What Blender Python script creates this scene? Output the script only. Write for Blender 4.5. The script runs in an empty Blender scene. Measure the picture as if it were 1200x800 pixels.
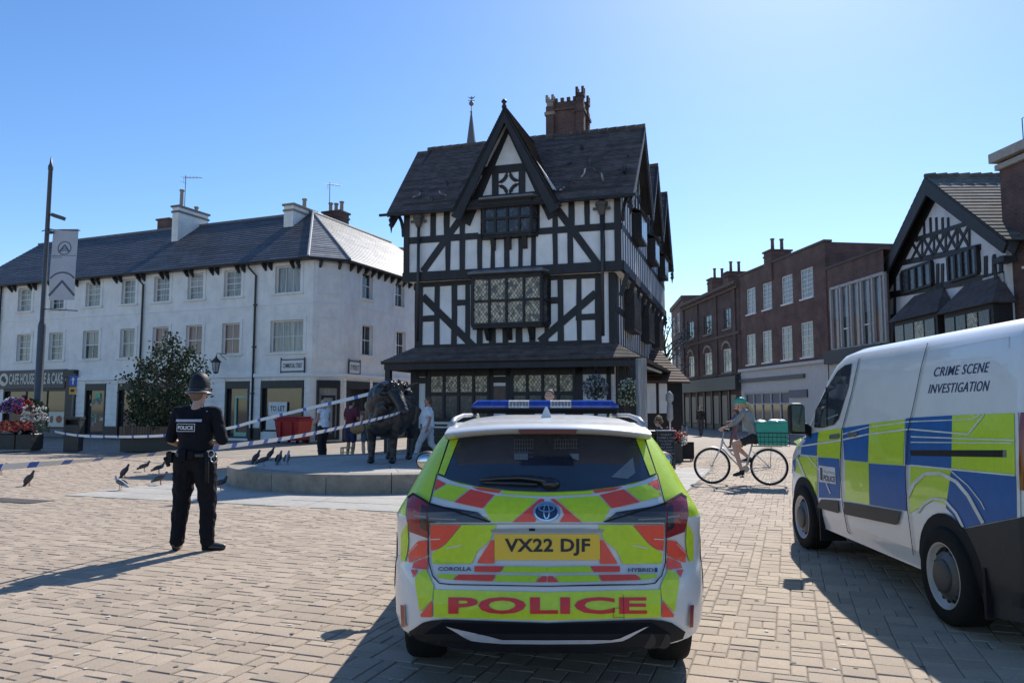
import bpy, bmesh, math, random
from mathutils import Vector, Matrix
random.seed(7)
S = bpy.context.scene
COL = S.collection
PI = math.pi
# ------------------------------------------------------------------ camera
FPX, HORIZON, EYE = 890.0, 479.0, 1.5
TILT = math.atan((HORIZON - 400) / FPX)
cd = bpy.data.cameras.new('camera'); cam = bpy.data.objects.new('camera', cd); COL.objects.link(cam)
cd.sensor_width = 36; cd.lens = 36 * FPX / 1200; cd.clip_start = 0.05; cd.clip_end = 3000
cam.location = (0, 0, EYE); cam.rotation_euler = (PI / 2 + TILT, 0, 0)
S.camera = cam
# ------------------------------------------------------------------ light
SUN = Vector((0.44, 1.05, 1.0)).normalized()
SUN_EL = math.asin(SUN.z); SUN_AZ = math.atan2(SUN.x, SUN.y)
w = bpy.data.worlds.new('World'); S.world = w; w.use_nodes = True
nt = w.node_tree; bg = nt.nodes['Background']
sky = nt.nodes.new('ShaderNodeTexSky'); sky.sky_type = 'NISHITA'; sky.sun_disc = False
sky.sun_elevation = SUN_EL; sky.sun_rotation = SUN_AZ
sky.air_density = 1.0; sky.dust_density = 0.28; sky.ozone_density = 3.6; sky.altitude = 0
hsv = nt.nodes.new('ShaderNodeHueSaturation'); hsv.inputs['Saturation'].default_value = 1.19; hsv.inputs['Hue'].default_value = .504
nt.links.new(sky.outputs[0], hsv.inputs['Color']); nt.links.new(hsv.outputs[0], bg.inputs[0]); bg.inputs[1].default_value = 0.122
ld = bpy.data.lights.new('sun', 'SUN'); ld.energy = 4.6; ld.angle = math.radians(0.53); ld.color = (1.0, 0.95, 0.87)
lo = bpy.data.objects.new('sun', ld); COL.objects.link(lo)
lo.rotation_euler = (-SUN).to_track_quat('-Z', 'Y').to_euler()
S.view_settings.view_transform = 'Standard'; S.view_settings.look = 'None'
S.view_settings.exposure = 0.5; S.view_settings.gamma = 1.0
S.cycles.max_bounces = 6; S.cycles.use_denoising = True

# ------------------------------------------------------------------ picture -> place
def ray(px, py):
    dx, dy = (px - 600) / FPX, (400 - py) / FPX
    c, s = math.cos(TILT), math.sin(TILT)
    return Vector((dx, c - dy * s, s + dy * c))
def ground(px, py, z=0.0):
    d = ray(px, py); t = (z - EYE) / d.z
    return Vector((d.x * t, d.y * t, z))
def at_depth(px, py, Y):
    d = ray(px, py); t = Y / d.y
    return Vector((d.x * t, Y, EYE + d.z * t))
class Frame:
    """a vertical plane standing at (ox, oy), running at angle ang; u along it, v behind it"""
    def __init__(s, a, b):
        s.o = Vector((a[0], a[1], 0)); d = Vector((b[0] - a[0], b[1] - a[1], 0))
        s.L = d.length; s.ang = math.atan2(d.y, d.x)
        s.m = Matrix.Translation(s.o) @ Matrix.Rotation(s.ang, 4, 'Z'); s.inv = s.m.inverted()
    def uz(s, px, py, v=0.0):
        o = s.inv @ Vector((0, 0, EYE)); d = s.inv.to_3x3() @ ray(px, py)
        t = (v - o.y) / d.y
        return (o.x + d.x * t, o.z + d.z * t)
    def vz(s, px, py, u=0.0):
        o = s.inv @ Vector((0, 0, EYE)); d = s.inv.to_3x3() @ ray(px, py)
        t = (u - o.x) / d.x
        return (o.y + d.y * t, o.z + d.z * t)
    def rect(s, x0, y0, x1, y1, v=0.0):
        xm, ym = (x0 + x1) / 2, (y0 + y1) / 2
        return (s.uz(x0, ym, v)[0], s.uz(xm, y1, v)[1], s.uz(x1, ym, v)[0], s.uz(xm, y0, v)[1])

# ------------------------------------------------------------------ mesh builder
class MB:
    def __init__(s): s.v = []; s.f = []; s.m = None
    def add(s, vs, fs):
        b = len(s.v)
        for p in vs:
            p = Vector(p); s.v.append(s.m @ p if s.m else p)
        s.f += [tuple(b + i for i in f) for f in fs]
        return s
    def box(s, x0, y0, z0, x1, y1, z1):
        if x0 > x1: x0, x1 = x1, x0
        if y0 > y1: y0, y1 = y1, y0
        if z0 > z1: z0, z1 = z1, z0
        return s.add([(x0,y0,z0),(x1,y0,z0),(x1,y1,z0),(x0,y1,z0),(x0,y0,z1),(x1,y0,z1),(x1,y1,z1),(x0,y1,z1)],
                     [(0,3,2,1),(4,5,6,7),(0,1,5,4),(1,2,6,5),(2,3,7,6),(3,0,4,7)])
    def cbox(s, x0, y0, z0, x1, y1, z1, c=.01):
        """box with chamfered front/top edges"""
        a = [(x0,y0,z0),(x1,y0,z0),(x1,y1,z0),(x0,y1,z0)]
        vs = a + [(x0,y0,z1-c),(x1,y0,z1-c),(x1,y1,z1-c),(x0,y1,z1-c),(x0+c,y0+c,z1),(x1-c,y0+c,z1),(x1-c,y1-c,z1),(x0+c,y1-c,z1)]
        fs = [(0,3,2,1),(8,9,10,11)]
        for i in range(4):
            j = (i+1) % 4
            fs += [(i,j,4+j,4+i),(4+i,4+j,8+j,8+i)]
        return s.add(vs, fs)
    def quad(s, a, b, c, d): return s.add([a,b,c,d], [(0,1,2,3)])
    def prism(s, pts, y0, y1):
        """polygon in xz pushed from y0 to y1"""
        n = len(pts)
        area = sum(pts[i][0]*pts[(i+1)%n][1]-pts[(i+1)%n][0]*pts[i][1] for i in range(n))
        if area < 0: pts = pts[::-1]
        vs = [(p[0], y0, p[1]) for p in pts] + [(p[0], y1, p[1]) for p in pts]
        fs = [tuple(range(n)), tuple(range(2*n-1, n-1, -1))] + [(i, i+n, (i+1)%n+n, (i+1)%n) for i in range(n)]
        return s.add(vs, fs)
    def slab(s, pts, z0, z1):
        n = len(pts)
        area = sum(pts[i][0]*pts[(i+1)%n][1]-pts[(i+1)%n][0]*pts[i][1] for i in range(n))
        if area < 0: pts = pts[::-1]
        vs = [(p[0], p[1], z0) for p in pts] + [(p[0], p[1], z1) for p in pts]
        fs = [tuple(range(n-1,-1,-1)), tuple(range(n, 2*n))] + [(i, (i+1)%n, (i+1)%n+n, i+n) for i in range(n)]
        return s.add(vs, fs)
    def bar(s, a, b, w, h=None, up=(0,0,1)):
        """beam from a to b, w wide (sideways), h high"""
        h = h or w; a = Vector(a); b = Vector(b); d = (b-a).normalized(); up = Vector(up)
        if abs(d.dot(up)) > .99: up = Vector((0,1,0)) if abs(d.y) < .9 else Vector((1,0,0))
        sd = d.cross(up).normalized()*w/2; u2 = sd.cross(d).normalized()*h/2
        vs = [a-sd-u2, a+sd-u2, a+sd+u2, a-sd+u2, b-sd-u2, b+sd-u2, b+sd+u2, b-sd+u2]
        return s.add(vs, [(0,1,2,3),(7,6,5,4),(0,4,5,1),(1,5,6,2),(2,6,7,3),(3,7,4,0)])
    def tube(s, pts, r, n=8, closed=False):
        pts = [Vector(p) for p in pts]; k = len(pts)
        if not isinstance(r, (list, tuple)): r = [r]*k
        vs = []; prev = None
        for i, p in enumerate(pts):
            if closed: d = pts[(i+1)%k]-pts[i-1]
            else: d = pts[min(i+1,k-1)]-pts[max(i-1,0)]
            d.normalize()
            if prev is None:
                ref = Vector((0,0,1)) if abs(d.z) < .9 else Vector((1,0,0))
            else: ref = prev
            x = d.cross(ref)
            if x.length < 1e-5: x = d.orthogonal()
            x.normalize(); y = x.cross(d).normalized(); prev = y
            for j in range(n):
                a = 2*PI*j/n
                vs.append(p + x*math.cos(a)*r[i] + y*math.sin(a)*r[i])
        fs = []
        for i in range(k if closed else k-1):
            i2 = (i+1)%k
            for j in range(n):
                fs.append((i*n+j, i*n+(j+1)%n, i2*n+(j+1)%n, i2*n+j))
        if not closed: fs += [tuple(range(n-1,-1,-1)), tuple((k-1)*n+j for j in range(n))]
        return s.add(vs, fs)
    def lathe(s, prof, n=16, c=(0,0,0), axis='z', cap=True):
        vs = []; c = Vector(c)
        for r, z in prof:
            for j in range(n):
                a = 2*PI*j/n; p = Vector((r*math.cos(a), r*math.sin(a), z))
                if axis == 'x': p = Vector((p.z, p.x, p.y))
                if axis == 'y': p = Vector((p.y, p.z, p.x))
                vs.append(c+p)
        k = len(prof); fs = []
        for i in range(k-1):
            for j in range(n): fs.append((i*n+j, i*n+(j+1)%n, (i+1)*n+(j+1)%n, (i+1)*n+j))
        if cap: fs += [tuple(range(n-1,-1,-1)), tuple((k-1)*n+j for j in range(n))]
        return s.add(vs, fs)
    def ball(s, c, r, nu=10, nv=7, rot=None):
        c = Vector(c); r = (r,r,r) if not isinstance(r, (tuple, list)) else r
        vs = []; 
        for i in range(nv+1):
            t = PI*i/nv
            for j in range(nu):
                a = 2*PI*j/nu
                p = Vector((r[0]*math.sin(t)*math.cos(a), r[1]*math.sin(t)*math.sin(a), r[2]*math.cos(t)))
                if rot: p = rot @ p
                vs.append(c+p)
        fs = [(i*nu+j, (i+1)*nu+j, (i+1)*nu+(j+1)%nu, i*nu+(j+1)%nu) for i in range(nv) for j in range(nu)]
        return s.add(vs, fs)
    def grid(s, rows, wrap=False):
        n = len(rows[0]); vs = [p for r in rows for p in r]; fs = []
        for i in range(len(rows)-1):
            for j in range(n if wrap else n-1):
                fs.append((i*n+j, i*n+(j+1)%n, (i+1)*n+(j+1)%n, (i+1)*n+j))
        return s.add(vs, fs)
    def mesh(s, name='mesh', smooth=False, clean=False):
        me = bpy.data.meshes.new(name); me.from_pydata([tuple(p) for p in s.v], [], s.f)
        if clean:
            bm = bmesh.new(); bm.from_mesh(me); bmesh.ops.remove_doubles(bm, verts=bm.verts, dist=1e-4)
            bmesh.ops.recalc_face_normals(bm, faces=bm.faces); bm.to_mesh(me); bm.free()
        if smooth: me.polygons.foreach_set('use_smooth', [True]*len(me.polygons))
        me.update(); return me
    def build(s, name, mat, parent=None, smooth=False, clean=False, **kw):
        o = bpy.data.objects.new(name, s.mesh(name, smooth, clean)); COL.objects.link(o)
        if mat: o.data.materials.append(mat)
        if parent: o.parent = parent
        for k, v in kw.items(): o[k] = v
        return o
def smooth_angle(o, deg=35):
    me = o.data; me.polygons.foreach_set('use_smooth', [True]*len(me.polygons))
    try: me.set_sharp_from_angle(angle=math.radians(deg))
    except Exception: pass
    return o
def bevel(o, w=.01, seg=2, ang=35):
    b = o.modifiers.new('bevel', 'BEVEL'); b.width = w; b.segments = seg; b.limit_method = 'ANGLE'; b.angle_limit = math.radians(ang)
    return o
def remesh(o, vox, smooth_it=3, fac=.5):
    r = o.modifiers.new('remesh', 'REMESH'); r.mode = 'VOXEL'; r.voxel_size = vox; r.use_smooth_shade = True
    if smooth_it:
        m = o.modifiers.new('smooth', 'SMOOTH'); m.iterations = smooth_it; m.factor = fac
    return o
_TX = {}
def crumple(o, scale=.12, strength=.014):
    k = scale
    if k not in _TX:
        t = bpy.data.textures.new('folds', 'CLOUDS'); t.noise_scale = scale; t.noise_depth = 1; _TX[k] = t
    d = o.modifiers.new('folds', 'DISPLACE'); d.texture = _TX[k]; d.strength = strength; d.mid_level = .5; d.texture_coords = 'LOCAL'
    return o
def thing(name, label, cat, loc=(0,0,0), rz=0.0, group=None, m=None):
    o = bpy.data.objects.new(name, None); COL.objects.link(o); o.empty_display_size = .3
    if m is not None: o.matrix_world = m
    else: o.location = loc; o.rotation_euler = (0,0,rz)
    o['label'] = label; o['category'] = cat
    if group: o['group'] = group
    return o
def tag(o, label, cat, group=None):
    o['label'] = label; o['category'] = cat
    if group: o['group'] = group
    return o
def kids(o): return [c for c in COL.objects if c.parent == o]
def copy_tree(o, parent=None, **kw):
    c = o.copy(); COL.objects.link(c)
    if parent: c.parent = parent
    for ch in list(o.children): copy_tree(ch, c)
    for k, v in kw.items(): c[k] = v
    return c

# ------------------------------------------------------------------ materials
_M = {}
def mat(name, col, rough=.6, metal=0.0, var=.12, scale=6.0, bump=0.0, bscale=None, island=0.0, emit=None, spec=.5,
        coat=0.0, col2=None, stretch=(1,1,1), alpha=None, trans=0.0, dirt=0.0, ramp=(.35,.65)):
    if name in _M: return _M[name]
    m = bpy.data.materials.new(name); m.use_nodes = True; t = m.node_tree; p = t.nodes['Principled BSDF']; L = t.links.new
    col = tuple(col) + (1,) if len(col) == 3 else col
    p.inputs['Roughness'].default_value = rough; p.inputs['Metallic'].default_value = metal
    p.inputs['Specular IOR Level'].default_value = spec; p.inputs['Coat Weight'].default_value = coat
    p.inputs['Transmission Weight'].default_value = trans
    tc = t.nodes.new('ShaderNodeTexCoord'); mp = t.nodes.new('ShaderNodeMapping'); mp.inputs['Scale'].default_value = stretch
    L(tc.outputs['Object'], mp.inputs[0])
    nz = t.nodes.new('ShaderNodeTexNoise'); nz.inputs['Scale'].default_value = scale; nz.inputs['Detail'].default_value = 6
    nz.inputs['Roughness'].default_value = .65
    L(mp.outputs[0], nz.inputs['Vector'])
    rp = t.nodes.new('ShaderNodeMapRange'); rp.inputs[1].default_value = ramp[0]; rp.inputs[2].default_value = ramp[1]
    L(nz.outputs[0], rp.inputs[0])
    mx = t.nodes.new('ShaderNodeMix'); mx.data_type = 'RGBA'
    c2 = (tuple(col2) + (1,)) if col2 else tuple(min(1, c*(1+var)) for c in col[:3]) + (1,)
    c1 = col if col2 else tuple(c*(1-var) for c in col[:3]) + (1,)
    mx.inputs[6].default_value = c1; mx.inputs[7].default_value = c2
    L(rp.outputs[0], mx.inputs[0]); out = mx.outputs[2]
    if island:
        g = t.nodes.new('ShaderNodeNewGeometry'); oi = t.nodes.new('ShaderNodeObjectInfo')
        a = t.nodes.new('ShaderNodeMath'); a.operation = 'ADD'; L(g.outputs['Random Per Island'], a.inputs[0]); L(oi.outputs['Random'], a.inputs[1])
        fr = t.nodes.new('ShaderNodeMath'); fr.operation = 'FRACT'; L(a.outputs[0], fr.inputs[0])
        mr = t.nodes.new('ShaderNodeMapRange'); mr.inputs[3].default_value = 1-island; mr.inputs[4].default_value = 1+island
        L(fr.outputs[0], mr.inputs[0])
        hs = t.nodes.new('ShaderNodeHueSaturation'); L(mr.outputs[0], hs.inputs['Value']); L(out, hs.inputs['Color'])
        out = hs.outputs[0]
    if dirt:
        n2 = t.nodes.new('ShaderNodeTexNoise'); n2.inputs['Scale'].default_value = 1.3; n2.inputs['Detail'].default_value = 8; n2.inputs['Roughness'].default_value = .7
        L(tc.outputs['Object'], n2.inputs['Vector'])
        r2 = t.nodes.new('ShaderNodeMapRange'); r2.inputs[1].default_value = .45; r2.inputs[2].default_value = .75; r2.inputs[4].default_value = dirt
        L(n2.outputs[0], r2.inputs[0])
        m2 = t.nodes.new('ShaderNodeMix'); m2.data_type = 'RGBA'; m2.inputs[7].default_value = (.16,.13,.10,1)
        L(r2.outputs[0], m2.inputs[0]); L(out, m2.inputs[6]); out = m2.outputs[2]
    L(out, p.inputs['Base Color'])
    if bump:
        bn = t.nodes.new('ShaderNodeTexNoise'); bn.inputs['Scale'].default_value = bscale or scale*4; bn.inputs['Detail'].default_value = 4
        L(mp.outputs[0], bn.inputs['Vector'])
        b = t.nodes.new('ShaderNodeBump'); b.inputs['Strength'].default_value = bump; b.inputs['Distance'].default_value = .01
        L(bn.outputs[0], b.inputs['Height']); L(b.outputs[0], p.inputs['Normal'])
    if emit: p.inputs['Emission Color'].default_value = tuple(emit[:3])+(1,); p.inputs['Emission Strength'].default_value = emit[3]
    _M[name] = m; return m
def brick_mat(name, c1, c2, mortar, w=.225, h=.075, axis='xz', ms=.012, rough=.85, var=.25, bump=.4, noise=.35):
    if name in _M: return _M[name]
    m = bpy.data.materials.new(name); m.use_nodes = True; t = m.node_tree; p = t.nodes['Principled BSDF']; L = t.links.new
    tc = t.nodes.new('ShaderNodeTexCoord'); sp = t.nodes.new('ShaderNodeSeparateXYZ'); L(tc.outputs['Object'], sp.inputs[0])
    cb = t.nodes.new('ShaderNodeCombineXYZ')
    if axis == 'box':
        # courses wrap round corners: x+y along the wall
        ad = t.nodes.new('ShaderNodeMath'); ad.operation = 'ADD'; L(sp.outputs[0], ad.inputs[0]); L(sp.outputs[1], ad.inputs[1])
        L(ad.outputs[0], cb.inputs[0]); L(sp.outputs[2], cb.inputs[1])
    else:
        L(sp.outputs['XYZ'.index(axis[0].upper())], cb.inputs[0]); L(sp.outputs['XYZ'.index(axis[1].upper())], cb.inputs[1])
    b = t.nodes.new('ShaderNodeTexBrick'); b.inputs['Scale'].default_value = 1; b.inputs['Brick Width'].default_value = w; b.inputs['Row Height'].default_value = h
    b.inputs['Mortar Size'].default_value = ms; b.inputs['Mortar Smooth'].default_value = .2
    b.inputs['Color1'].default_value = (*c1,1); b.inputs['Color2'].default_value = (*c2,1); b.inputs['Mortar'].default_value = (*mortar,1)
    L(cb.outputs[0], b.inputs['Vector'])
    nz = t.nodes.new('ShaderNodeTexNoise'); nz.inputs['Scale'].default_value = 1.2; nz.inputs['Detail'].default_value = 8; L(tc.outputs['Object'], nz.inputs['Vector'])
    mr = t.nodes.new('ShaderNodeMapRange'); mr.inputs[1].default_value = .3; mr.inputs[2].default_value = .7; mr.inputs[3].default_value = 1-noise; mr.inputs[4].default_value = 1+noise
    L(nz.outputs[0], mr.inputs[0])
    hs = t.nodes.new('ShaderNodeHueSaturation'); L(b.outputs['Color'], hs.inputs['Color']); L(mr.outputs[0], hs.inputs['Value'])
    L(hs.outputs[0], p.inputs['Base Color']); p.inputs['Roughness'].default_value = rough
    bm_ = t.nodes.new('ShaderNodeBump'); bm_.inputs['Strength'].default_value = bump; bm_.inputs['Distance'].default_value = .01; bm_.invert = True
    L(b.outputs['Fac'], bm_.inputs['Height']); L(bm_.outputs[0], p.inputs['Normal'])
    _M[name] = m; return m

SETT = mat('sett_stone', (.365,.288,.215), .85, var=.20, scale=110, bump=.5, bscale=140, island=.13, dirt=.25)
FLAG = mat('flag_stone', (.37,.35,.315), .85, var=.10, scale=8, bump=.25, bscale=90, island=.06, dirt=.3)
PINKFLAG = mat('far_paving', (.40,.32,.26), .85, var=.10, scale=10, bump=.25, bscale=90, island=.10, dirt=.25)
JOINT = mat('joint_sand', (.16,.135,.11), .95, var=.3, scale=20)
CURB = mat('plinth_stone', (.25,.22,.175), .85, var=.2, scale=5, bump=.5, bscale=60, island=.1, dirt=.5)
TIMBER = mat('black_timber', (.017,.016,.018), .6, var=.35, scale=4, bump=.35, bscale=30, stretch=(1,1,.3), island=.15)
PLASTER = mat('white_plaster', (.80,.80,.79), .85, var=.07, scale=2.2, bump=.35, bscale=18, dirt=.22, stretch=(1,1,.5))
RENDER = mat('white_render', (.82,.80,.755), .8, var=.06, scale=1.3, bump=.2, bscale=20, dirt=.24, stretch=(1.6,1.6,.5))
TRIM = mat('white_paint', (.76,.76,.74), .5, var=.04, scale=3, dirt=.08)
SLATE = mat('blue_slate', (.055,.06,.072), .55, var=.3, scale=3, bump=.3, bscale=30, island=.28, dirt=.2)
TILE = mat('brown_tile', (.105,.086,.080), .85, var=.35, scale=3, bump=.4, bscale=30, island=.28, dirt=.2)
GREYTILE = mat('grey_tile', (.13,.125,.11), .85, var=.3, scale=3, bump=.3, bscale=30, island=.25, dirt=.3)
DARK = mat('dark_paint', (.018,.019,.021), .45, var=.2, scale=5)
BLACKM = mat('black_metal', (.02,.021,.024), .4, var=.2, scale=5)
PIPE = mat('pipe_paint', (.03,.032,.036), .45)
BRICKR = brick_mat('red_brick', (.150,.068,.052), (.105,.048,.038), (.13,.11,.10), axis='box')
BRICKD = brick_mat('dark_brick', (.11,.056,.046), (.075,.04,.034), (.11,.09,.08), axis='box')
STONE = mat('sand_stone', (.30,.25,.20), .85, var=.15, scale=4, bump=.3, dirt=.3)
LEAD = mat('lead_sheet', (.14,.15,.17), .6, var=.2, scale=4)
POT = mat('clay_pot', (.28,.15,.09), .8, var=.2, scale=6)
GREYM = mat('grey_metal', (.12,.125,.13), .45, metal=.3)
GLASS = mat('window_glass', (.035,.042,.05), .06, var=.5, scale=.9, spec=.8)
GLASSC = mat('curtained_glass', (.25,.24,.21), .12, var=.45, scale=1.2, spec=.8, stretch=(6,1,.6))
GLASSB = mat('brown_curtain_glass', (.22,.12,.085), .12, var=.3, scale=1.2, spec=.7, stretch=(6,1,.6))
SHOPG = mat('shop_glass', (.03,.034,.038), .05, spec=.8, col2=(.06,.058,.055), scale=1.1, ramp=(.45,.75))
def leaded(name, a, b, thr=.5):
    if name in _M: return _M[name]
    m = bpy.data.materials.new(name); m.use_nodes = True; t = m.node_tree; p = t.nodes['Principled BSDF']; L = t.links.new
    tc = t.nodes.new('ShaderNodeTexCoord'); sp = t.nodes.new('ShaderNodeSeparateXYZ'); L(tc.outputs['Object'], sp.inputs[0])
    def mth(op, x, y=None, v=None):
        n = t.nodes.new('ShaderNodeMath'); n.operation = op; L(x, n.inputs[0])
        if y is not None: L(y, n.inputs[1])
        if v is not None: n.inputs[1].default_value = v
        return n.outputs[0]
    xs = mth('ADD', sp.outputs[0], sp.outputs[1]); zs = mth('MULTIPLY', sp.outputs[2], v=.72)
    ln = []; cells = []
    for op in ('ADD', 'SUBTRACT'):
        q = mth('MULTIPLY', mth(op, xs, zs), v=8.5)
        f = mth('FRACT', q); c = mth('ABSOLUTE', mth('SUBTRACT', f, v=.5)); ln.append(mth('GREATER_THAN', c, v=.42)); cells.append(mth('FLOOR', q))
    lines = mth('MAXIMUM', ln[0], ln[1])
    cb = t.nodes.new('ShaderNodeCombineXYZ'); L(cells[0], cb.inputs[0]); L(cells[1], cb.inputs[1])
    wn = t.nodes.new('ShaderNodeTexWhiteNoise'); L(cb.outputs[0], wn.inputs['Vector'])
    nz = t.nodes.new('ShaderNodeTexNoise'); nz.inputs['Scale'].default_value = 5; L(tc.outputs['Object'], nz.inputs['Vector'])
    sm = mth('ADD', mth('MULTIPLY', wn.outputs[0], v=.5), mth('MULTIPLY', nz.outputs[0], v=1.0)); 
    mr = t.nodes.new('ShaderNodeMapRange'); mr.inputs[1].default_value = thr; mr.inputs[2].default_value = thr+.35; L(sm, mr.inputs[0])
    mx = t.nodes.new('ShaderNodeMix'); mx.data_type = 'RGBA'; mx.inputs[6].default_value = (*a,1); mx.inputs[7].default_value = (*b,1); L(mr.outputs[0], mx.inputs[0])
    m2 = t.nodes.new('ShaderNodeMix'); m2.data_type = 'RGBA'; m2.inputs[7].default_value = (.03,.03,.03,1); L(lines, m2.inputs[0]); L(mx.outputs[2], m2.inputs[6])
    L(m2.outputs[2], p.inputs['Base Color']); p.inputs['Roughness'].default_value = .25
    bp = t.nodes.new('ShaderNodeBump'); bp.inputs['Strength'].default_value = .3; bp.inputs['Distance'].default_value = .01; L(wn.outputs[0], bp.inputs['Height']); L(bp.outputs[0], p.inputs['Normal'])
    _M[name] = m; return m
LEADED = leaded('leaded_glass', (.10,.085,.065), (.58,.48,.33), .50)  # cream mottling puts the panes' pale reflections into the colour
LEADEDD = leaded('dark_leaded_glass', (.022,.024,.03), (.10,.10,.10), .7)
LEADEDG = leaded('blue_leaded_glass', (.03,.04,.055), (.07,.09,.12), .6)
def leafmat(name, c, isl=.35): return mat(name, c, .6, var=.2, scale=3, island=isl, spec=.3)
LEAF = leafmat('shrub_leaf', (.035,.055,.025)); BARK = mat('bark', (.08,.06,.045), .9, bump=.5)
SKIN = mat('skin', (.50,.30,.22), .55, var=.06, scale=12); SKIN2 = mat('tanned_skin', (.42,.22,.15), .55, var=.06, scale=12)

# ------------------------------------------------------------------ flat print that follows a surface
def poly_bm(polys, step=0.0, org=(0,0)):
    """2-D polygons -> bmesh in the xy plane, cut on a grid so that it can be bent"""
    bm = bmesh.new()
    for pl in polys:
        try:
            bm.faces.new([bm.verts.new((p[0], p[1], 0)) for p in pl])
        except Exception: pass
    return cut_bm(bm, step)
def cut_bm(bm, step):
    if step:
        bmesh.ops.triangulate(bm, faces=bm.faces)
        xs = [v.co.x for v in bm.verts]; ys = [v.co.y for v in bm.verts]
        for lo_, hi, no in ((min(xs), max(xs), (1,0,0)), (min(ys), max(ys), (0,1,0))):
            k = math.floor(lo_/step)+1
            while k*step < hi:
                co = Vector(no)*k*step
                bmesh.ops.bisect_plane(bm, geom=bm.verts[:]+bm.edges[:]+bm.faces[:], plane_co=co, plane_no=no, dist=1e-6)
                k += 1
    return bm
def decal(name, polys, fn, m, parent, step=0.0, bm=None, **kw):
    bm = bm if bm is not None else poly_bm(polys, step)
    for v in bm.verts: v.co = fn(v.co.x, v.co.y)
    me = bpy.data.meshes.new(name); bm.to_mesh(me); bm.free(); me.materials.append(m)
    o = bpy.data.objects.new(name, me); COL.objects.link(o); o.parent = parent
    for k, v in kw.items(): o[k] = v
    return o
def text_bm(txt, bold=.0, res=3, shear=0.0, space=1.0):
    """flat letters as a bmesh, box normalised to 0..1 x 0..1"""
    c = bpy.data.curves.new('t', 'FONT'); c.body = txt; c.fill_mode = 'FRONT'; c.offset = bold; c.resolution_u = res; c.shear = shear; c.space_character = space
    c.align_x = 'LEFT'
    o = bpy.data.objects.new('t', c); COL.objects.link(o)
    bpy.context.view_layer.update()
    me = bpy.data.meshes.new_from_object(o.evaluated_get(bpy.context.evaluated_depsgraph_get()))
    bm = bmesh.new(); bm.from_mesh(me)
    bpy.data.objects.remove(o); bpy.data.curves.remove(c); bpy.data.meshes.remove(me)
    xs = [v.co.x for v in bm.verts]; ys = [v.co.y for v in bm.verts]
    x0, x1, y0, y1 = min(xs), max(xs), min(ys), max(ys)
    for v in bm.verts: v.co = ((v.co.x-x0)/(x1-x0), (v.co.y-y0)/(y1-y0), 0)
    return bm
def text_on(name, txt, box, fn, m, parent, bold=0.0, step=0.0, shear=0.0, space=1.0, res=3, warp=None):
    """letters filling box (x0, y0, x1, y1) of a 2-D space (y0 = foot of letters), mapped by fn"""
    bm = text_bm(txt, bold, res, shear, space); x0, y0, x1, y1 = box
    for v in bm.verts: v.co = (x0+(x1-x0)*v.co.x, y0+(y1-y0)*v.co.y, 0)
    if step: cut_bm(bm, step)
    return decal(name, None, fn, m, parent, bm=bm)
# ================================================================== ground
def struct(o, label=None):
    o['kind'] = 'structure'
    if label: o['label'] = label
    return o
GROUNDM = brick_mat('square_paving', (.29,.245,.20), (.26,.22,.18), (.17,.14,.12), w=.22, h=.2, axis='xy', ms=.008, noise=.22, bump=.2)
gr = MB().quad((-700,-300,-.03),(700,-300,-.03),(700,900,-.03),(-700,900,-.03)).build('ground', GROUNDM); struct(gr)
FA = ground(75, 580); FB = ground(480, 600); fd = (FB-FA).normalized(); FANG = math.atan2(fd.y, fd.x)
fb = Vector((-fd.y, fd.x, 0)); FLEN_A, FLEN_B = 10.2, 10.0
def in_flags(x, y, pad=0.0):
    p = Vector((x, y, 0))-FA; a = p.dot(fd); b = p.dot(fb)
    return -pad < a < FLEN_A+pad and -pad < b < FLEN_B+pad
pave = MB().slab([(-24,-5),(24,-5),(24,24),(-24,24)], -.028, -.0075).build('paving', JOINT); struct(pave)
def sett_geo(mb, w, d, c=.012, dz=(0,0,0,0)):
    """one worn sett, centred; top at z=0"""
    x, y = w/2, d/2; r = .007
    a = [(-x,-y),(x,-y),(x,y),(-x,y)]
    vs = [(p[0],p[1],-.03) for p in a]+[(p[0],p[1],-.006) for p in a]+[(p[0]*(1-2*r/w),p[1]*(1-2*r/d),dz[i]) for i,p in enumerate(a)]
    fs = [(8,9,10,11)]
    for i in range(4):
        j = (i+1)%4; fs += [(i,j,4+j,4+i),(4+i,4+j,8+j,8+i)]
    return mb.add(vs, fs)
SANG = math.radians(-20); U = .092; rs = random.Random(3)
cs, sn = math.cos(SANG), math.sin(SANG)
pieces = []
N0 = -290; N1 = 290; occ = set()
kinds = [(2,1)]*3+[(2,2)]*5+[(3,2)]*2+[(1,2)]*1
for jv in range(-20, 370):
    for iu in range(N0, N1):
        if (iu, jv) in occ: continue
        x, y = (iu*cs-jv*sn)*U, (iu*sn+jv*cs)*U+2.0
        if y < 1.2 or y > 23.6 or abs(x) > .74*y+1.6: continue
        ch = rs.choice(kinds)
        if any((iu+a, jv+b) in occ for a in range(ch[0]) for b in range(ch[1])): ch = (1,2) if (iu, jv+1) not in occ else (1,1)
        for a in range(ch[0]):
            for b in range(ch[1]): occ.add((iu+a, jv+b))
        cu, cv = (iu+ch[0]/2)*U, (jv+ch[1]/2)*U
        X, Y = cu*cs-cv*sn, cu*sn+cv*cs+2.0
        if in_flags(X, Y, .06): continue
        pieces.append((X, Y, ch))
def vis(X, Y):
    px = 600+FPX*X/Y; py = HORIZON+EYE*FPX/Y
    if not (-5 < px < 1205 and py < 806): return False
    if -.75 < X < 1.2 and Y > 3.6: return False
    if X > 2.9 and Y > 4: return False
    return True
order = sorted([i for i, p in enumerate(pieces) if vis(p[0], p[1])], key=lambda i: pieces[i][1])
big = set(order[:300]); meshes = {}
stf = MB()
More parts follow.
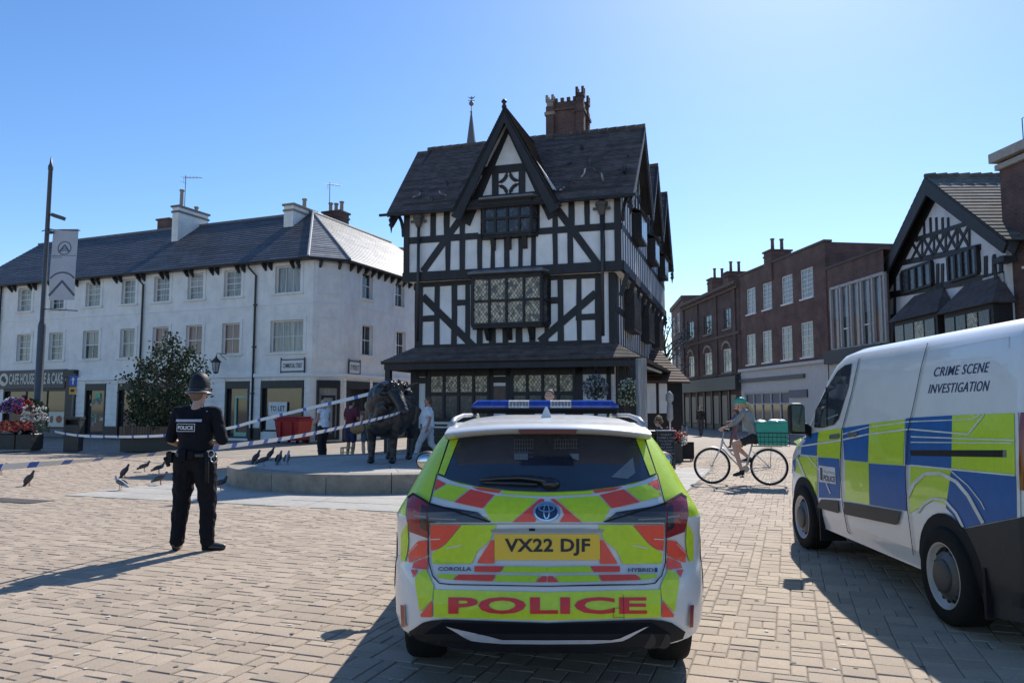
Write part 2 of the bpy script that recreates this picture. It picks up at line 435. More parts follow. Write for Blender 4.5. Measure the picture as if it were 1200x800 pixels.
for i, (X, Y, ch) in enumerate(pieces):
    w_, d_ = ch[0]*U-.006, ch[1]*U-.006
    if i in big:
        k = (ch, rs.randrange(3))
        if k not in meshes:
            mm = MB(); sett_geo(mm, w_, d_, dz=[rs.uniform(-.003,.001) for _ in range(4)])
            meshes[k] = mm.mesh('sett'); meshes[k].materials.append(SETT)
        o = bpy.data.objects.new('sett', meshes[k]); COL.objects.link(o); o.parent = pave
        o.location = (X, Y, rs.uniform(-.002,.0015)); o.rotation_euler = (0,0,SANG+rs.uniform(-.02,.02))
    else:
        stf.m = Matrix.Translation((X, Y, rs.uniform(-.002,.0015))) @ Matrix.Rotation(SANG+rs.uniform(-.02,.02), 4, 'Z')
        sett_geo(stf, w_, d_, dz=[rs.uniform(-.003,.001) for _ in range(4)])
stf.m = None
stf.build('setts', SETT, pave, kind='stuff')
GUM = MB(); GUD = MB()
for i in range(420):
    y = 3.6+rs.random()**1.6*13; x = rs.uniform(-.7,.7)*y; k = rs.uniform(.008,.022); q = GUM if rs.random() < .45 else GUD; n0 = 7
    pts = [(x+k*math.cos(2*PI*j/n0)*rs.uniform(.7,1.2), y+k*math.sin(2*PI*j/n0)*rs.uniform(.7,1.2), .0035) for j in range(n0)]
    q.add(pts, [tuple(range(n0))])
GUM.build('pale_gum_spots', mat('old_gum', (.46,.44,.40), .8), pave, kind='stuff'); GUD.build('dark_gum_spots', mat('dark_gum', (.12,.10,.085), .8), pave, kind='stuff')
# pale flagstones round the statue
flags = MB().slab([tuple((FA+fd*a+fb*b)[:2]) for a, b in ((-.03,-.03),(FLEN_A+.03,-.03),(FLEN_A+.03,FLEN_B+.03),(-.03,FLEN_B+.03))], -.0072, -.0055).build('flagged_square', JOINT); struct(flags)
fm = {}
PC = Vector((-2.72, 16.95, 0)); PR = 3.35
rows = 14; dB = FLEN_B/rows
for r_ in range(rows):
    a = 0.0
    while a < FLEN_A-.05:
        L_ = min(rs.choice((.9,1.05,1.2)), FLEN_A-a)
        if FLEN_A-a-L_ < .35: L_ = FLEN_A-a
        c = FA+fd*(a+L_/2)+fb*((r_+.5)*dB)
        if (c-PC).length > PR-.9:
            k = round(L_, 2)
            if k not in fm:
                mm = MB(); sett_geo(mm, L_-.008, dB-.008); fm[k] = mm.mesh('flagstone'); fm[k].materials.append(FLAG)
            o = bpy.data.objects.new('flagstone', fm[k]); COL.objects.link(o); o.parent = flags
            o.location = (c.x, c.y, rs.uniform(-.001,.002)); o.rotation_euler = (0,0,FANG)
        a += L_
# drain cover
dc = ground(2, 586); 
dr = thing('drain_cover', 'dark iron drain grating let into the sett paving at the left', 'drain cover', (dc.x+.25, dc.y-.05, 0), SANG)
MB().box(-.62,-.22,-.01,.62,.22,.004).build('frame', mat('iron', (.035,.03,.028), .7, bump=.3), dr)
mb = MB()
for i in range(15): mb.box(-.58+i*.08,-.19,.004,-.58+i*.08+.045,.19,.009)
mb.build('grating', mat('worn_iron', (.14,.12,.105), .6), dr)
# ------------------------------------------------------------------ plinth
pl = thing('statue_plinth', 'low round stone plinth with a flat top under the bull statue', 'plinth', PC)
PH = .338; NS = 18
for i in range(NS):
    a0, a1 = 2*PI*i/NS+.002, 2*PI*(i+1)/NS-.002
    mb = MB(); k = 6; vs = []
    for j in range(k+1):
        a = a0+(a1-a0)*j/k; c, s_ = math.cos(a), math.sin(a)
        vs.append([(c*r, s_*r, z) for r, z in ((2.86,.0),(PR,-.01),(PR,PH-.02),(PR-.02,PH),(2.86,PH))])
    mb.grid(vs)
    mb.add(vs[0], [(0,1,2,3,4)]); mb.add(vs[-1], [(4,3,2,1,0)])
    mb.build('curb_stone', CURB, pl, clean=True)
for r0, r1, n in ((1.95,2.855,14),(1.0,1.945,9),(0,.995,4)):
    for i in range(n):
        a0, a1 = 2*PI*i/n+.004/max(r0,.5), 2*PI*(i+1)/n-.004/max(r0,.5)
        pts = [(math.cos(a0+(a1-a0)*j/5)*r1, math.sin(a0+(a1-a0)*j/5)*r1) for j in range(6)]
        pts += [(math.cos(a1-(a1-a0)*j/5)*r0, math.sin(a1-(a1-a0)*j/5)*r0) for j in range(6)] if r0 else [(0.004*math.cos((a0+a1)/2),0.004*math.sin((a0+a1)/2))]
        MB().slab(pts, .2, PH-.004+rs.uniform(-.001,.001)).build('top_slab', FLAG, pl)
# ================================================================== shared building parts
def wall(mb, u0, u1, z0, z1, v, openings, depth=.22):
    """front face at v with rectangular holes and their reveals"""
    us = sorted(set([u0,u1]+[c for o in openings for c in (o[0],o[2]) if u0 < c < u1])); zs = sorted(set([z0,z1]+[c for o in openings for c in (o[1],o[3]) if z0 < c < z1]))
    for i in range(len(us)-1):
        for j in range(len(zs)-1):
            cu, cz = (us[i]+us[i+1])/2, (zs[j]+zs[j+1])/2
            if any(o[0] < cu < o[2] and o[1] < cz < o[3] for o in openings): continue
            mb.quad((us[i],v,zs[j]),(us[i+1],v,zs[j]),(us[i+1],v,zs[j+1]),(us[i],v,zs[j+1]))
    for a,b,c,d in openings:
        e = v+depth
        mb.quad((a,v,b),(a,v,d),(a,e,d),(a,e,b)); mb.quad((c,v,b),(c,e,b),(c,e,d),(c,v,d))
        mb.quad((a,v,b),(a,e,b),(c,e,b),(c,v,b)); mb.quad((a,v,d),(c,v,d),(c,e,d),(a,e,d))
WR = random.Random(77); GLASSP = mat('blind_glass', (.36,.35,.31), .15, var=.08, scale=2, spec=.7)
def window(root, r, v, cols, rows, fm, gm, fw=.06, bw=.025, sash=True, sill=None, surround=None, sm=None, depth=.12, arch=False):
    """window part: frame with glazing bars and panes beneath it"""
    a,b,c,d = r; y = v+depth
    mb = MB()
    mb.box(a,y,b,a+fw,y+.06,d); mb.box(c-fw,y,b,c,y+.06,d); mb.box(a+fw,y,b,c-fw,y+.06,b+fw); mb.box(a+fw,y,d-fw,c-fw,y+.06,d)
    if sash:
        zm = (b+d)/2; mb.box(a+fw,y-.01,zm-.022,c-fw,y+.05,zm+.022)
    o = mb.build('window', fm, root)
    if surround:
        s_ = surround; m2 = MB(); p = v-.035
        m2.box(a-s_,p,b-.02,a,v+.01,d+s_); m2.box(c,p,b-.02,c+s_,v+.01,d+s_); m2.box(a,p,d,c,v+.01,d+s_)
        m2.build('surround', sm or fm, o)
    if sill: 
        MB().box(a-sill,v-.09,b-.09,c+sill,v+depth,b-.0).build('sill', sm or fm, o)
    ga = MB()
    for i in range(1, cols):
        u = a+fw+(c-a-2*fw)*i/cols; ga.box(u-bw/2,y+.01,b+fw,u+bw/2,y+.045,d-fw)
    for j in range(1, rows):
        z = b+fw+(d-b-2*fw)*j/rows
        if sash and abs(z-(b+d)/2) < .05: continue
        ga.box(a+fw,y+.012,z-bw/2,c-fw,y+.043,z+bw/2)
    if ga.v: ga.build('glazing_bars', fm, o)
    for j in range(2 if sash else 1):
        z0, z1 = (b+fw, d-fw) if not sash else ((b+fw, (b+d)/2-.02) if j == 0 else ((b+d)/2+.02, d-fw))
        g2_ = gm
        if sash and gm is GLASSC: g2_ = WR.choice((GLASSC,GLASSC,GLASS)) if j == 0 else WR.choice((GLASSC,GLASSC,GLASSC,GLASSP))
        MB().quad((a+fw,y+.035,z0),(c-fw,y+.035,z0),(c-fw,y+.035,z1),(a+fw,y+.035,z1)).build('pane', g2_, o)
    return o
def slope(root, e0, e1, r1, r0, m, n, name='roof_slope', th=.05, drop=.006):
    """roof slope between eave e0-e1 and ridge r0-r1 built as stepped courses"""
    e0, e1, r0, r1 = map(Vector, (e0, e1, r0, r1)); nn = (e1-e0).cross(r0-e0)
    if nn.length < 1e-6: nn = (e1-e0).cross(r1-e0)
    nn.normalize()
    if nn.z < 0: nn = -nn
    mb = MB()
    for i in range(n):
        t0, t1 = i/n, (i+1)/n+.15/n
        a0, b0 = e0.lerp(r0, t0), e1.lerp(r1, t0); a1, b1 = e0.lerp(r0, min(t1,1)), e1.lerp(r1, min(t1,1))
        L_ = (b0-a0).length; k = max(1, int(L_/1.1))
        for j in range(k):
            f0, f1 = j/k, (j+1)/k
            p, q, r_, s_ = a0.lerp(b0,f0), a0.lerp(b0,f1), a1.lerp(b1,f1), a1.lerp(b1,f0)
            jit = nn*random.uniform(0,.004)
            mb.add([p-nn*.02, q-nn*.02, p+nn*drop+jit+nn*.015, q+nn*drop+jit+nn*.015, r_+nn*.001, s_+nn*.001], [(0,1,3,2),(2,3,4,5)])
    o = mb.build(name, m, root)
    MB().add([e0-nn*.02,e1-nn*.02,r1-nn*.02,r0-nn*.02,e0-nn*(th+.02),e1-nn*(th+.02),r1-nn*(th+.02),r0-nn*(th+.02)],
             [(0,1,2,3),(7,6,5,4),(0,4,5,1),(1,5,6,2),(2,6,7,3),(3,7,4,0)]).build('roof_boarding', TIMBER, o)
    return o
def chimney(root, u, v, z0, z1, w_, d_, m, capm, pots=(), name='chimney', potm=None, band=True):
    o = MB().box(u-w_/2,v-d_/2,z0,u+w_/2,v+d_/2,z1).build(name, m, root)
    c = MB()
    if band:
        c.box(u-w_/2-.05,v-d_/2-.05,z1-.30,u+w_/2+.05,v+d_/2+.05,z1-.2)
    c.box(u-w_/2-.08,v-d_/2-.08,z1,u+w_/2+.08,v+d_/2+.08,z1+.10)
    c.build('chimney_cap', capm, o)
    for pu, pv, ph in pots:
        MB().lathe([(.12,0),(.14,.05),(.11,.1),(.10,ph-.12),(.14,ph-.08),(.14,ph-.02),(.11,ph),(.085,ph),(.085,ph-.15)], 12, (u+pu, v+pv, z1+.1)).build('chimney_pot', potm or POT, o)
    return o
def pipe(root, pts, r=.05, m=None, name='downpipe'):
    return MB().tube(pts, r, 8).build(name, m or PIPE, root, smooth=True)
# ================================================================== white terrace
Tl = at_depth(0, 336, 42.9); Tr = at_depth(370, 302, 34.7)
T = Frame(Tl, Tr); EAV = 8.4; RDG = 11.9; TU = T.L
ter = thing('corner_terrace', 'long white rendered three storey terrace with slate hipped roof and shops below', 'building', m=T.m)
UA, UB = TU-.1, TU+.78; VB = 1.25           # chamfered corner
WU0, WU1, WV1 = TU-8.2, UB, 15.0            # rear wing
# openings
up = [(21.4,343,37,370),(59.6,338,75.4,366),(101,331,118,359),(143,327.6,159,355.7),(181,323,199,353),(220.5,320,238.5,350.5),(263,317,283,349),(323,312,352.5,344)]
lo_ = [(20,390,36,424),(57.5,389,74,424),(97.5,385,116,420),(141,384.5,158,419.5),(179,383,197.5,417.5),(218,382,237,416),(260.5,381,281,415.5),(317,379,355.6,416)]
shops = [(4,456,78,503),(100,445,124,503),(138,449,200,505),(264,447,292,521),(306,445,356,508)]
def snap(r, z0=None, z1=None): return (r[0], r[1] if z0 is None else z0, r[2], r[3] if z1 is None else z1)
UPR = [T.rect(*r) for r in up]; LOR = [T.rect(*r) for r in lo_]; SHR = [T.rect(*r) for r in shops]
zu0 = sum(r[1] for r in UPR[2:7])/5; zu1 = sum(r[3] for r in UPR[2:7])/5; zl0 = sum(r[1] for r in LOR[2:7])/5; zl1 = sum(r[3] for r in LOR[2:7])/5
UPR = [snap(r, zu0, zu1) for r in UPR]; LOR = [snap(r, zl0, zl1) for r in LOR]
ZC = T.uz(300, 440)[1]
print('terrace', T.L, 'rows', zu0, zu1, zl0, zl1, 'cornice', ZC, 'shops', [tuple(round(x,2) for x in r) for r in SHR])
SHR = [snap(r, .45 if i in (0,4) else .12, ZC-.25) for i, r in enumerate(SHR)]
mb = MB(); wall(mb, -2.5, UA, 0, EAV, 0, UPR+LOR+SHR, .22)
mb.quad((UA,0,0),(UB,VB,0),(UB,VB,EAV),(UA,0,EAV))
# side wall (looks along +u): build in its own frame turned 90 deg
SIDE = Matrix.Translation((UB, VB, 0)) @ Matrix.Rotation(PI/2, 4, 'Z')
class SubFrame:
    def __init__(s, parent, m): s.m = parent.m @ m; s.inv = s.m.inverted(); s.local = m
    uz = Frame.uz; rect = Frame.rect
TS = SubFrame(T, SIDE)
sup = [TS.rect(425,324,435,355), TS.rect(465,341,471,367)]; slo = [TS.rect(424,386,436,421), TS.rect(465,391,474,410)]
sup = [snap(r, zu0, zu1) for r in sup]; slo = [snap(r, zl0, zl1) for r in slo]
def fixw(r, w_): c = (r[0]+r[2])/2; return (c-w_/2, r[1], c+w_/2, r[3])
sup = [fixw(r, .95) for r in sup]; slo = [fixw(r, .95) for r in slo]
ssh = [snap(TS.rect(405,447,432,500), .5, ZC-.25), snap(TS.rect(436,447,447,500), .12, ZC-.25)]
print('side', [tuple(round(x,2) for x in r) for r in sup+slo+ssh])
mb.m = SIDE; wall(mb, 0, WV1-VB, 0, EAV, 0, sup+slo+ssh, .22); mb.m = None
# party / rear walls
mb.quad((-2.5,8.2,0),(-2.5,0,0),(-2.5,0,EAV),(-2.5,8.2,EAV)); mb.quad((WU0,8.2,0),(-2.5,8.2,0),(-2.5,8.2,EAV),(WU0,8.2,EAV))
mb.quad((UB,WV1,0),(WU0,WV1,0),(WU0,WV1,EAV),(UB,WV1,EAV)); mb.quad((WU0,WV1,0),(WU0,8.2,0),(WU0,8.2,EAV),(WU0,WV1,EAV))
mb.build('wall', RENDER, ter)
# floor bands, cornice over the shops
for z, hh, pr in ((T.uz(200,364.5)[1], .07, .03), (ZC, .16, .12)):
    m2 = MB(); m2.box(-2.5,-pr,z-hh/2,UA,.002,z+hh/2)
    m2.slab([(UA,-pr),(UB+pr,VB),(UB,VB+.01),(UA,0.01)], z-hh/2, z+hh/2)
    m2.m = SIDE; m2.box(0,-pr,z-hh/2,WV1-VB,.002,z+hh/2); m2.m = None
    m2.build('cornice' if hh > .1 else 'string_course', TRIM, ter)
gls = [GLASSC, GLASS, GLASSC, GLASSC, GLASSC, GLASSC, GLASSC, GLASSC]; gl2 = [GLASSC, GLASSC, GLASSC, GLASSC, GLASSB, GLASSB, GLASSB, GLASSC]
for i, (a, b) in enumerate(zip(UPR, LOR)):
    c = 2 if i < 7 else 3
    window(ter, a, 0, c, 4 if c == 2 else 1, TRIM, gls[i], surround=.16, sill=.2, sm=RENDER, sash=c == 2)
    window(ter, b, 0, c, 2 if i > 1 else 4, TRIM, gl2[i], surround=.16, sill=.2, sm=RENDER, sash=c == 2)
sroot = bpy.data.objects.new('side_elevation', None)
def side_parts(fn):
    before = set(COL.objects); fn()
    for o in set(COL.objects)-before:
        if o.parent == ter: o.matrix_local = SIDE
side_parts(lambda: [window(ter, r, 0, 2, 2, TRIM, GLASS, surround=.16, sill=.2, sm=RENDER) for r in sup+slo])
# blind panels on the chamfer
CH = Matrix.Translation((UA,0,0)) @ Matrix.Rotation(math.atan2(VB, UB-UA), 4, 'Z'); CL = math.hypot(VB, UB-UA)
for z0, z1 in ((zu0-.1, zu1+.1), (zl0-.35, zl1+.1)):
    m2 = MB(); m2.m = CH
    for a, b, c, d in ((.18,z0,.24,z1),(CL-.24,z0,CL-.18,z1),(.24,z0,CL-.24,z0+.06),(.24,z1-.06,CL-.24,z1)): m2.box(a,-.03,b,c,.0,d)
    m2.build('blind_panel', TRIM, ter)
# eaves: soffit board, gutter, brackets
OV = .38
m2 = MB(); m2.box(-2.6,-OV,EAV-.02,UA+.1,.05,EAV+.05)
m2.slab([(UA,-OV),(UB+OV,VB-.2),(UB,VB),(UA,0.05)], EAV-.02, EAV+.05); m2.box(UB-.05,VB-.2,EAV-.021,UB+OV,WV1+.3,EAV+.049)
m2.build('soffit', DARK, ter)
m2 = MB().tube([(-2.7,-OV-.04,EAV+.03),(UA+.06,-OV-.04,EAV+.03),(UB+OV+.04,VB-.25,EAV+.03),(UB+OV+.04,WV1+.3,EAV+.03)], .06, 8).build('gutter', BLACKM, ter)
def bracket(mbx, u, v, ang):
    mbx.m = Matrix.Translation((u, v, 0)) @ Matrix.Rotation(ang, 4, 'Z')
    mbx.prism([(0,0)]*0 or [(0,0),(0,0)], 0, 0) if 0 else None
    vs = [(-.05,0,EAV-.36),(-.05,-.08,EAV-.30),(-.05,-.30,EAV-.1),(-.05,-.30,EAV-.02),(-.05,0,EAV-.02)]
    vs += [(.05,p[1],p[2]) for p in vs]
    mbx.add(vs, [(0,1,2,3,4),(9,8,7,6,5)]+[(i,i+5,(i+1)%5+5,(i+1)%5) for i in range(5)]); mbx.m = None
u = -2.0
while u < TU-.3:
    for du in (-.17,.17):
        q = MB(); bracket(q, u+du, 0, 0); q.build('eaves_bracket', DARK, ter)
    u += 1.62
v = VB+.4
while v < 11:
    q = MB(); bracket(q, UB, v, PI/2); q.build('eaves_bracket', DARK, ter); v += .62
for f in (.2,.8):
    q = MB(); bracket(q, UA+(UB-UA)*f, VB*f, math.atan2(VB,UB-UA)); q.build('eaves_bracket', DARK, ter)
# roof
E = EAV+.06; o_ = OV+.05
RV = 4.1; RU = WU1-4.1
slope(ter, (-2.7,-o_,E), (UA,-o_,E), (RU,RV,RDG), (-2.7,RV,RDG), SLATE, 22)
PSL = mat('sunlit_slate', (.24,.235,.22), .38, var=.3, scale=3, bump=.3, bscale=30, island=.3, dirt=.3, spec=.7)  # paler, glossier slate for the hip: sun glint put into its colour
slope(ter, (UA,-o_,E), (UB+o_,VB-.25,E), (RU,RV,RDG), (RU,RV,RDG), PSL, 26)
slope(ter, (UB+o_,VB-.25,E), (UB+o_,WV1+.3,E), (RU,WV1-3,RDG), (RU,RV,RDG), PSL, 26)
slope(ter, (UB+o_,WV1+.3,E), (WU0-o_,WV1+.3,E), (RU,WV1-3,RDG), (RU,WV1-3,RDG), SLATE, 14)
slope(ter, (WU0-o_,WV1+.3,E), (WU0-o_,8.4,E), (RU,8.0,RDG), (RU,WV1-3,RDG), SLATE, 14)
slope(ter, (WU0,8.5,E), (-2.7,8.5,E), (-2.7,RV,RDG), (RU,RV,RDG), SLATE, 14)
MB().tube([(-2.7,RV,RDG+.03),(RU,RV,RDG+.03),(RU,WV1-3,RDG+.03)], .09, 8).build('ridge_tiles', LEAD, ter)
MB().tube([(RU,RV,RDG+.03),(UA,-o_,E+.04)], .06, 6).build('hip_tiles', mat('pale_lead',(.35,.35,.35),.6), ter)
MB().tube([(RU,RV,RDG+.03),(UB+o_,VB-.25,E+.04)], .06, 6).build('hip_tiles', LEAD, ter)
# chimneys on the terrace (measured on the ridge plane)
CHIM = MB
c1 = T.uz(209,262,RV); c1b = T.uz(236,262,RV)
top1 = T.uz(222, 249, RV)[1]
chimney(ter, (T.uz(211,262,3.2)[0]+T.uz(221,262,3.2)[0])/2+.05, 3.6, RDG-1.3, top1-.15, .45, 2.2, RENDER, LEAD, [(0,-.7,1.0),(0,.4,.3)], potm=mat('buff_pot',(.33,.28,.22),.8))
chimney(ter, T.uz(195,266,5.5)[0], 5.6, RDG-1.3, T.uz(195,259,5.5)[1], .95, .7, BRICKR, BRICKR, band=False)
c2u = (T.uz(336,250,3.2)[0]+T.uz(350,250,3.2)[0])/2
chimney(ter, c2u+.1, 3.7, RDG-1.3, T.uz(345,240,RV)[1]-.45, .6, 1.9, RENDER, STONE, [(.1,.2,.55)], potm=mat('buff_pot',(.33,.28,.22),.8))
p3 = T.uz(393,256,7.0); chimney(ter, p3[0]-.1, 7.2, RDG-2.5, T.uz(393,250,7.0)[1], 1.15, .9, BRICKD, BRICKD, [(-.38,0,.62),(0,0,.55),(.38,0,.62)], potm=STONE)
def antenna(px, py0, py1, v, fr, root, rod=.02, n=5, sw=1.0):
    a = fr.uz(px, py1, v); b = fr.uz(px, py0, v)
    t = thing('television_aerial', '', 'aerial', fr.m @ Vector((a[0], v, a[1])), fr.ang)
    H = b[1]-a[1]
    MB().tube([(0,0,0),(0,0,H)], rod, 6).build('mast', GREYM, t)
    mb = MB(); mb.tube([(-.15,0,H-.1),(sw,.1,H-.45*0-.25)], .012, 5)
    for i in range(n):
        x = -.1+(sw+.05)*i/(n-1); z = H-.1-.13*i/(n-1); mb.tube([(x,-.28,z-.02),(x,.28,z+.02)], .010, 4)
    mb.tube([(-.12,-.25,H-.4),(-.12,.25,H-.4)], .01, 4); mb.tube([(-.15,0,H-.1),(-.12,0,H-.4)], .01, 4)
    mb.build('boom', GREYM, t)
    return t
# white ground-floor piers: recessed joints as courses of blocks, dark plinth
def piers(spans, m4=None):
    for a, b in spans:
        z = .62; hh = .31
        while z < ZC-.15:
            q = MB(); q.m = m4; q.cbox(a,-.045,z+.008,b,-.001,min(z+hh, ZC-.09)-.008,.004); q.build('pier_block', RENDER, ter); z += hh
sp = []; prev = T.uz(84,470)[0]
for r in SHR[1:]: sp.append((prev, r[0]-.03)); prev = r[2]+.03
sp.append((prev, UA-.02)); piers([s_ for s_ in sp if s_[1]-s_[0] > .1])
sp = [(0.04, ssh[0][0]-.03), (ssh[0][2]+.03, ssh[1][0]-.03), (ssh[1][2]+.03, ssh[1][2]+2.5)]; piers([s_ for s_ in sp if s_[1]-s_[0] > .1], SIDE)
spans = []; prev = T.uz(84,470)[0]
for r in SHR[1:]:
    spans.append((prev, r[0])); prev = r[2]
spans.append((prev, UA))
for a, b in spans: MB().box(a,-.06,0,b,-.002,.6).build('plinth_course', DARK, ter)
for a, b in ((0,ssh[0][0]),(ssh[0][2],ssh[1][0]),(ssh[1][2],10)):
    q = MB(); q.m = SIDE; q.box(a,-.06,0,b,-.002,.6); q.build('plinth_course', DARK, ter)
# shopfronts: dark frames, glass set back, signs
def shopfront(r, m4, lights=1, door=None, frame=DARK, glass=SHOPG, fas=.35, y=.1):
    a,b,c,d = r; q = MB(); q.m = m4; f = .09
    q.box(a,y-.16,b,a+f,y+.06,d); q.box(c-f,y-.16,b,c,y+.06,d); q.box(a+f,y-.16,d-fas,c-f,y+.06,d); q.box(a+f,y-.1,b,c-f,y+.06,b+f)
    for i in range(1, lights):
        u = a+(c-a)*i/lights; q.box(u-.03,y-.02,b+f,u+.03,y+.05,d-fas)
    o = q.build('shopfront', frame, ter)
    g = MB(); g.m = m4; g.quad((a+f,y+.02,b+f),(c-f,y+.02,b+f),(c-f,y+.02,d-fas),(a+f,y+.02,d-fas)); g.build('pane', glass, o)
    if door:
        q = MB(); q.m = m4; da, dc = a+f+door[0], c-f-door[1]; w_ = .1
        q.box(da,y-.05,b+.02,da+w_,y+.01,d-fas-.35); q.box(dc-w_,y-.05,b+.02,dc,y+.01,d-fas-.35); q.box(da+w_,y-.05,d-fas-.45,dc-w_,y+.01,d-fas-.35); q.box(da+w_,y-.05,b+.02,dc-w_,y+.01,b+.28)
        q.build('door', door[2], o)
    return o
MINT = mat('mint_paint', (.30,.50,.38), .5)
s0 = shopfront(SHR[0], None, 3); s1 = shopfront(SHR[1], None, 1); s2 = shopfront(SHR[2], None, 2); s3 = shopfront(SHR[3], None, 1, (.42,.0,MINT)); s4 = shopfront(SHR[4], None, 1)
s5 = shopfront(ssh[0], SIDE, 1); s6 = shopfront(ssh[1], SIDE, 1)
# door in the chamfer
shopfront((.25,.1,CL-.2,ZC-.25), CH @ Matrix.Translation((0,-.02,0)), 1, (.15,.1,DARK), y=.0)
# goods in the windows
def goods(r, n, y, cols, m4=None, z0=.5, z1=2.2):
    rr = random.Random(int(r[0]*100)+5)
    for i in range(n):
        q = MB(); q.m = m4; a = rr.uniform(r[0]+.15, r[2]-.35); z = rr.uniform(z0, z1); q.box(a, y, z, a+rr.uniform(.1,.3), y+.01, z+rr.uniform(.1,.3)); q.build('display_card', rr.choice(cols), s1 if m4 is None else s5)
CARDS = [mat('card_%s' % k, c, .6) for k, c in (('cream',(.5,.46,.38)),('green',(.10,.35,.2)),('tan',(.35,.22,.12)),('grey',(.3,.3,.32)))]
goods(SHR[1], 16, .105, CARDS, z0=.5, z1=2.1)
EXITG = mat('exit_green', (.05,.45,.22), .4)
a,b,c,d = SHR[1]; MB().box((a+c)/2-.2,.08,d-.72,(a+c)/2+.22,.1,d-.5).build('green_sign', EXITG, s1)
# TO LET board and paper in the window
INK = mat('black_ink', (.02,.02,.025), .6, var=0); PAPER = mat('sign_white', (.72,.72,.70), .5, var=.03)
def on_plane(fr_local, y):   # (u, z) -> local point
    return lambda u_, z_: (fr_local @ Vector((u_, y, z_))) if fr_local is not None else Vector((u_, y, z_))
r = T.rect(316,461,327.4+6,486.5,.1)
tb = thing('to_let_board', 'white TO LET board leaning in the shop window behind the red bin', 'sign', m=T.m)
q = MB().box(r[0],.02,r[1],r[0]+1.05,.05,r[1]+.62); q.build('board', PAPER, tb)
text_on('lettering', 'TO LET', (r[0]+.10,r[1]+.20,r[0]+.95,r[1]+.44), on_plane(None,.016), INK, tb, bold=.02)
pb = T.rect(313,491,326,505,.1)
tag(MB().box(pb[0],.02,pb[1]-.1,pb[0]+.75,.04,pb[1]+.6).build('window_poster', PAPER, None), 'white notice with small print standing below the TO LET board', 'notice').matrix_world = T.m
# cafe fascia
zf = T.rect(1,433.5,79,455)
fas = MB().box(zf[0]-1.2,-.16,zf[1],T.uz(79,445)[0],-.0,zf[3]).build('cafe_fascia', mat('fascia_grey',(.07,.07,.07),.5), ter)
CREAM = mat('cream_letter', (.62,.58,.48), .6, var=.02)
t0 = T.uz(14,445)[0]; t1 = T.uz(77,445)[0]; zh = zf[3]-zf[1]
text_on('lettering', 'CAFE HOUSE BAKE & CAKE', (t0, zf[1]+zh*.22, t1, zf[1]+zh*.82), on_plane(None,-.168), CREAM, fas, bold=.025)
cx = T.uz(8,445)[0]; mbx = MB().lathe([(.0,0),(.36,0),(.36,.012),(0.0,.012)], 28, (cx,-.175,(zf[1]+zf[3])/2), 'y'); mbx.build('round_badge', CREAM, fas)
for dx_, dz_, s_ in ((-.08,.05,.13),(.08,-.05,.12),(.03,.12,.07)):
    MB().ball((cx+dx_,-.18,(zf[1]+zf[3])/2+dz_), (s_,.008,s_*1.1), 10, 6).build('badge_print', DARK, fas)
# dark pilaster right of the cafe
pz = T.rect(79,428,90,500); MB().box(pz[0],-.14,0,pz[2],0,ZC+.12).build('shop_pilaster', DARK, ter)
MB().box(pz[0]-.05,-.3,ZC+.12,pz[2]+.05,0,ZC+.5).build('shop_console', DARK, ter)
mb = MB().box(zf[0]-1.2,-.05,0,pz[0],-.01,.45); mb.build('stall_riser', mat('riser_grey',(.16,.15,.15),.7), ter)
wp = T.rect(58,494,76,499); MB().box(wp[0],-.06,.55,wp[2],-.045,1.35).build('menu_board', CREAM, s0)
MB().ball(((wp[0]+wp[2])/2+.2,-.062,.95),(.24,.006,.2),14,6).build('menu_print', mat('print_red',(.35,.10,.05),.6), s0)
MB().ball((wp[0]+.22,-.062,.95),(.13,.006,.2),10,6).build('menu_print', mat('print_brown',(.25,.12,.06),.6), s0)
# downpipes
pu = T.uz(300,370)[0]; pipe(ter, [(pu-.28,-OV,EAV),(pu-.28,-.25,EAV-.2),(pu,-.09,EAV-.55),(pu,-.09,.1)])
for z in (2.2,4.4,6.4): MB().box(pu-.09,-.13,z,pu+.09,0,z+.06).build('pipe_bracket', PIPE, ter)
pu = T.uz(168,370)[0]; pipe(ter, [(pu-.28,-OV,EAV),(pu-.28,-.25,EAV-.2),(pu,-.09,EAV-.55),(pu,-.09,.1)])
pu = T.uz(1.5,370)[0]; pipe(ter, [(pu,-.09,EAV),(pu,-.09,3.2)])
# street name plates in iron frames
def plate(fr_m, u0, z0, u1, z1, txt, label):
    t = thing('street_name_plate', label, 'sign', m=fr_m)
    q = MB()
    for x in (u0-.05, u1+.02): q.box(x,-.09,z0-.1,x+.04,-.04,z1+.12)
    q.box(u0,-.09,z1,u1,-.05,z1+.05); q.box(u0,-.09,z0-.05,u1,-.05,z0)
    q.build('iron_frame', BLACKM, t)
    MB().box(u0,-.075,z0,u1,-.06,z1).build('plate', PAPER, t)
    text_on('lettering', txt, (u0+.08, z0+(z1-z0)*.28, u1-.08, z1-(z1-z0)*.28), on_plane(None,-.079), INK, t, bold=.02)
r = T.rect(331,422,357,434.5); plate(T.m, r[0], r[1], r[2], r[3], 'COMMERCIAL STREET', 'white street name plate in a black iron frame below the double window')
r = TS.rect(408,424,420,437.5)
plate(TS.m, r[0], r[1], r[2], r[3], 'ST PETERS ST', 'street name plate in an iron frame on the shaded side wall of the terrace')
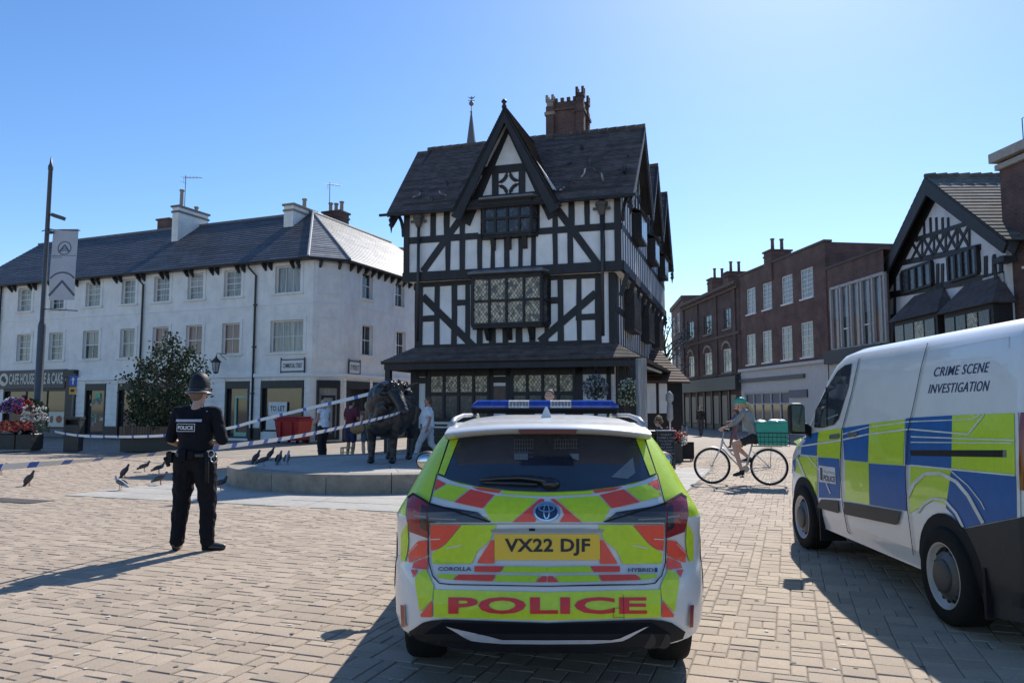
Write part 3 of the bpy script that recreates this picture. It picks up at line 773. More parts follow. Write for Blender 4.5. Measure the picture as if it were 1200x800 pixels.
# wall lantern
lp = T.uz(266.5, 430); ln = thing('wall_lantern', 'black glazed lantern on a bracket above the mint green door', 'lantern', T.m @ Vector((lp[0], -.75, lp[1])), T.ang)
MB().lathe([(.02,.52),(.05,.42),(.10,.36),(.26,.22),(.27,.19),(.2,.19)], 6).build('hood', BLACKM, ln)
MB().lathe([(.19,.18),(.10,-.28),(.02,-.30)], 6).build('lantern_glass', mat('lantern_glass',(.35,.36,.36),.15,var=.2), ln)
q = MB()
for i in range(6):
    a = 2*PI*i/6; q.tube([(.2*math.cos(a),.2*math.sin(a),.19),(.11*math.cos(a),.11*math.sin(a),-.29)], .012, 4)
q.lathe([(.11,-.27),(.12,-.31),(.03,-.36)], 6); q.build('cage', BLACKM, ln)
q = MB().tube([(0,0,.5),(0,.05,.62),(0,.7,.62)], .018, 6).tube([(0,.2,.62),(0,.45,.45),(0,.68,.35)], .014, 6); q.build('bracket', BLACKM, ln)
# neighbour to the left, brick front just in the frame
# ================================================================== black and white timber house
Hl = at_depth(474, 300, 25.65); Hr = at_depth(729, 300, 23.45)
H = Frame(Hl, Hr); W = H.L; LEN = 13.0
hou = thing('timber_framed_house', 'tall black and white timber framed house standing alone in the middle of the square', 'building', m=H.m)
HS = SubFrame(H, Matrix.Translation((W, 0, 0)) @ Matrix.Rotation(PI/2, 4, 'Z'))
def z3(x, y): return (440+x/4.444, 230+y/4.444)
def z4(x, y): return (630+x/4.444, 220+y/4.444)
def g1(x, y): return (440+x/5, 100+y/5)
def zz(*pts, v=0.0): return sum(H.uz(*p, v)[1] for p in pts)/len(pts)
F1V, GV = .28, .42
zE = zz(z3(300,46), z4(200,52)); zM = zz(z3(200,215), z4(200,230)); zJt = zz(z3(300,386), z4(100,412)); zJb = zz(z3(300,432), z4(100,455))
print('house W', W, 'eave', zE, 'mid', zM, 'jetty', zJt, zJb)
zP = zz((560,405), (680,404), v=F1V); 
# solid plaster bodies
mb = MB(); RG = MB()
mb.box(0,0,zJb+.05,W,LEN,zE+.15)
mb.build('upper_storey_wall', PLASTER, hou)
MB().box(.3,F1V,zP-.5,W-.3,LEN-.3,zJb+.05).build('middle_storey_wall', PLASTER, hou)
MB().box(.35,GV,0,W-.35,LEN-.3,zP-.5).build('ground_storey_wall', PLASTER, hou)
def tb_(p0, p1, w_, v, name='beam', th=.09, fr=H, m4=None, proud=.035):
    a = fr.uz(p0[0], p0[1], v); b = fr.uz(p1[0], p1[1], v)
    q = MB(); q.m = m4; q.bar((a[0], v-proud+th/2, a[1]), (b[0], v-proud+th/2, b[1]), w_, th, up=(0,1,0)) if 0 else None
    A = Vector((a[0],0,a[1])); B = Vector((b[0],0,b[1])); d = (B-A).normalized(); n = Vector((-d.z,0,d.x))*w_/2
    q.prism([((A-n).x,(A-n).z),((B-n).x,(B-n).z),((B+n).x,(B+n).z),((A+n).x,(A+n).z)], v-proud, v-proud+th)
    return q.build(name, TIMBER, hou)
def post(px, wpx, zlo, zhi, v, py=300, name='post', proud=.03):
    wpx *= .90
    a = H.uz(px-wpx/2, py, v)[0]; b = H.uz(px+wpx/2, py, v)[0]
    jt = lambda: random.uniform(-.014,.014)
    return MB().prism([(a+jt(),zlo),(b+jt(),zlo),(b+jt(),(zlo+zhi)/2),(b+jt(),zhi),(a+jt(),zhi),(a+jt(),(zlo+zhi)/2)], v-proud, v+.05).build(name, TIMBER, hou)
def rail(px0, px1, zc, h_, v, name='rail', py=300, proud=.034):
    a = H.uz(px0, py, v)[0] if px0 is not None else 0.0; b = H.uz(px1, py, v)[0] if px1 is not None else W
    jt = lambda: random.uniform(-.012,.012)
    return MB().prism([(a,zc-h_/2+jt()),((a+b)/2,zc-h_/2+jt()),(b,zc-h_/2+jt()),(b,zc+h_/2+jt()),((a+b)/2,zc+h_/2+jt()),(a,zc+h_/2+jt())], v-proud, v+.05).build(name, TIMBER, hou)
# second floor front
MB().box(-.04,-.07,zJb,W+.04,.1,zJt+.02).build('jetty_beam', TIMBER, hou)
MB().box(-.03,-.052,zE-.02,W+.03,.1,zE+.2).build('wall_plate', TIMBER, hou)
zr = .22
winL, winR = z3(535,0)[0], z3(838,0)[0]
rail(None, winL, zM, zr, 0); rail(winR, None, zM, zr, 0)
cornr = [(z3(163,0)[0], 7.5), (z4(420,0)[0], 9)]
for px, w_ in cornr: post(px, w_, zJt, zE, 0, proud=.06, name='corner_post')
for x0, x1 in ((285,315),(355,387)): post(z3((x0+x1)/2,0)[0], (x1-x0)/4.444, zM, zE, 0)
for x0, x1 in ((365,392),(438,468)): post(z3((x0+x1)/2,0)[0], (x1-x0)/4.444, zJt, zM, 0)
post(z3(453,0)[0], 6.4, zM, zE, 0)
for x0, x1 in ((530,557),(600,625),(668,700),(743,768),(810,838)): post(z3((x0+x1)/2,0)[0], (x1-x0)/4.444, zJt, zM+.05, 0)
for x0, x1 in ((78,108),(160,195),(245,275),(325,355)): post(z4((x0+x1)/2,0)[0], (x1-x0)/4.444, zM, zE, 0)
for x0, x1 in ((78,108),(155,187),(325,353)): post(z4((x0+x1)/2,0)[0], (x1-x0)/4.444, zJt, zM, 0)
rail(winL, winR, zz(z3(620,200), z3(760,200))-.06, .16, 0)
tb_(z3(500,38), z3(248,392), .23, 0, 'brace'); tb_(z4(72,70), z4(322,410), .23, 0, 'brace')
# first floor front
def f1(p): return H.uz(p[0], p[1], F1V)
zT1, zB1 = zJb, zP-.02
for x0, x1 in ((205,248),(308,337),(395,427),(468,494)): post(z3((x0+x1)/2,0)[0], (x1-x0)/4.444, zB1, zT1, F1V, py=360)
for x0, x1 in ((34,58),(104,138),(202,231),(298,334)): post(z4((x0+x1)/2,0)[0], (x1-x0)/4.444, zB1, zT1, F1V, py=360)
for x0, x1 in ((528,560),(590,628),(662,694),(730,767),(800,835)): post(z3((x0+x1)/2,0)[0], (x1-x0)/4.444, zB1, f1(z3(680,670))[1], F1V, py=395)
rail(z3(245,0)[0], z3(325,0)[0], f1(z3(280,636))[1], .2, F1V, py=370); rail(z3(420,0)[0], z3(480,0)[0], f1(z3(450,554))[1], .2, F1V, py=355)
rail(z4(50,0)[0], z4(110,0)[0], f1(z4(80,587))[1], .2, F1V, py=352); rail(z4(200,0)[0], z4(305,0)[0], f1(z4(250,672))[1], .2, F1V, py=370)
tb_(z3(248,522), z3(520,790), .24, F1V, 'brace'); tb_(z4(12,800), z4(304,548), .24, F1V, 'brace')
rail(z3(205,0)[0], z4(334,0)[0], zT1-.08, .16, F1V, py=325); rail(z3(205,0)[0], z4(334,0)[0], zB1+.05, .16, F1V, py=404)
MB().box(W-.48,F1V-.05,zB1,W-.27,F1V+.4,zT1).build('corner_post', TIMBER, hou)
# oriel windows
def oriel(px0, px1, py0, py1, v, proj, cols, rows, glass_rows, name, canopy):
    u0, z0, u1, z1 = H.rect(px0, py0, px1, py1, v-proj); ci = .22
    pts = [(u0, v), (u0+ci*.7, v-proj), (u1-ci*.7, v-proj), (u1, v)]
    o = MB().slab(pts, z0-.12, z0).build('oriel_window', TIMBER, hou); MB().slab(pts, z1, z1+.12).build('window_head', TIMBER, o)
    q = MB()
    segs = [(pts[0], pts[1], 1), (pts[1], pts[2], cols), (pts[2], pts[3], 1)]
    for (a, b, n) in segs:
        A = Vector((*a, 0)); B = Vector((*b, 0)); d = (B-A).normalized(); nn = Vector((d.y, -d.x, 0))
        for i in range(n+1):
            c = A.lerp(B, i/n); q.bar(c+Vector((0,0,z0)), c+Vector((0,0,z1)), .09 if i in (0,n) else .07, .09, up=nn)
        for j in range(rows+1):
            z = z0+(z1-z0)*j/rows; q.bar(A+Vector((0,0,z)), B+Vector((0,0,z)), .085, .08)
        for i in range(n):
            for j in range(rows):
                p0, p1 = A.lerp(B, i/n)-nn*.02, A.lerp(B, (i+1)/n)-nn*.02; za, zb = z0+(z1-z0)*j/rows, z0+(z1-z0)*(j+1)/rows
                gm = glass_rows(i, j, n)
                MB().quad((p0.x,p0.y,za),(p1.x,p1.y,za),(p1.x,p1.y,zb),(p0.x,p0.y,zb)).build('leaded_pane', gm, o)
    q.build('mullions', TIMBER, o)
    if canopy:
        e = .22; q = MB(); pl_ = [(u0-e,v),(u0+ci*.7-e*.4,v-proj-e),(u1-ci*.7+e*.4,v-proj-e),(u1+e,v)]
        z = z1+.12; q.slab(pl_, z, z+.06)
        top = [(u0+.2, v-.05), (u1-.2, v-.05)]
        q.add([(pl_[0][0],v,z+.06),(pl_[1][0],pl_[1][1],z+.06),(pl_[2][0],pl_[2][1],z+.06),(pl_[3][0],v,z+.06),(u0+.35,v,z+canopy),(u1-.35,v,z+canopy)],
              [(0,1,4),(1,2,5,4),(2,3,5)])
        q.build('canopy_roof', LEAD, o)
    # consoles underneath
    for f in (.22,.5,.78):
        c = u0+(u1-u0)*f; q = MB(); q.add([(c-.07,v-.02,z0-.5),(c-.07,v-.08,z0-.5),(c-.07,v-proj+.05,z0-.12),(c-.07,v-.02,z0-.12),(c+.07,v-.02,z0-.5),(c+.07,v-.08,z0-.5),(c+.07,v-proj+.05,z0-.12),(c+.07,v-.02,z0-.12)],
            [(0,1,2,3),(7,6,5,4),(0,4,5,1),(1,5,6,2),(2,6,7,3),(3,7,4,0)]); q.build('console', TIMBER, o)
    return o
oriel(z3(540,0)[0], z3(836,0)[0], 237.5, 273, 0, .28, 4, 2, lambda i,j,n: LEADEDG if (j == 1 or n == 1) else LEADEDD, 'o', .22)
oriel(z3(482,0)[0], z3(885,0)[0]+1, 324.5, 379, F1V, .45, 4, 2, lambda i,j,n: LEADED if n > 1 else LEADEDD, 'o', .32)
# ---- roofs
ovE = .38
def sg(px, py, v=-.42): return HS.uz(px, py, v)
r1 = sg(757.5,150); r2 = sg(776.5,191.5); r3 = sg(791,225)
print('ridges', r1, r2, r3)
R1, R2, R3 = 3.1, 7.2, 10.9; Z1, Z2, Z3 = 11.5, 11.35, 11.2
V1, V2 = 5.3, 9.1; ZV = 8.95
ze = zE+.14; zf_ = ze-ovE*.95
UL, UR = -.52, W+.42
roofs = [((UL,-ovE,zf_),(UR,-ovE,zf_),(UR,R1,Z1),(UL-.42,R1,Z1),42),((UR,V1,ZV),(UL,V1,ZV),(UL-.42,R1,Z1),(UR,R1,Z1),14),
         ((UL,V1,ZV),(UR,V1,ZV),(UR,R2,Z2),(UL,R2,Z2),14),((UR,V2,ZV),(UL,V2,ZV),(UL,R2,Z2),(UR,R2,Z2),12),
         ((UL,V2,ZV),(UR,V2,ZV),(UR,R3,Z3),(UL,R3,Z3),12),((UR,LEN+ovE,zf_),(UL,LEN+ovE,zf_),(UL,R3,Z3),(UR,R3,Z3),18)]
for e0,e1,r_1,r_0,n in roofs: slope(hou, e0, e1, r_1, r_0, TILE, n, th=.09)
for R, Z in ((R1,Z1),(R2,Z2),(R3,Z3)):
    q = MB(); k = int((UR-UL)/.33)
    for i in range(k):
        a = UL+(UR-UL)*i/k; q.tube([(a,R,Z+.03),(a+(UR-UL)/k*.97,R,Z+.035)], [.085,.095], 6)
    q.build('ridge_tiles', TILE, hou, smooth=False)
# side gable walls (right and left) with verge boards
for side in (0, 1):
    uu = W-.0 if side == 0 else 0.0; out = 1 if side == 0 else -1
    for (va, vr, vb, zr_, za, zb) in ((0,R1,V1,Z1,zE+.1,ZV),(V1,R2,V2,Z2,ZV,ZV),(V2,R3,LEN,Z3,ZV,zE+.1)):
        q = MB(); q.add([(uu-.1*out,va,zE+.1),(uu-.1*out,vb,zE+.1),(uu-.1*out,vb,zb),(uu-.1*out,vr,zr_-.1),(uu-.1*out,va,za)]+[(uu,va,zE+.1),(uu,vb,zE+.1),(uu,vb,zb),(uu,vr,zr_-.1),(uu,va,za)], [(0,1,2,3,4),(9,8,7,6,5)])
        q.build('gable_wall', PLASTER, hou)
        ux = uu+(.36*out)
        for (p, zp_) in ((va, za), (vb, zb)):
            q = MB().bar((ux,vr,zr_-.18),(ux,p+(-.3 if p == 0 else (.3 if p == LEN else 0)),zp_-.28),.07,.34,up=(1,0,0)) if 0 else MB()
            A = Vector((ux,vr,zr_-.16)); B = Vector((ux,p+(-.35 if p == 0 else (.35 if p == LEN else 0)),zp_-.35-(.3 if p in (0,LEN) else -.1)))
            q.bar(A, B, .32, .07, up=(1,0,0)); q.build('bargeboard', TIMBER, hou)
        if side == 0:
            for k in range(1, 7):
                vv = va+(vb-va)*k/7; zt = zr_-.2-(zr_-ZV)*abs(vv-vr)/max(vr-va, vb-vr)
                if zt > zE+.35: MB().box(uu,vv-.06,zE+.1,uu+.05,vv+.06,zt).build('gable_stud', TIMBER, hou)
            MB().box(uu,va+.3,zE+.75,uu+.06,vb-.3,zE+.95).build('collar', TIMBER, hou)
# front cross gable
ga = g1(770,122); GVv = -.50
gu, gz = H.uz(ga[0], ga[1], GVv); gz = min(gz, Z1+.12)
fl = H.uz(530, 248, GVv); frr = H.uz(654, 234, GVv); zft = 8.0; hw = (frr[0]-fl[0])/2; gu = (frr[0]+fl[0])/2; print('gable', gu, gz, hw, fl, frr)
slope(hou, (gu-hw,2.9,zft),(gu-hw,GVv,zft),(gu,GVv,gz),(gu,2.9,gz), TILE, 40, name='gable_roof_slope', th=.08)
slope(hou, (gu+hw,GVv,zft),(gu+hw,2.9,zft),(gu,2.9,gz),(gu,GVv,gz), TILE, 40, name='gable_roof_slope', th=.08)
sl = (gz-zft)/hw
for s_ in (-1, 1):
    ang = math.atan(sl); off = .20/math.sin(ang) 
    # wide dark soffit behind the bargeboard
    A = Vector((gu, 0, gz-.12)); B = Vector((gu+s_*(hw+.04), 0, zft-.16)); d = (B-A).normalized(); n = Vector((-s_*abs(d.z), 0, -abs(d.x))) 
    q = MB().prism([((A).x,A.z),((B).x,B.z),((B+n*.36).x,(B+n*.36).z),((A+Vector((0,0,-.36/abs(n.x)))).x,(A+Vector((0,0,-.36/abs(n.x)))).z)], GVv, GVv+.08)
    q.build('bargeboard', TIMBER, hou)
    q = MB().prism([((A+n*.15).x,(A+n*.15).z),((B+n*.15).x,(B+n*.15).z),((B+n*.55).x,(B+n*.55).z),((A+Vector((0,0,-.55/abs(n.x)))).x,(A+Vector((0,0,-.55/abs(n.x)))).z)], -.05, 0.0)
    q.build('principal_rafter', TIMBER, hou)
# gable infill
q = MB().prism([(gu-hw+.1, zE+.1),(gu+hw-.1, zE+.1),(gu, gz-.25)], -.012, .25); q.build('gable_wall', PLASTER, hou)
zc0 = H.uz(*g1(780,490))[1]; uA, uB = H.uz(*g1(704,560))[0], H.uz(*g1(860,560))[0]; zb0 = H.uz(*g1(780,640))[1]
q = MB().box(gu-.95,-.06,zc0-.13,gu+.95,-.01,zc0+.13); q.build('collar', TIMBER, hou)
q = MB().box(uA-.11,-.055,zE+.2,uA+.11,-.01,zc0-.13); q.build('stud', TIMBER, hou)
q = MB().box(uB-.11,-.055,zE+.2,uB+.11,-.01,zc0-.13); q.build('stud', TIMBER, hou)
MB().box(gu-hw+.2,-.054,zE+.04,gu+hw-.2,-.01,zb0+.02).build('tie_beam', TIMBER, hou)
# quatrefoil braces: four curved pieces
cx_, cz_ = (uA+uB)/2, (zc0-.13+zb0)/2+.0; hx, hz = (uB-uA)/2-.11, (zc0-.13-zb0)/2
for sx in (-1,1):
    for sz in (-1,1):
        pts = []
        for k in range(7):
            a = PI/2*k/6; r_ = .84; pts.append((cx_+sx*(hx-hx*r_*math.cos(a)*1.0), -.033, cz_+sz*(hz-hz*r_*math.sin(a))))
        q = MB()
        for k in range(6): q.bar(pts[k], pts[k+1], .045, .11, up=(0,0,1) if k < 4 else (1,0,0))
        q.build('curved_brace', TIMBER, hou)
# finial, pendants
def turned(u, v, z, h_, r_=.07, down=False, name='finial'):
    s_ = -1 if down else 1
    prof = [(r_*.5,0),(r_*.9,.06*s_),(r_*.4,.14*s_*1),(r_,.22*s_),(r_*.45,.30*s_),(.01,h_*s_)]
    return MB().lathe(prof, 8, (u, v, z)).build(name, TIMBER, hou, smooth=True)
turned(gu, GVv, gz-.06, .16, .10)
for u_, v_ in ((UL+.12,-ovE+.15),(UR-.1,-ovE+.1),(UR-.08,LEN+.25),(UR-.08,V1),(UR-.08,V2)): turned(u_, v_, (zf_ if v_ < 0 or v_ > 12 else ZV)-.12, .5, .10, True, 'pendant')
MB().tube([(UL-.25,-ovE-.02,zf_-.02),(UR+.1,-ovE-.02,zf_-.02)], .05, 6).build('gutter', BLACKM, hou)
for s_ in (0, 1):     # curved eaves bracket at the corners
    u_ = -.04 if s_ == 0 else W+.04; du = -.4 if s_ == 0 else .3
    q = MB(); pts = [(u_,-.02,zE-.95)]+[(u_+du*(1-math.cos(k/5*PI/2)),-.02,zE-.95+.9*math.sin(k/5*PI/2)) for k in range(1,6)]
    q.tube(pts, .06, 6).build('corner_bracket', TIMBER, hou)
# rainwater pipes with ornate heads
for px, zt in ((z3(231,0)[0], zE-.1), (z4(340,0)[0], zE-.15)):
    u_ = H.uz(px, 300)[0]; MB().tube([(u_,-.12,zt),(u_,-.12,zP+.2)], .055, 8).build('downpipe', PIPE, hou, smooth=True)
    q = MB().lathe([(.07,-.35),(.10,-.3),(.17,-.08),(.2,-.05),(.2,.06),(.12,.08)], 8, (u_,-.14,zt-.25)).box(u_-.28,-.16,zt-.42,u_+.28,-.10,zt-.34); q.build('rainwater_head', mat('pipe_head',(.07,.065,.06),.5), hou)
# ---- pent roof round the ground storey
zpb = H.uz(600, 421, -.72)[1]; ul_ = H.uz(446, 421, -.72)[0]; ur_ = H.uz(751, 421, -.72)[0]
if ur_ > W+1.2: ur_ = W+1.0
zpt = zP+.02
print('pent', zpb, zpt, ul_, ur_)
slope(hou, (ul_,-.72,zpb),(ur_,-.72,zpb),(W-.3,F1V,zpt),(.3,F1V,zpt), TILE, 11, name='pent_roof_slope', th=.07)
slope(hou, (ur_,-.72,zpb),(ur_,LEN,zpb),(W-.3,LEN,zpt),(W-.3,F1V,zpt), TILE, 11, name='pent_roof_slope', th=.07)
slope(hou, (ul_,LEN,zpb),(ul_,-.72,zpb),(.3,F1V,zpt),(.3,LEN,zpt), TILE, 11, name='pent_roof_slope', th=.07)
MB().box(ul_+.1,-.66,zpb-.26,ur_-.1,-.5,zpb-.06).build('pent_beam', TIMBER, hou)
MB().box(ul_+.15,-.64,zpb-.1,ur_-.15,LEN-.2,zpb-.07).build('pent_ceiling', DARK, hou)
MB().box(ul_+.1,-.5,zpb-.27,ul_+.26,LEN-.2,zpb-.08).build('pent_beam', TIMBER, hou)
for u_, v_ in ((ul_+.22,-.56),(ul_+.22,3.2),(ul_+.22,7.5),(ur_-.25,-.5)):
    MB().box(u_-.09,v_-.09,0,u_+.09,v_+.09,zpb-.26).build('pent_post', TIMBER, hou)
# ground storey front
def G5(x, y): return (430+x/4.705, 390+y/4.705)
def G6(x, y): return (620+x/4.705, 390+y/4.705)
gz0 = lambda py: H.uz(600, py, GV)[1]
MB().box(.35,GV-.06,zpb-.45,W-.35,GV+.02,zpb-.08).build('ground_beam', TIMBER, hou)
MB().box(.35,GV-.05,0,W-.35,GV+.02,.85).build('ground_sill_boards', TIMBER, hou)
def gpost(px0, px1, z0=0, z1=None, name='post', proud=.06):
    a, b = H.uz(px0, 440, GV)[0], H.uz(px1, 440, GV)[0]
    return MB().box(a,GV-proud,z0,b,GV+.03,z1 or zpb-.1).build(name, TIMBER, hou)
gpost(482, G5(288,0)[0]); gpost(G5(326,0)[0], 504.5); gpost(572, G5(698,0)[0]); gpost(G5(768,0)[0], 601); gpost(672, 683); gpost(726, 731.5)
gpost(696, 700); gpost(711, 716)
for pa, pb_ in ((504,573),(600.5,673)):
    a, b = H.uz(pa,440,GV)[0], H.uz(pb_,440,GV)[0]; z0, zm, z1 = gz0(492), gz0(461), gz0(430)
    fr_ = MB().box(a,GV-.08,zm-.06,b,GV+.02,zm+.06).box(a,GV-.08,z0-.06,b,GV+.02,z0+.06).box(a,GV-.08,z1-.04,b,GV+.02,z1+.06)
    o = fr_.build('leaded_window', TIMBER, hou); q = MB()
    for i in range(5):
        u_ = a+(b-a)*i/4; q.box(u_-.045,GV-.075,z0,u_+.045,GV+.02,z1)
    q.build('mullions', TIMBER, o)
    for i in range(4):
        ua, ub = a+(b-a)*i/4+.045, a+(b-a)*(i+1)/4-.045
        MB().quad((ua,GV-.03,zm+.06),(ub,GV-.03,zm+.06),(ub,GV-.03,z1-.04),(ua,GV-.03,z1-.04)).build('leaded_pane', LEADED, o)
        MB().quad((ua,GV-.03,z0+.06),(ub,GV-.03,z0+.06),(ub,GV-.03,zm-.06),(ua,GV-.03,zm-.06)).build('leaded_pane', LEADEDD, o)
rz = gz0(444.5); 
for pa, pb_ in ((288/4.705+430, 326/4.705+430),(698/4.705+430,768/4.705+430)):
    a, b = H.uz(pa,440,GV)[0], H.uz(pb_,440,GV)[0]; MB().box(a,GV-.05,rz-.1,b,GV+.02,rz+.1).build('rail', TIMBER, hou)
a, b = H.uz(577,440,GV)[0], H.uz(594,440,GV)[0]; MB().box(a,GV-.04,gz0(473),b,GV+.01,gz0(452)).build('wall_notice', mat('notice_brown',(.12,.075,.06),.6), hou)
# ---- right side: studs, rails, windows, jetty
hs = HS.local
def sbox(a, b, za, zb, v0, v1, name, m): 
    q = MB(); q.m = hs; q.box(a, v0, za, b, v1, zb); return q.build(name, m, hou)
sbox(-.05, LEN, zJb, zJt+.02, -.07, .05, 'jetty_beam', TIMBER); sbox(0, LEN, zM-.1, zM+.1, -.012, .05, 'rail', TIMBER); sbox(0, LEN, zE-.02, zE+.12, -.04, .05, 'wall_plate', TIMBER)
a = .12
while a < LEN:
    sbox(a, a+.17, zJt, zE, -.008, .05, 'stud', TIMBER); a += .52
for c in (R1, R2, R3):
    o = sbox(c-.75, c+.75, zM+.1, zE-.1, -.32, 0, 'side_oriel', TIMBER)
    for i in range(3):
        q = MB(); q.m = hs; q.quad((c-.68+i*.46,-.325,zM+.18),(c-.26+i*.46,-.325,zM+.18),(c-.26+i*.46,-.325,zE-.18),(c-.68+i*.46,-.325,zE-.18)); q.build('leaded_pane', LEADEDG, o)
    q = MB(); q.m = hs; q.add([(c-.85,-.42,zE-.1),(c+.85,-.42,zE-.1),(c+.85,0,zE+.1),(c-.85,0,zE+.1)],[(0,1,2,3)]); q.build('canopy_roof', LEAD, o)
# middle storey side
a = .1+F1V
while a < LEN-.4:
    sbox(a, a+.2, zP-.1, zJb, .29, .35, 'stud', TIMBER); a += .5
sbox(F1V, LEN-.3, (zP+zJb)/2-.1, (zP+zJb)/2+.1, .255, .35, 'rail', TIMBER)
for c in (R1, R2, R3):
    o = sbox(c-.9, c+.9, zP+.6, zJb-.25, -.05, .3, 'side_oriel', TIMBER)
    for i in range(4):
        q = MB(); q.m = hs; q.quad((c-.84+i*.43,-.055,zP+.7),(c-.46+i*.43,-.055,zP+.7),(c-.46+i*.43,-.055,zJb-.35),(c-.84+i*.43,-.055,zJb-.35)); q.build('leaded_pane', LEADEDD, o)
a = .2+GV
while a < LEN-.5:
    sbox(a, a+.3, 0, zpb, .31, .4, 'stud', TIMBER); a += .55
for k in range(9):
    v_ = .3+k*1.45; q = MB(); q.m = hs; q.bar((v_,.1,zJb-.75),(v_,-.12,zJb-.05),.12,.14); q.build('jetty_bracket', TIMBER, hou)
turned(W+.02, LEN-.1, zJb-.02, .55, .12, True, 'pendant')
# left side studs
a = .1
while a < LEN:
    MB().box(-.04,a,zJt,.0,a+.2,zE).build('stud', TIMBER, hou); a += .8
# ---- ornate brick chimney
cu = H.uz(666, 150, 6.2)[0]; cvv = 6.2; ztop = H.uz(666, 133, cvv)[1]; sc = (H.uz(691,140,cvv)[0]-H.uz(641,140,cvv)[0])
q = MB().box(cu-.62,cvv-.5,Z1-2.5,cu+.62,cvv+.5,ztop); ch = q.build('chimney', BRICKR, hou)
for sx in (-1,1):
    for sy in (-1,1):
        x, y = cu+sx*.62, cvv+sy*.5
        q = MB().box(x-.16,y-.16,Z1-2.5,x+.16,y+.16,ztop+.12); q.build('chimney_pier', BRICKR, ch)
        hgt = 1.0 if sx == 1 else .75
        q = MB().box(x-.21,y-.21,ztop-.25,x+.21,y+.21,ztop-.12).box(x-.13,y-.13,ztop+.12,x+.13,y+.13,ztop+hgt*.55)
        for ax in (-1,1):
            for ay in (-1,1): q.box(x+ax*.12-.05,y+ay*.12-.05,ztop+hgt*.5,x+ax*.12+.05,y+ay*.12+.05,ztop+hgt*.8)
        q.box(x-.17,y-.17,ztop+hgt*.42,x+.17,y+.17,ztop+hgt*.55)
        q.build('chimney_pinnacle', STONE if sx < 0 and sy < 0 else BRICKD, ch)
q = MB().box(cu-.5,cvv-.42,ztop,cu+.5,cvv+.42,ztop+.35)
for i in range(4): q.box(cu-.48+i*.26,cvv-.46,ztop+.35,cu-.34+i*.26,cvv-.34,ztop+.5)
q.box(cu-.7,cvv-.58,ztop-.06,cu+.7,cvv+.58,ztop+.04); q.build('chimney_crown', BRICKD, ch)
# ---- low tiled building behind the right corner
q1 = at_depth(752, 447, 30.5); q2 = at_depth(801.5, 447, 31.5); LW = Frame(q1, q2)
low = thing('low_tiled_annexe', 'low brown tiled annexe with two white wall panels beside the timber house', 'building', m=LW.m)
zt = LW.uz(785, 411, 1.6)[1]; zb = LW.uz(785, 447, -.3)[1]
MB().box(-3,0,0,LW.L-.1,3.2,zb+.2).build('wall', DARK, low)
for a, b in ((758,768.5),(772,781.5)):
    r = LW.rect(a,449,b,484); MB().box(r[0],-.02,r[1],r[2],0,r[3]).build('wall_panel', PLASTER, low)
slope(low, (-3,-.35,zb),(LW.L+.05,-.35,zb),(LW.L,1.6,zt),(-3,1.6,zt), mat('red_brown_tile',(.085,.045,.036),.85,var=.35,scale=3,bump=.4,island=.3,dirt=.2), 12)
slope(low, (LW.L+.05,3.5,zb),(-3,3.5,zb),(-3,1.6,zt),(LW.L,1.6,zt), TILE, 8)
q = MB().add([(LW.L-.1,0,zb),(LW.L-.1,3.2,zb),(LW.L-.1,1.6,zt-.05)],[(0,1,2)]); q.build('gable_wall', DARK, low)
# ---- spire far behind, roofs behind the terrace
sp_ = thing('church_spire', 'slender grey church spire with a weathercock far behind the timber house', 'spire', at_depth(552, 200, 130).xy.to_3d())
zs = lambda py: at_depth(552, py, 130).z
MB().box(-3.2,-3.2,0,3.2,3.2,zs(250)).build('tower', STONE, sp_)
MB().lathe([(3.0,zs(250)),(.9,zs(175)-.5),(.75,zs(165)),(.12,zs(132)),(.25,zs(131.5)),(.1,zs(130))], 8).build('spire', mat('spire_slate',(.10,.11,.13),.7), sp_)
q = MB().tube([(0,0,zs(131)),(0,0,zs(113))], .07, 6).ball((0,0,zs(121.5)), (.45,.45,.45), 8, 6).tube([(-.6,0,zs(118)),(.6,0,zs(118))], .06, 5); q.build('vane_rod', GREYM, sp_)
q = MB().prism([(-.7,zs(113.5)),(-.2,zs(116)),(.3,zs(116)),(.75,zs(112.5)),(.35,zs(114.2)),(-.3,zs(114.6))], -.05, .05); q.build('weathercock', GREYM, sp_)
b1 = at_depth(425, 330, 49); b2 = at_depth(500, 330, 49); BB = Frame(b1, b2)
bk = thing('rear_building', 'brown roofed building glimpsed between the terrace and the timber house', 'building', m=BB.m)
zr_ = BB.uz(460, 289, 3)[1]; z0_ = BB.uz(460, 326, 0)[1]
MB().box(-4,0,0,BB.L+2,7,z0_).build('wall', BRICKD, bk)
slope(bk, (-4,-.2,z0_),(BB.L+2,-.2,z0_),(BB.L+2,3.2,zr_),(-4,3.2,zr_), TILE, 14)
slope(bk, (BB.L+2,7,z0_),(-4,7,z0_),(-4,3.2,zr_),(BB.L+2,3.2,zr_), TILE, 8)
r = BB.rect(459,302,474,322,1.0); q = MB().box(r[0],.3,r[1]-.3,r[2]+1,2.5,r[3]); q.build('dormer', mat('pale_cladding',(.25,.30,.38),.6), bk)
# ================================================================== right side of the square
# facade line of the street (walls look towards -x): frames run from far to near
def sframe(pxa, ya, Ya, pxb, yb, Yb): return Frame(at_depth(pxa, ya, Ya), at_depth(pxb, yb, Yb))
HT = 10.3
def Yof(py, z): return (z-EYE)*FPX/(HORIZON-py)
# --- A: brick building with four sash windows by two storeys
A_ = sframe(866, 323, Yof(323,10.6), 966, 281, Yof(281,10.6))
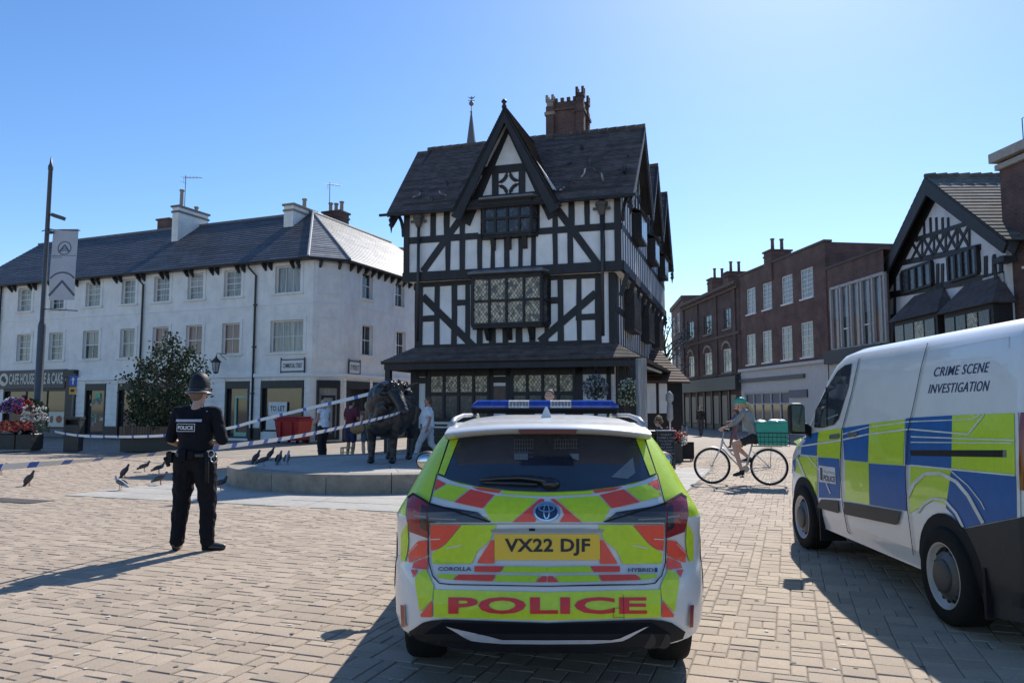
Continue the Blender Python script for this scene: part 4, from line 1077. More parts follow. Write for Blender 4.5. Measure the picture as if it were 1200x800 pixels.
# --- B: curtain of tall windows
Bn = at_depth(1032, 300, 36.2)
B_ = Frame(at_depth(966, 281, Yof(281,10.6)), at_depth(1034, 300, 35.6))
print('A', A_.L, A_.o, 'B', B_.L)
za = 10.6
bA = thing('brick_shop_building', 'flat topped red brick building with eight white sash windows over a white shopfront', 'building', m=A_.m)
upA = [A_.rect(875,339.5,885.5,368.6), A_.rect(893.6,331.4,904.5,362.6), A_.rect(916,321,929,355.4), A_.rect(938,313,953,347.6)]
loA = [A_.rect(875,393,885.5,427.5), A_.rect(893.6,388,904.5,424.5), A_.rect(916,381.5,928.5,421.5), A_.rect(938.7,375.5,953,416.7)]
def level(rs_): z0 = sum(r[1] for r in rs_)/len(rs_); z1 = sum(r[3] for r in rs_)/len(rs_); return [(r[0],z0,r[2],z1) for r in rs_]
upA, loA = level(upA), level(loA); zfa = A_.uz(920, 428)[1]; print('A win', upA, loA, 'fascia', zfa)
shA = A_.rect(874,459,926,496); shA = (shA[0],.5,shA[2],shA[3])
mb = MB(); wall(mb, 0, A_.L, zfa, za, 0, upA+loA, .12); mb.quad((0,0,za),(A_.L,0,za),(A_.L,14,za-.01),(0,14,za-.01)); mb.quad((A_.L,0,zfa),(A_.L,14,zfa),(A_.L,14,za),(A_.L,0,za)); mb.quad((0,14,0),(0,0,0),(0,0,za),(0,14,za))
mb.build('wall', BRICKR, bA)
MB().box(-.02,-.08,za,A_.L+.08,.4,za+.12).build('parapet_coping', mat('coping',(.10,.08,.07),.8), bA)
for r in upA+loA: window(bA, r, 0, 2, 6 if r[1] > 6 else 5, TRIM, GLASSC if r in loA else GLASSC, fw=.07, bw=.035, sash=False, sill=.06, depth=.05)
WS = mat('shop_white', (.50,.50,.50), .6, var=.06)
mb = MB(); wall(mb, 0, A_.L, 0, zfa, -.06, [shA], .3); mb.build('shop_wall', WS, bA)
MB().box(-.05,-.25,zfa-.12,A_.L,.0,zfa+.06).build('fascia_cornice', WS, bA)
r = A_.rect(866,440,945,446); MB().box(r[0],-.2,A_.uz(905,443.5)[1]-.12,r[2],-.06,A_.uz(905,443.5)[1]+.12).build('awning_box', mat('awning_grey',(.10,.11,.11),.6), bA)
NAVY = mat('navy_paint', (.02,.03,.09), .4)
sh = MB(); a,b,c,d = shA; sh.box(a,.0,d-.1,c,.1,d).box(a,0,b,c,.1,b+.1)
zt = d-.75
for i in range(6): u_ = a+(c-a)*i/5; sh.box(u_-.05,.0,b,u_+.05,.1,d)
sh.box(a,-.01,zt-.04,c,.1,zt+.04); o = sh.build('shopfront', WS, bA)
MB().quad((a,.06,b),(c,.06,b),(c,.06,zt),(a,.06,zt)).build('pane', SHOPG, o); MB().quad((a,.055,zt),(c,.055,zt),(c,.055,d),(a,.055,d)).build('transom_pane', NAVY, o)
r = A_.rect(927,456.6,948,465.6); MB().box(r[0],-.14,r[1],r[2],-.06,r[3]).build('shop_sign', NAVY, bA)
text_on('lettering', 'Superdrug', (r[0]+.2,r[1]+.15,r[2]-.2,r[3]-.15), on_plane(None,-.15), mat('sign_pale_blue',(.15,.2,.4),.5), bA, bold=.01)
# chimney
def stack(fr, px0, px1, pyb, pyt, v, npots, root, lab):
    c = fr.uz((px0+px1)/2, pyb, v); t = fr.uz((px0+px1)/2, pyt, v)
    half = abs(fr.uz(px1, pyb, v)[0]-fr.uz(px0, pyb, v)[0])/2
    return c, t
def put_chimney(P, w_, d_, ztop, zbot, root, fr, npots, ph=.75):
    l = fr.inv @ Vector((P.x, P.y, 0)); pots = [(0, (i-(npots-1)/2)*.62, ph) for i in range(npots)]
    return chimney(root, l.x, l.y, zbot, ztop, w_, d_, BRICKR, BRICKD, pots, potm=BRICKR)
P = at_depth(911, 300, 47.5); put_chimney(P, 1.0, 1.35, at_depth(911,296,47.5).z, 9.5, bA, A_, 2, ph=.8)
# --- B
zb = B_.uz(1010, 304)[1]; zb1 = 8.75
gB = B_.rect(974,330,1034,404); wz0 = B_.uz(990, 408)[1]; wz1 = B_.uz(990,333)[1]; print('B', zb, gB, wz0, wz1)
bB = thing('tall_window_building', 'brick building with a band of tall white mullioned windows next to the gabled inn', 'building', m=B_.m)
u0, u1 = B_.uz(973,370)[0], B_.L-.05
mb = MB(); wall(mb, .02, B_.L, wz0-.6, zb1+.3, .05, [(u0,wz0,u1,wz1)], .25); mb.quad((.02,.05,zb1+.3),(B_.L,.05,zb1+.3),(B_.L,12,zb1+.3),(.02,12,zb1+.3)); mb.build('wall', BRICKR, bB)
MB().box(.02,-.02,zb1+.3,B_.L,.35,zb1+.42).build('parapet_coping', mat('coping',(.1,.08,.07),.8), bB)
MB().box(0.02,-.3,wz0-.75,B_.L,.05,wz0-.05).build('shop_cornice', mat('dark_fascia',(.05,.055,.06),.6), bB)
mb = MB(); wall(mb, .02, B_.L, 0, wz0-.75, -.02, [(.9,.3,2.2,2.6),(3,.4,B_.L-.3,2.6)], .3); mb.build('shop_wall', WS, bB)
q = MB(); n = 5
for i in range(n+1):
    u_ = u0+(u1-u0)*i/n; q.box(u_-.07,.02,wz0,u_+.07,.15,wz1)
    if i < n: q.box(u_+.55*(u1-u0)/n-.04+.12,.05,wz0,u_+.55*(u1-u0)/n+.06+.12,.18,wz1)
q.box(u0,.02,wz1-.08,u1,.2,wz1+.06); q.box(u0,.02,wz0-.06,u1,.2,wz0+.06)
q.build('window_mullions', mat('mullion_grey',(.42,.40,.38),.6), bB)
for i in range(n):
    ua, ub = u0+(u1-u0)*i/n+.1, u0+(u1-u0)*(i+1)/n-.1; zc = wz0+(wz1-wz0)*.5
    MB().quad((ua,.15,zc),(ub,.15,zc),(ub,.15,wz1),(ua,.15,wz1)).build('pane', mat('sky_glass',(.14,.15,.17),.08,spec=.8,var=.3,scale=1), bB)
    MB().quad((ua,.152,wz0),(ub,.152,wz0),(ub,.152,zc),(ua,.152,zc)).build('pane', GLASS if i % 2 else GLASSB, bB)
    if i in (1,3): MB().box(ua,.1,wz0+(wz1-wz0)*.3,ub,.13,wz0+(wz1-wz0)*.3+.07).build('transom', TRIM, bB)
for (a_, c_) in ((.9,2.2),(3,B_.L-.3)): MB().quad((a_,.2,.3),(c_,.2,.3),(c_,.2,2.6),(a_,.2,2.6)).build('pane', SHOPG, bB)
r = B_.rect(948+14,441,975,447); text_on('lettering', 'Thomas & Co', (1.0,3.0,2.9,3.25), on_plane(None,-.03), mat('letter_grey',(.18,.18,.18),.5), bB, bold=.01)
P = A_.m @ Vector((A_.L+.0, 0, 0))
# --- E: victorian terrace further down the street
Ye = Yof(330.5, 10.1)
E_ = Frame(at_depth(799, 361, Yof(361,10.1)), at_depth(865, 331, A_.o.y-.05)); E_ = Frame((E_.o.x, E_.o.y), (A_.o.x-.02, A_.o.y-.02))
print('E', E_.L, E_.o)
bE = thing('victorian_brick_terrace', 'dark Victorian brick terrace with arched first floor windows and a cornice', 'building', m=E_.m)
ze2 = E_.uz(850, 337)[1]; 
w3 = level([E_.rect(805.5,375,813,398), E_.rect(825,369.5,834,392), E_.rect(848,360.5,856.5,384.5)]); w2 = level([E_.rect(806.6,417.5,813.5,441.6), E_.rect(825.5,413.7,834.5,439), E_.rect(847,408,857,435.6)])
print('E win', ze2, w3, w2)
zs_ = w2[0][1]-.35
mb = MB(); wall(mb, 0, E_.L, 0, ze2, 0, w3+w2, .15); mb.quad((0,0,ze2),(E_.L,0,ze2),(E_.L,12,ze2),(0,12,ze2)); mb.quad((0,12,0),(0,0,0),(0,0,ze2),(0,12,ze2)); mb.build('wall', BRICKD, bE)
for r in w3: window(bE, r, 0, 2, 1, mat('grey_frame',(.16,.15,.14),.6), GLASS, fw=.1, sash=False, sill=.15, sm=STONE, depth=.08)
for r in w2:
    window(bE, r, 0, 2, 2, TRIM, GLASSC, fw=.1, sash=False, sill=.15, sm=STONE, depth=.08)
    c = (r[0]+r[2])/2; hw_ = (r[2]-r[0])/2; q = MB()
    for k in range(8):
        a0, a1 = PI*k/8, PI*(k+1)/8; q.bar((c+math.cos(a0)*hw_,-.04,r[3]+math.sin(a0)*.5),(c+math.cos(a1)*hw_,-.04,r[3]+math.sin(a1)*.5),.18,.1,up=(0,1,0))
    q.build('arch_moulding', STONE, bE)
q = MB().box(0,-.35,ze2-.1,E_.L,.05,ze2+.12).box(0,-.2,ze2-.4,E_.L,.03,ze2-.25)
k = 0.3
while k < E_.L: q.box(k,-.28,ze2-.25,k+.15,.02,ze2-.1); k += .45
q.build('cornice', mat('brown_stone',(.12,.08,.065),.8), bE)
q = MB().box(0,-.12,w2[0][3]+.85,E_.L,.02,w2[0][3]+1.05).box(0,-.1,w2[0][1]-.25,E_.L,.02,w2[0][1]-.12); q.build('string_course', mat('brown_stone',(.12,.08,.065),.8), bE)
for px in (801.5, 818, 840, 862):
    u_ = E_.uz(px, 400)[0]; MB().box(max(.02,u_-.25),-.1,zs_,min(E_.L-.02,u_+.25),.0,ze2-.4).build('pilaster', BRICKD, bE)
MB().box(0,-.45,zs_-.95,E_.L-.02,.02,zs_).build('shop_fascia', mat('fascia_teal',(.03,.035,.04),.5), bE)
q = MB(); q2 = MB(); k = .2
PAN = mat('shop_buff', (.30,.24,.17), .6)
while k < E_.L-1.2:
    MB().box(k,-.1,0,k+.18,.0,zs_-.95).build('shop_pilaster', DARK, bE)
    q2.quad((k+.3,-.02,.4),(k+1.3,-.02,.4),(k+1.3,-.02,zs_-1.3),(k+.3,-.02,zs_-1.3)); k += 1.75
q2.build('shop_panes', PAN, bE)
MB().box(0,-.03,0,E_.L,-.022,.35).build('stall_riser', DARK, bE)
for px, d_, zt_, n_ in ((842,61,319,3),(861.5,56.5,310,2)):
    P = at_depth(px, 330, d_); put_chimney(P, 1.1, 1.5, at_depth(px, 328 if px < 850 else 321, d_).z, 9, bE, E_, 2, ph=.85)
# --- F: building closing the street, facing us
F_ = Frame(at_depth(786.5, 363, 74), at_depth(800.5, 363, E_.o.y+.3))
bF = thing('street_end_building', 'plain brick end wall with small windows closing the far end of the street', 'building', m=F_.m)
zF = F_.uz(790, 362)[1]; MB().box(0,0,0,F_.L,9,zF).build('wall', BRICKR, bF)
MB().box(-.1,-.15,zF,F_.L,9,zF+.35).build('cornice', mat('brown_stone',(.12,.08,.065),.8), bF)
for z0, z1 in ((zF-2.6,zF-.9),(zF-6,zF-4)):
    for f in (.3,.7):
        window(bF, (F_.L*f-.5,z0,F_.L*f+.5,z1), -.12, 2, 2, TRIM, GLASS, depth=.04)
# --- C: timber framed gabled inn
EAVC = 7.5
C_ = Frame(at_depth(1030, 337, 37.6), at_depth(1178, 290, Yof(290,7.35)))
print('C', C_.L, C_.o)
bC = thing('gabled_timber_inn', 'black and white gabled building with a lattice of timbers behind the white van', 'building', m=C_.m)
def zc(x, y): return (1000+x/3.335, 180+y/3.335)
apx = C_.uz(*zc(276,92), -.5); eL = C_.uz(*zc(78,505), -.5); eR = C_.uz(*zc(598,352), -.5)
print('apex', apx, eL, eR)
cu0 = (eL[0]+eR[0])/2; hwC = (eR[0]-eL[0])/2; zeC = (eL[1]+eR[1])/2; zaC = apx[1]; DP = 11
MB().box(0,0,0,C_.L,DP,zeC+.1).build('wall', PLASTER, bC)
MB().prism([(0.0,zeC+.1),(C_.L,zeC+.1),(cu0,zaC-.3)], 0, .2).build('gable_wall', PLASTER, bC)
slope(bC, (cu0-hwC,DP,zeC),(cu0-hwC,-.5,zeC),(cu0,-.5,zaC),(cu0,DP,zaC), GREYTILE, 20)
slope(bC, (cu0+hwC,-.5,zeC),(cu0+hwC,DP,zeC),(cu0,DP,zaC),(cu0,-.5,zaC), GREYTILE, 20)
q = MB(); k = 24
for i in range(k): q.tube([(cu0,-.5+(DP+.5)*i/k,zaC+.03),(cu0,-.5+(DP+.5)*(i+.95)/k,zaC+.06)], [.1,.12], 6)
q.build('ridge_tiles', GREYTILE, bC)
for s_ in (-1,1):
    A = Vector((cu0,0,zaC-.1)); B = Vector((cu0+s_*hwC,0,zeC-.12)); d = (B-A).normalized(); n = Vector((-s_*abs(d.z),0,-abs(d.x)))
    for (wd, y0, y1, nm) in ((.42,-.5,-.4,'bargeboard'),(.50,-.06,0.0,'principal_rafter')):
        MB().prism([(A.x,A.z),(B.x,B.z),((B+n*wd).x,(B+n*wd).z),(A.x,A.z-wd/abs(n.x))], y0, y1).build(nm, TIMBER, bC)
    MB().box(cu0+s_*(hwC-.5)-.3, -.5, zeC-.75, cu0+s_*(hwC-.5)+.3, 0, zeC-.55).build('eaves_bracket', TIMBER, bC)
def ctb(p0, p1, w_, name='beam', v=0.0, proud=.045):
    a = C_.uz(*zc(*p0), v); b = C_.uz(*zc(*p1), v); A = Vector((a[0],0,a[1])); B = Vector((b[0],0,b[1])); d = (B-A).normalized(); n = Vector((-d.z,0,d.x))*w_/2
    MB().prism([((A-n).x,(A-n).z),((B-n).x,(B-n).z),((B+n).x,(B+n).z),((A+n).x,(A+n).z)], v-proud, v).build(name, TIMBER, bC)
ctb((130,555),(590,475),.3,'floor_beam'); ctb((180,430),(500,365),.24,'rail'); ctb((215,345),(440,275),.18,'rail',proud=.046)
zf1 = C_.uz(*zc(350,515))[1]; zr1 = C_.uz(*zc(350,395))[1]
for x in (250,278,303,326,350,372): ctb((x,250+abs(x-312)*0+0),(x+2,345-(x-250)*.22),.13,'gable_stud')
for x in (222,246,268,292,314,336,358,380,402,424,446): pass
# lattice of crossing braces
n = 5
for i in range(n):
    xa, xb = 225+i*46, 225+(i+1)*46; yt, yb = 338-i*13, 415-i*13
    for (p, q_) in (((xa,yt),(xb,yb)),((xb,yt-8),(xa,yb+8))): ctb(p, q_, .13, 'lattice_brace')
    ctb((xb,yt-10),(xb,yb-5),.12,'stud')
for x in (137,164,310,332,350,520,552,580):
    ctb((x,430 if x > 300 and x < 400 else (480 if x < 200 else 400)),(x,760),.20,'post')
ctb((125,640),(600,590),.2,'rail')
def cwin(x0,y0,x1,y1,cols,proj=.15):
    a = C_.uz(*zc(x0,(y0+y1)/2), -proj)[0]; b = C_.uz(*zc(x1,(y0+y1)/2), -proj)[0]; z0 = C_.uz(*zc((x0+x1)/2,y1), -proj)[1]; z1 = C_.uz(*zc((x0+x1)/2,y0), -proj)[1]
    q = MB().box(a,-proj,z0-.1,b,0,z0).box(a,-proj,z1,b,0,z1+.1); o = q.build('mullioned_window', TIMBER, bC)
    for i in range(cols+1):
        u_ = a+(b-a)*i/cols; MB().box(u_-.07,-proj-.02,z0,u_+.07,0,z1).build('mullion', TIMBER, o)
    for i in range(cols):
        MB().quad((a+(b-a)*i/cols,-proj+.04,z0),(a+(b-a)*(i+1)/cols,-proj+.04,z0),(a+(b-a)*(i+1)/cols,-proj+.04,z1),(a+(b-a)*i/cols,-proj+.04,z1)).build('leaded_pane', LEADEDG, o)
    return a, b, z0, z1
cwin(185,445,302,525,4); cwin(368,385,480,480,4)
for (x0,x1,yt,yb,yw) in ((130,325,560,640,720),(318,545,510,605,690)):
    a = C_.uz(*zc(x0,yb), -.9)[0]; b = C_.uz(*zc(x1,yb), -.9)[0]; zb_ = C_.uz(*zc((x0+x1)/2,yb), -.9)[1]; zt_ = C_.uz(*zc((x0+x1)/2,yt), 0)[1]; m_ = (a+b)/2
    q = MB().add([(a,0,zb_),(a,-.9,zb_),(b,-.9,zb_),(b,0,zb_),(a+.9,-.05,zt_),(b-.9,-.05,zt_)],[(0,1,4),(1,2,5,4),(2,3,5),(0,3,2,1)])
    o = q.build('bay_roof', TILE, bC)
    MB().box(a+.3,-.7,1.2,b-.3,0,zb_).build('bay', TIMBER, bC)
    for i in range(4):
        ua, ub = a+.4+(b-a-.8)*i/4, a+.4+(b-a-.8)*(i+1)/4-.12
        MB().box(ua,-.73,zb_-1.6,ub,-.70,zb_-.2).build('bay_pane', LEADED if i == 2 else LEADEDG, bC)
r = C_.rect(1152,323,1175,333,-.1); q = MB().box(r[0],-.12,r[1],r[2],-.06,r[3]).build('name_board', mat('board_grey',(.45,.45,.43),.6), bC)
text_on('lettering', 'ST PETERS SQUARE', (r[0]+.12,r[1]+.1,r[2]-.12,r[3]-.1), on_plane(None,-.125), INK, bC, bold=.01)
MB().tube([(C_.L-.35,-.2,zeC-.3),(C_.L-.35,-.12,0)], .06, 8).build('downpipe', PIPE, bC)
# --- D: tall red brick building at the right edge
D_ = Frame(C_.m @ Vector((C_.L+.15,-.6,0)), at_depth(1330, 200, 21.5))
D0 = at_depth(1177, 300, 27.9); D_ = Frame(D0, (D0.x+.9, D0.y-9))
bD = thing('tall_brick_building', 'tall red brick building with a pale stone cornice at the right edge', 'building', m=D_.m)
zD = D_.uz(1184, 182)[1]; print('D', zD)
mb = MB(); wn_ = []
for k in range(3):
    for z0 in (3.6, 6.6): wn_.append((1.0+k*2.6,z0,2.2+k*2.6,z0+1.9))
wall(mb, 0, D_.L, 0, zD, 0, wn_, .15); mb.quad((0,9,0),(0,0,0),(0,0,zD),(0,9,zD)); mb.quad((0,0,zD),(D_.L,0,zD),(D_.L,9,zD),(0,9,zD)); mb.build('wall', BRICKR, bD)
for r in wn_: window(bD, r, 0, 2, 4, TRIM, GLASS, sill=.1, depth=.08)
q = MB().box(-.16,-.3,zD-.1,D_.L,.3,zD+.25).box(-.06,-.15,zD-.4,D_.L,.1,zD-.2); q.box(-.16,.3,zD-.1,0,9,zD+.25); q.build('cornice', mat('pale_stone',(.42,.38,.32),.8,dirt=.3), bD)
q = MB()
for k in range(1,5): q.tube([(.1+k*.9,.2,zD+.25),(.1+k*.9,.2,zD+1.25)], .02, 5)
q.tube([(1.0,.2,zD+1.25),(4,.2,zD+1.25)], .02, 5); q.build('roof_railing', GREYM, bD)
# tree glimpsed behind
# ================================================================== police estate car
LIME = mat('fluorescent_lime', (.50,.68,.02), .35, var=.06, scale=30, coat=.3, spec=.4, dirt=.12)
ORED = mat('fluorescent_red', (.80,.07,.035), .35, var=.06, scale=30, coat=.3, dirt=.10)
WCAR = mat('white_car_paint', (.66,.66,.64), .3, var=.03, scale=3, coat=.5, dirt=.22)
BLUEV = mat('livery_blue', (.004,.10,.34), .35, var=.08, scale=20, coat=.15)
BLK = mat('black_plastic', (.010,.011,.013), .6, var=.2, scale=10, spec=.25)
GLOSSB = mat('gloss_black', (.012,.013,.015), .12, spec=.6)
CARGLASS = mat('car_glass', (.026,.036,.052), .06, var=.3, scale=1.5, spec=.9)
TYRE = mat('tyre_rubber', (.014,.014,.014), .85, var=.2, scale=15, spec=.2, bump=.3)
CHROME = mat('chrome', (.6,.6,.62), .15, metal=1.0, var=.02)
ALLOY = mat('wheel_silver', (.40,.40,.41), .4, metal=.15, var=.1)
LAMPRED = mat('lamp_red', (.26,.016,.022), .12, spec=.8, var=.2, scale=8); LAMPDK = mat('lamp_smoked', (.03,.018,.02), .1, spec=.8)
REDT = mat('police_red', (.62,.02,.03), .4, var=.04); SEAM = mat('seam', (.01,.01,.01), .8)
PLATEY = mat('plate_yellow', (.78,.50,.03), .35, var=.03)
class Slices:
    """body surface: stacked plan outlines. rows: (z, half width, y rear, rear corner depth, y front, front corner depth)"""
    P = 2.7
    def __init__(s, rows): s.rows = rows
    def at(s, z):
        R = s.rows
        if z <= R[0][0]: return R[0][1:]
        for a, b in zip(R, R[1:]):
            if z <= b[0]:
                t = (z-a[0])/max(b[0]-a[0],1e-6); return tuple(x+(y-x)*t for x, y in zip(a[1:], b[1:]))
        return R[-1][1:]
    def rear(s, x, z):
        w_, yr, cr, yf, cf = s.at(z); f = min(abs(x)/w_, 1.0)
        return yr+cr*(1-(1-f**s.P)**(1/s.P))
    def side(s, y, z):
        w_, yr, cr, yf, cf = s.at(z)
        if y < yr+cr: f = min(max((yr+cr-y)/cr, 0), 1)
        elif y > yf-cf: f = min(max((y-yf+cf)/cf, 0), 1)
        else: return w_
        return w_*(1-f**s.P)**(1/s.P)
    def outline(s, z, n=10, m=12):
        w_, yr, cr, yf, cf = s.at(z); pts = []
        def corner(yc, c, sg):
            out = []
            for i in range(n+1):
                a = PI/2*i/n; cx = math.sin(a)**(2/s.P); cy = math.cos(a)**(2/s.P)
                out.append((w_*cx, yc+sg*c*cy))
            return out
        r = corner(yr+cr, cr, -1); f = corner(yf-cf, cf, 1)
        side = [(w_, yr+cr+(yf-cf-yr-cr)*i/m) for i in range(1, m)]
        right = r+side+f[::-1]
        left = [(-x, y) for x, y in right[::-1]]
        return [(x, y, z) for x, y in right+left[1:-1]]
    def band(s, z0, z1, cap_top=False, cap_bot=False, extra=2):
        zs = [z0]+[r[0] for r in s.rows if z0 < r[0] < z1]+[z1]; z2 = []
        for a, b in zip(zs, zs[1:]):
            for k in range(extra): z2.append(a+(b-a)*k/extra)
        z2.append(zs[-1]); rows = [s.outline(z) for z in z2]
        mb = MB().grid(rows, wrap=True); n = len(rows[0])
        if cap_top: mb.f.append(tuple(range((len(rows)-1)*n, len(rows)*n)))
        if cap_bot: mb.f.append(tuple(range(n-1,-1,-1)))
        return mb
CB = Slices([(.30,.79,.42,.40,4.36,.5),(.350,.82,.38,.44,4.45,.6),(.3505,.825,.015,.74,4.50,.7),(.37,.83,.01,.74,4.52,.7),(.42,.845,.0,.76,4.58,.8),(.55,.855,-.01,.80,4.62,.9),(.66,.855,.02,.78,4.63,.95),
             (.70,.853,.055,.76,4.63,.95),(.74,.85,.085,.70,4.62,.95),(.86,.84,.095,.58,4.55,.95),(.93,.83,.10,.48,4.35,.9),(.98,.80,.11,.42,3.9,.8),(1.02,.775,.13,.40,3.75,.75),
             (1.10,.735,.20,.38,3.55,.7),(1.20,.69,.30,.36,3.25,.65),(1.30,.635,.40,.34,2.95,.6),(1.37,.585,.47,.32,2.70,.5),(1.41,.53,.54,.30,2.5,.5),(1.44,.45,.75,.30,2.2,.5),(1.458,.30,1.05,.3,1.9,.4)])
CX = .178; CROT = math.radians(-1.9)
CM = Matrix.Translation((CX, 3.72, 0)) @ Matrix.Rotation(CROT, 4, 'Z'); CI = CM.inverted()
car = thing('police_car', 'police estate car with lime and red chevrons and a blue light bar', 'car', m=CM)
def cpx(px, py):
    """picture -> (x, z) on the tail of the car"""
    o = CI @ Vector((0,0,EYE)); d = CI.to_3x3() @ ray(px, py); y = .1
    for _ in range(12):
        t = (y-o.y)/d.y; x, z = o.x+d.x*t, o.z+d.z*t; y = y*.4+.6*CB.rear(max(-.9,min(.9,x)), z)
    return x, z
def tail(off):
    def fn(px, py):
        x, z = cpx(px, py); z = max(z, .3535); w_ = CB.at(z)[0]; x = max(-w_*.998, min(w_*.998, x)); e = .004
        y = CB.rear(x, z); gx = (CB.rear(x+e, z)-CB.rear(x-e, z))/(2*e); gz_ = (CB.rear(x, z+e)-CB.rear(x, z-e))/(2*e)
        n = Vector((gx, -1, gz_)).normalized()
        return Vector((x, y, z))+n*off
    return fn
CXP = 641.2
def mir(poly): return [(2*CXP-x, y) for x, y in poly]
def za_(*p): return [(455+x/4.442, 580+y/4.442) for x, y in p]
def zb_(*p): return [(635+x/4.442, 580+y/4.442) for x, y in p]
def zc_(*p): return [(455+x/5.333, 450+y/5.333) for x, y in p]
o = CB.band(.352, .945, cap_bot=True).build('body', WCAR, car, clean=True); smooth_angle(o, 40)
o = CB.band(.30, .3499, cap_bot=True).build('lower_valance', mat('valance_black',(.008,.009,.011),.8,spec=.1), car, clean=True); smooth_angle(o, 40)
up_ = CB.band(.9451, 1.385).build('pillars', LIME, car, clean=True); smooth_angle(up_, 40)
rf = CB.band(1.3851, 1.458, cap_top=True, extra=3).build('roof', WCAR, car, clean=True); smooth_angle(rf, 60)
# tailgate skin above the lamps: white base, window
STP = 7.0
tgu = za_((218,5),(218,45),(520,135),(560,145))+[(CXP,612.6)]; 
base = [(512,557.5),(506.2,582.5),(504,590),(571,606),(575,613)]; base = base+mir(base)[::-1]
base = base+mir([(511,556),(539,567),(575,573.5),(610,576.8)])+[(CXP,577.3)]+[(610,576.8),(575,573.5),(539,567),(511,556)]
decal('tailgate_upper', [base], tail(.003), WCAR, car, STP)
win = [(528,511),(527,514.5),(514.5,553),(513.5,556.5),(530,563.5),(560,570.5),(600,575.3),(CXP,576.8)]
top = [(560,506.5),(600,505),(CXP,504.5)]
wpoly = win+mir(win)[::-1][1:]+mir(top)[:-1]+top[::-1]
WO = decal('rear_window', [wpoly], tail(.006), CARGLASS, car, STP)
for poly in ([(528.5,516),(538,515.5),(521.5,558.2),(514.8,555.6)],): 
    for pp in (poly, mir(poly)): decal('livery_strip', [pp], tail(.010), LIME, WO, STP)
# things seen through the rear window, then a pale patch painted as a reflection
PALE = mat('cabin_and_reflection_pale', (.16,.18,.20), .5, var=.1); GRIL = mat('guard_pale', (.10,.11,.12), .6)
decal('guard_panel', [zc_((790,440),(870,440),(870,478),(790,478))], tail(.0085), PALE, WO, 6)
decal('guard_panel', [[(2*CXP-x+3, y) for x, y in zc_((812,440),(870,440),(850,470),(812,482))]], tail(.0085), PALE, WO, 6)
g_ = []
for i in range(8): x = 602.5+i*3.1; g_.append([(x,515),(x+.8,515),(x+.8,540 if i < 6 else 528),(x,540 if i < 6 else 528)])
for i in range(5): y = 516+i*5; g_.append([(602,y),(625,y),(625,y+.7),(602,y+.7)])
for i in range(9): x = 650+i*3.1; g_.append([(x,515),(x+.8,515),(x+.8,528),(x,528)])
for i in range(3): y = 516+i*5; g_.append([(649,y),(677,y),(677,y+.7),(649,y+.7)])
decal('wire_guard', g_[:13], tail(.009), GRIL, WO, 6)
decal('wire_guard', g_[13:], tail(.009), GRIL, WO, 6)
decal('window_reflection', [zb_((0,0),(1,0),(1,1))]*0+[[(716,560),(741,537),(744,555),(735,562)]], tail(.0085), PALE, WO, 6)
# red and lime blocks
def blk(polys, m, off, nm): 
    for p in polys:
        decal(nm, [p], tail(off), m, car, STP); decal(nm, [mir(p)], tail(off), m, car, STP)
REDS = [[(512.4,561.8),(523.2,567.2),(509.6,575.2)], [(551.6,573.8),(579.7,580.3),(565.8,595.6),(532.8,588.8)], [(633,584.8),(638,585.5),(624.5,594.5),(621.5,603),(627,611.4),(600.5,611.6)],
        [(553,570.8),(588,575.0),(585,578.3),(562,574.8)],
        za_((222,162),(230,154),(380,154),(307,244),(262,278),(226,288)), za_((535,236),(548,231),(553,240),(553,355),(464,355),(470,338)), za_((450,371),(603,371),(582,402),(450,400)),
        za_((368,415),(560,417),(541,450),(342,443)), za_((800,423),(824,423),(824,455),(768,455)),
        za_((207,232),(206,312),(112,352),(108,296),(158,238)), za_((206,320),(208,388),(128,380),(138,350)), za_((122,388),(156,390),(136,430)), za_((233,548),(233,632),(174,632),(172,618))]
LIMES = [[(525,567.6),(549.7,573.2),(531.6,588),(507.4,581.6),(510.2,576.4)], [(581.2,581.2),(631,584.6),(600,611),(576,611),(571,602),(567.6,595.2)],
         [(590,575.6),(CXP,578.2),(CXP,581.8),(587,579.2)],
         za_((386,154),(562,155),(532,232),(468,285),(434,358),(236,358),(230,302),(300,256)), za_((609,371),(826,375),(826,405),(588,402)), za_((253,412),(360,414),(336,442),(262,430)),
         za_((567,418),(790,420),(762,455),(547,450)), za_((160,403),(200,388),(240,470),(234,542),(168,606),(142,440)),
         za_((72,200),(104,140),(110,240),(104,300),(92,345),(70,340))]
blk(REDS, ORED, .007, 'red_marking'); blk(LIMES, LIME, .0065, 'lime_marking')
decal('lime_bumper_strip', [[(509,690.3),(CXP,693.4),(CXP,725.8),(509,722.4)]], tail(.006), LIME, car, STP); decal('lime_bumper_strip', [mir([(509,690.3),(CXP,693.4),(CXP,725.8),(509,722.4)])], tail(.006), LIME, car, STP)
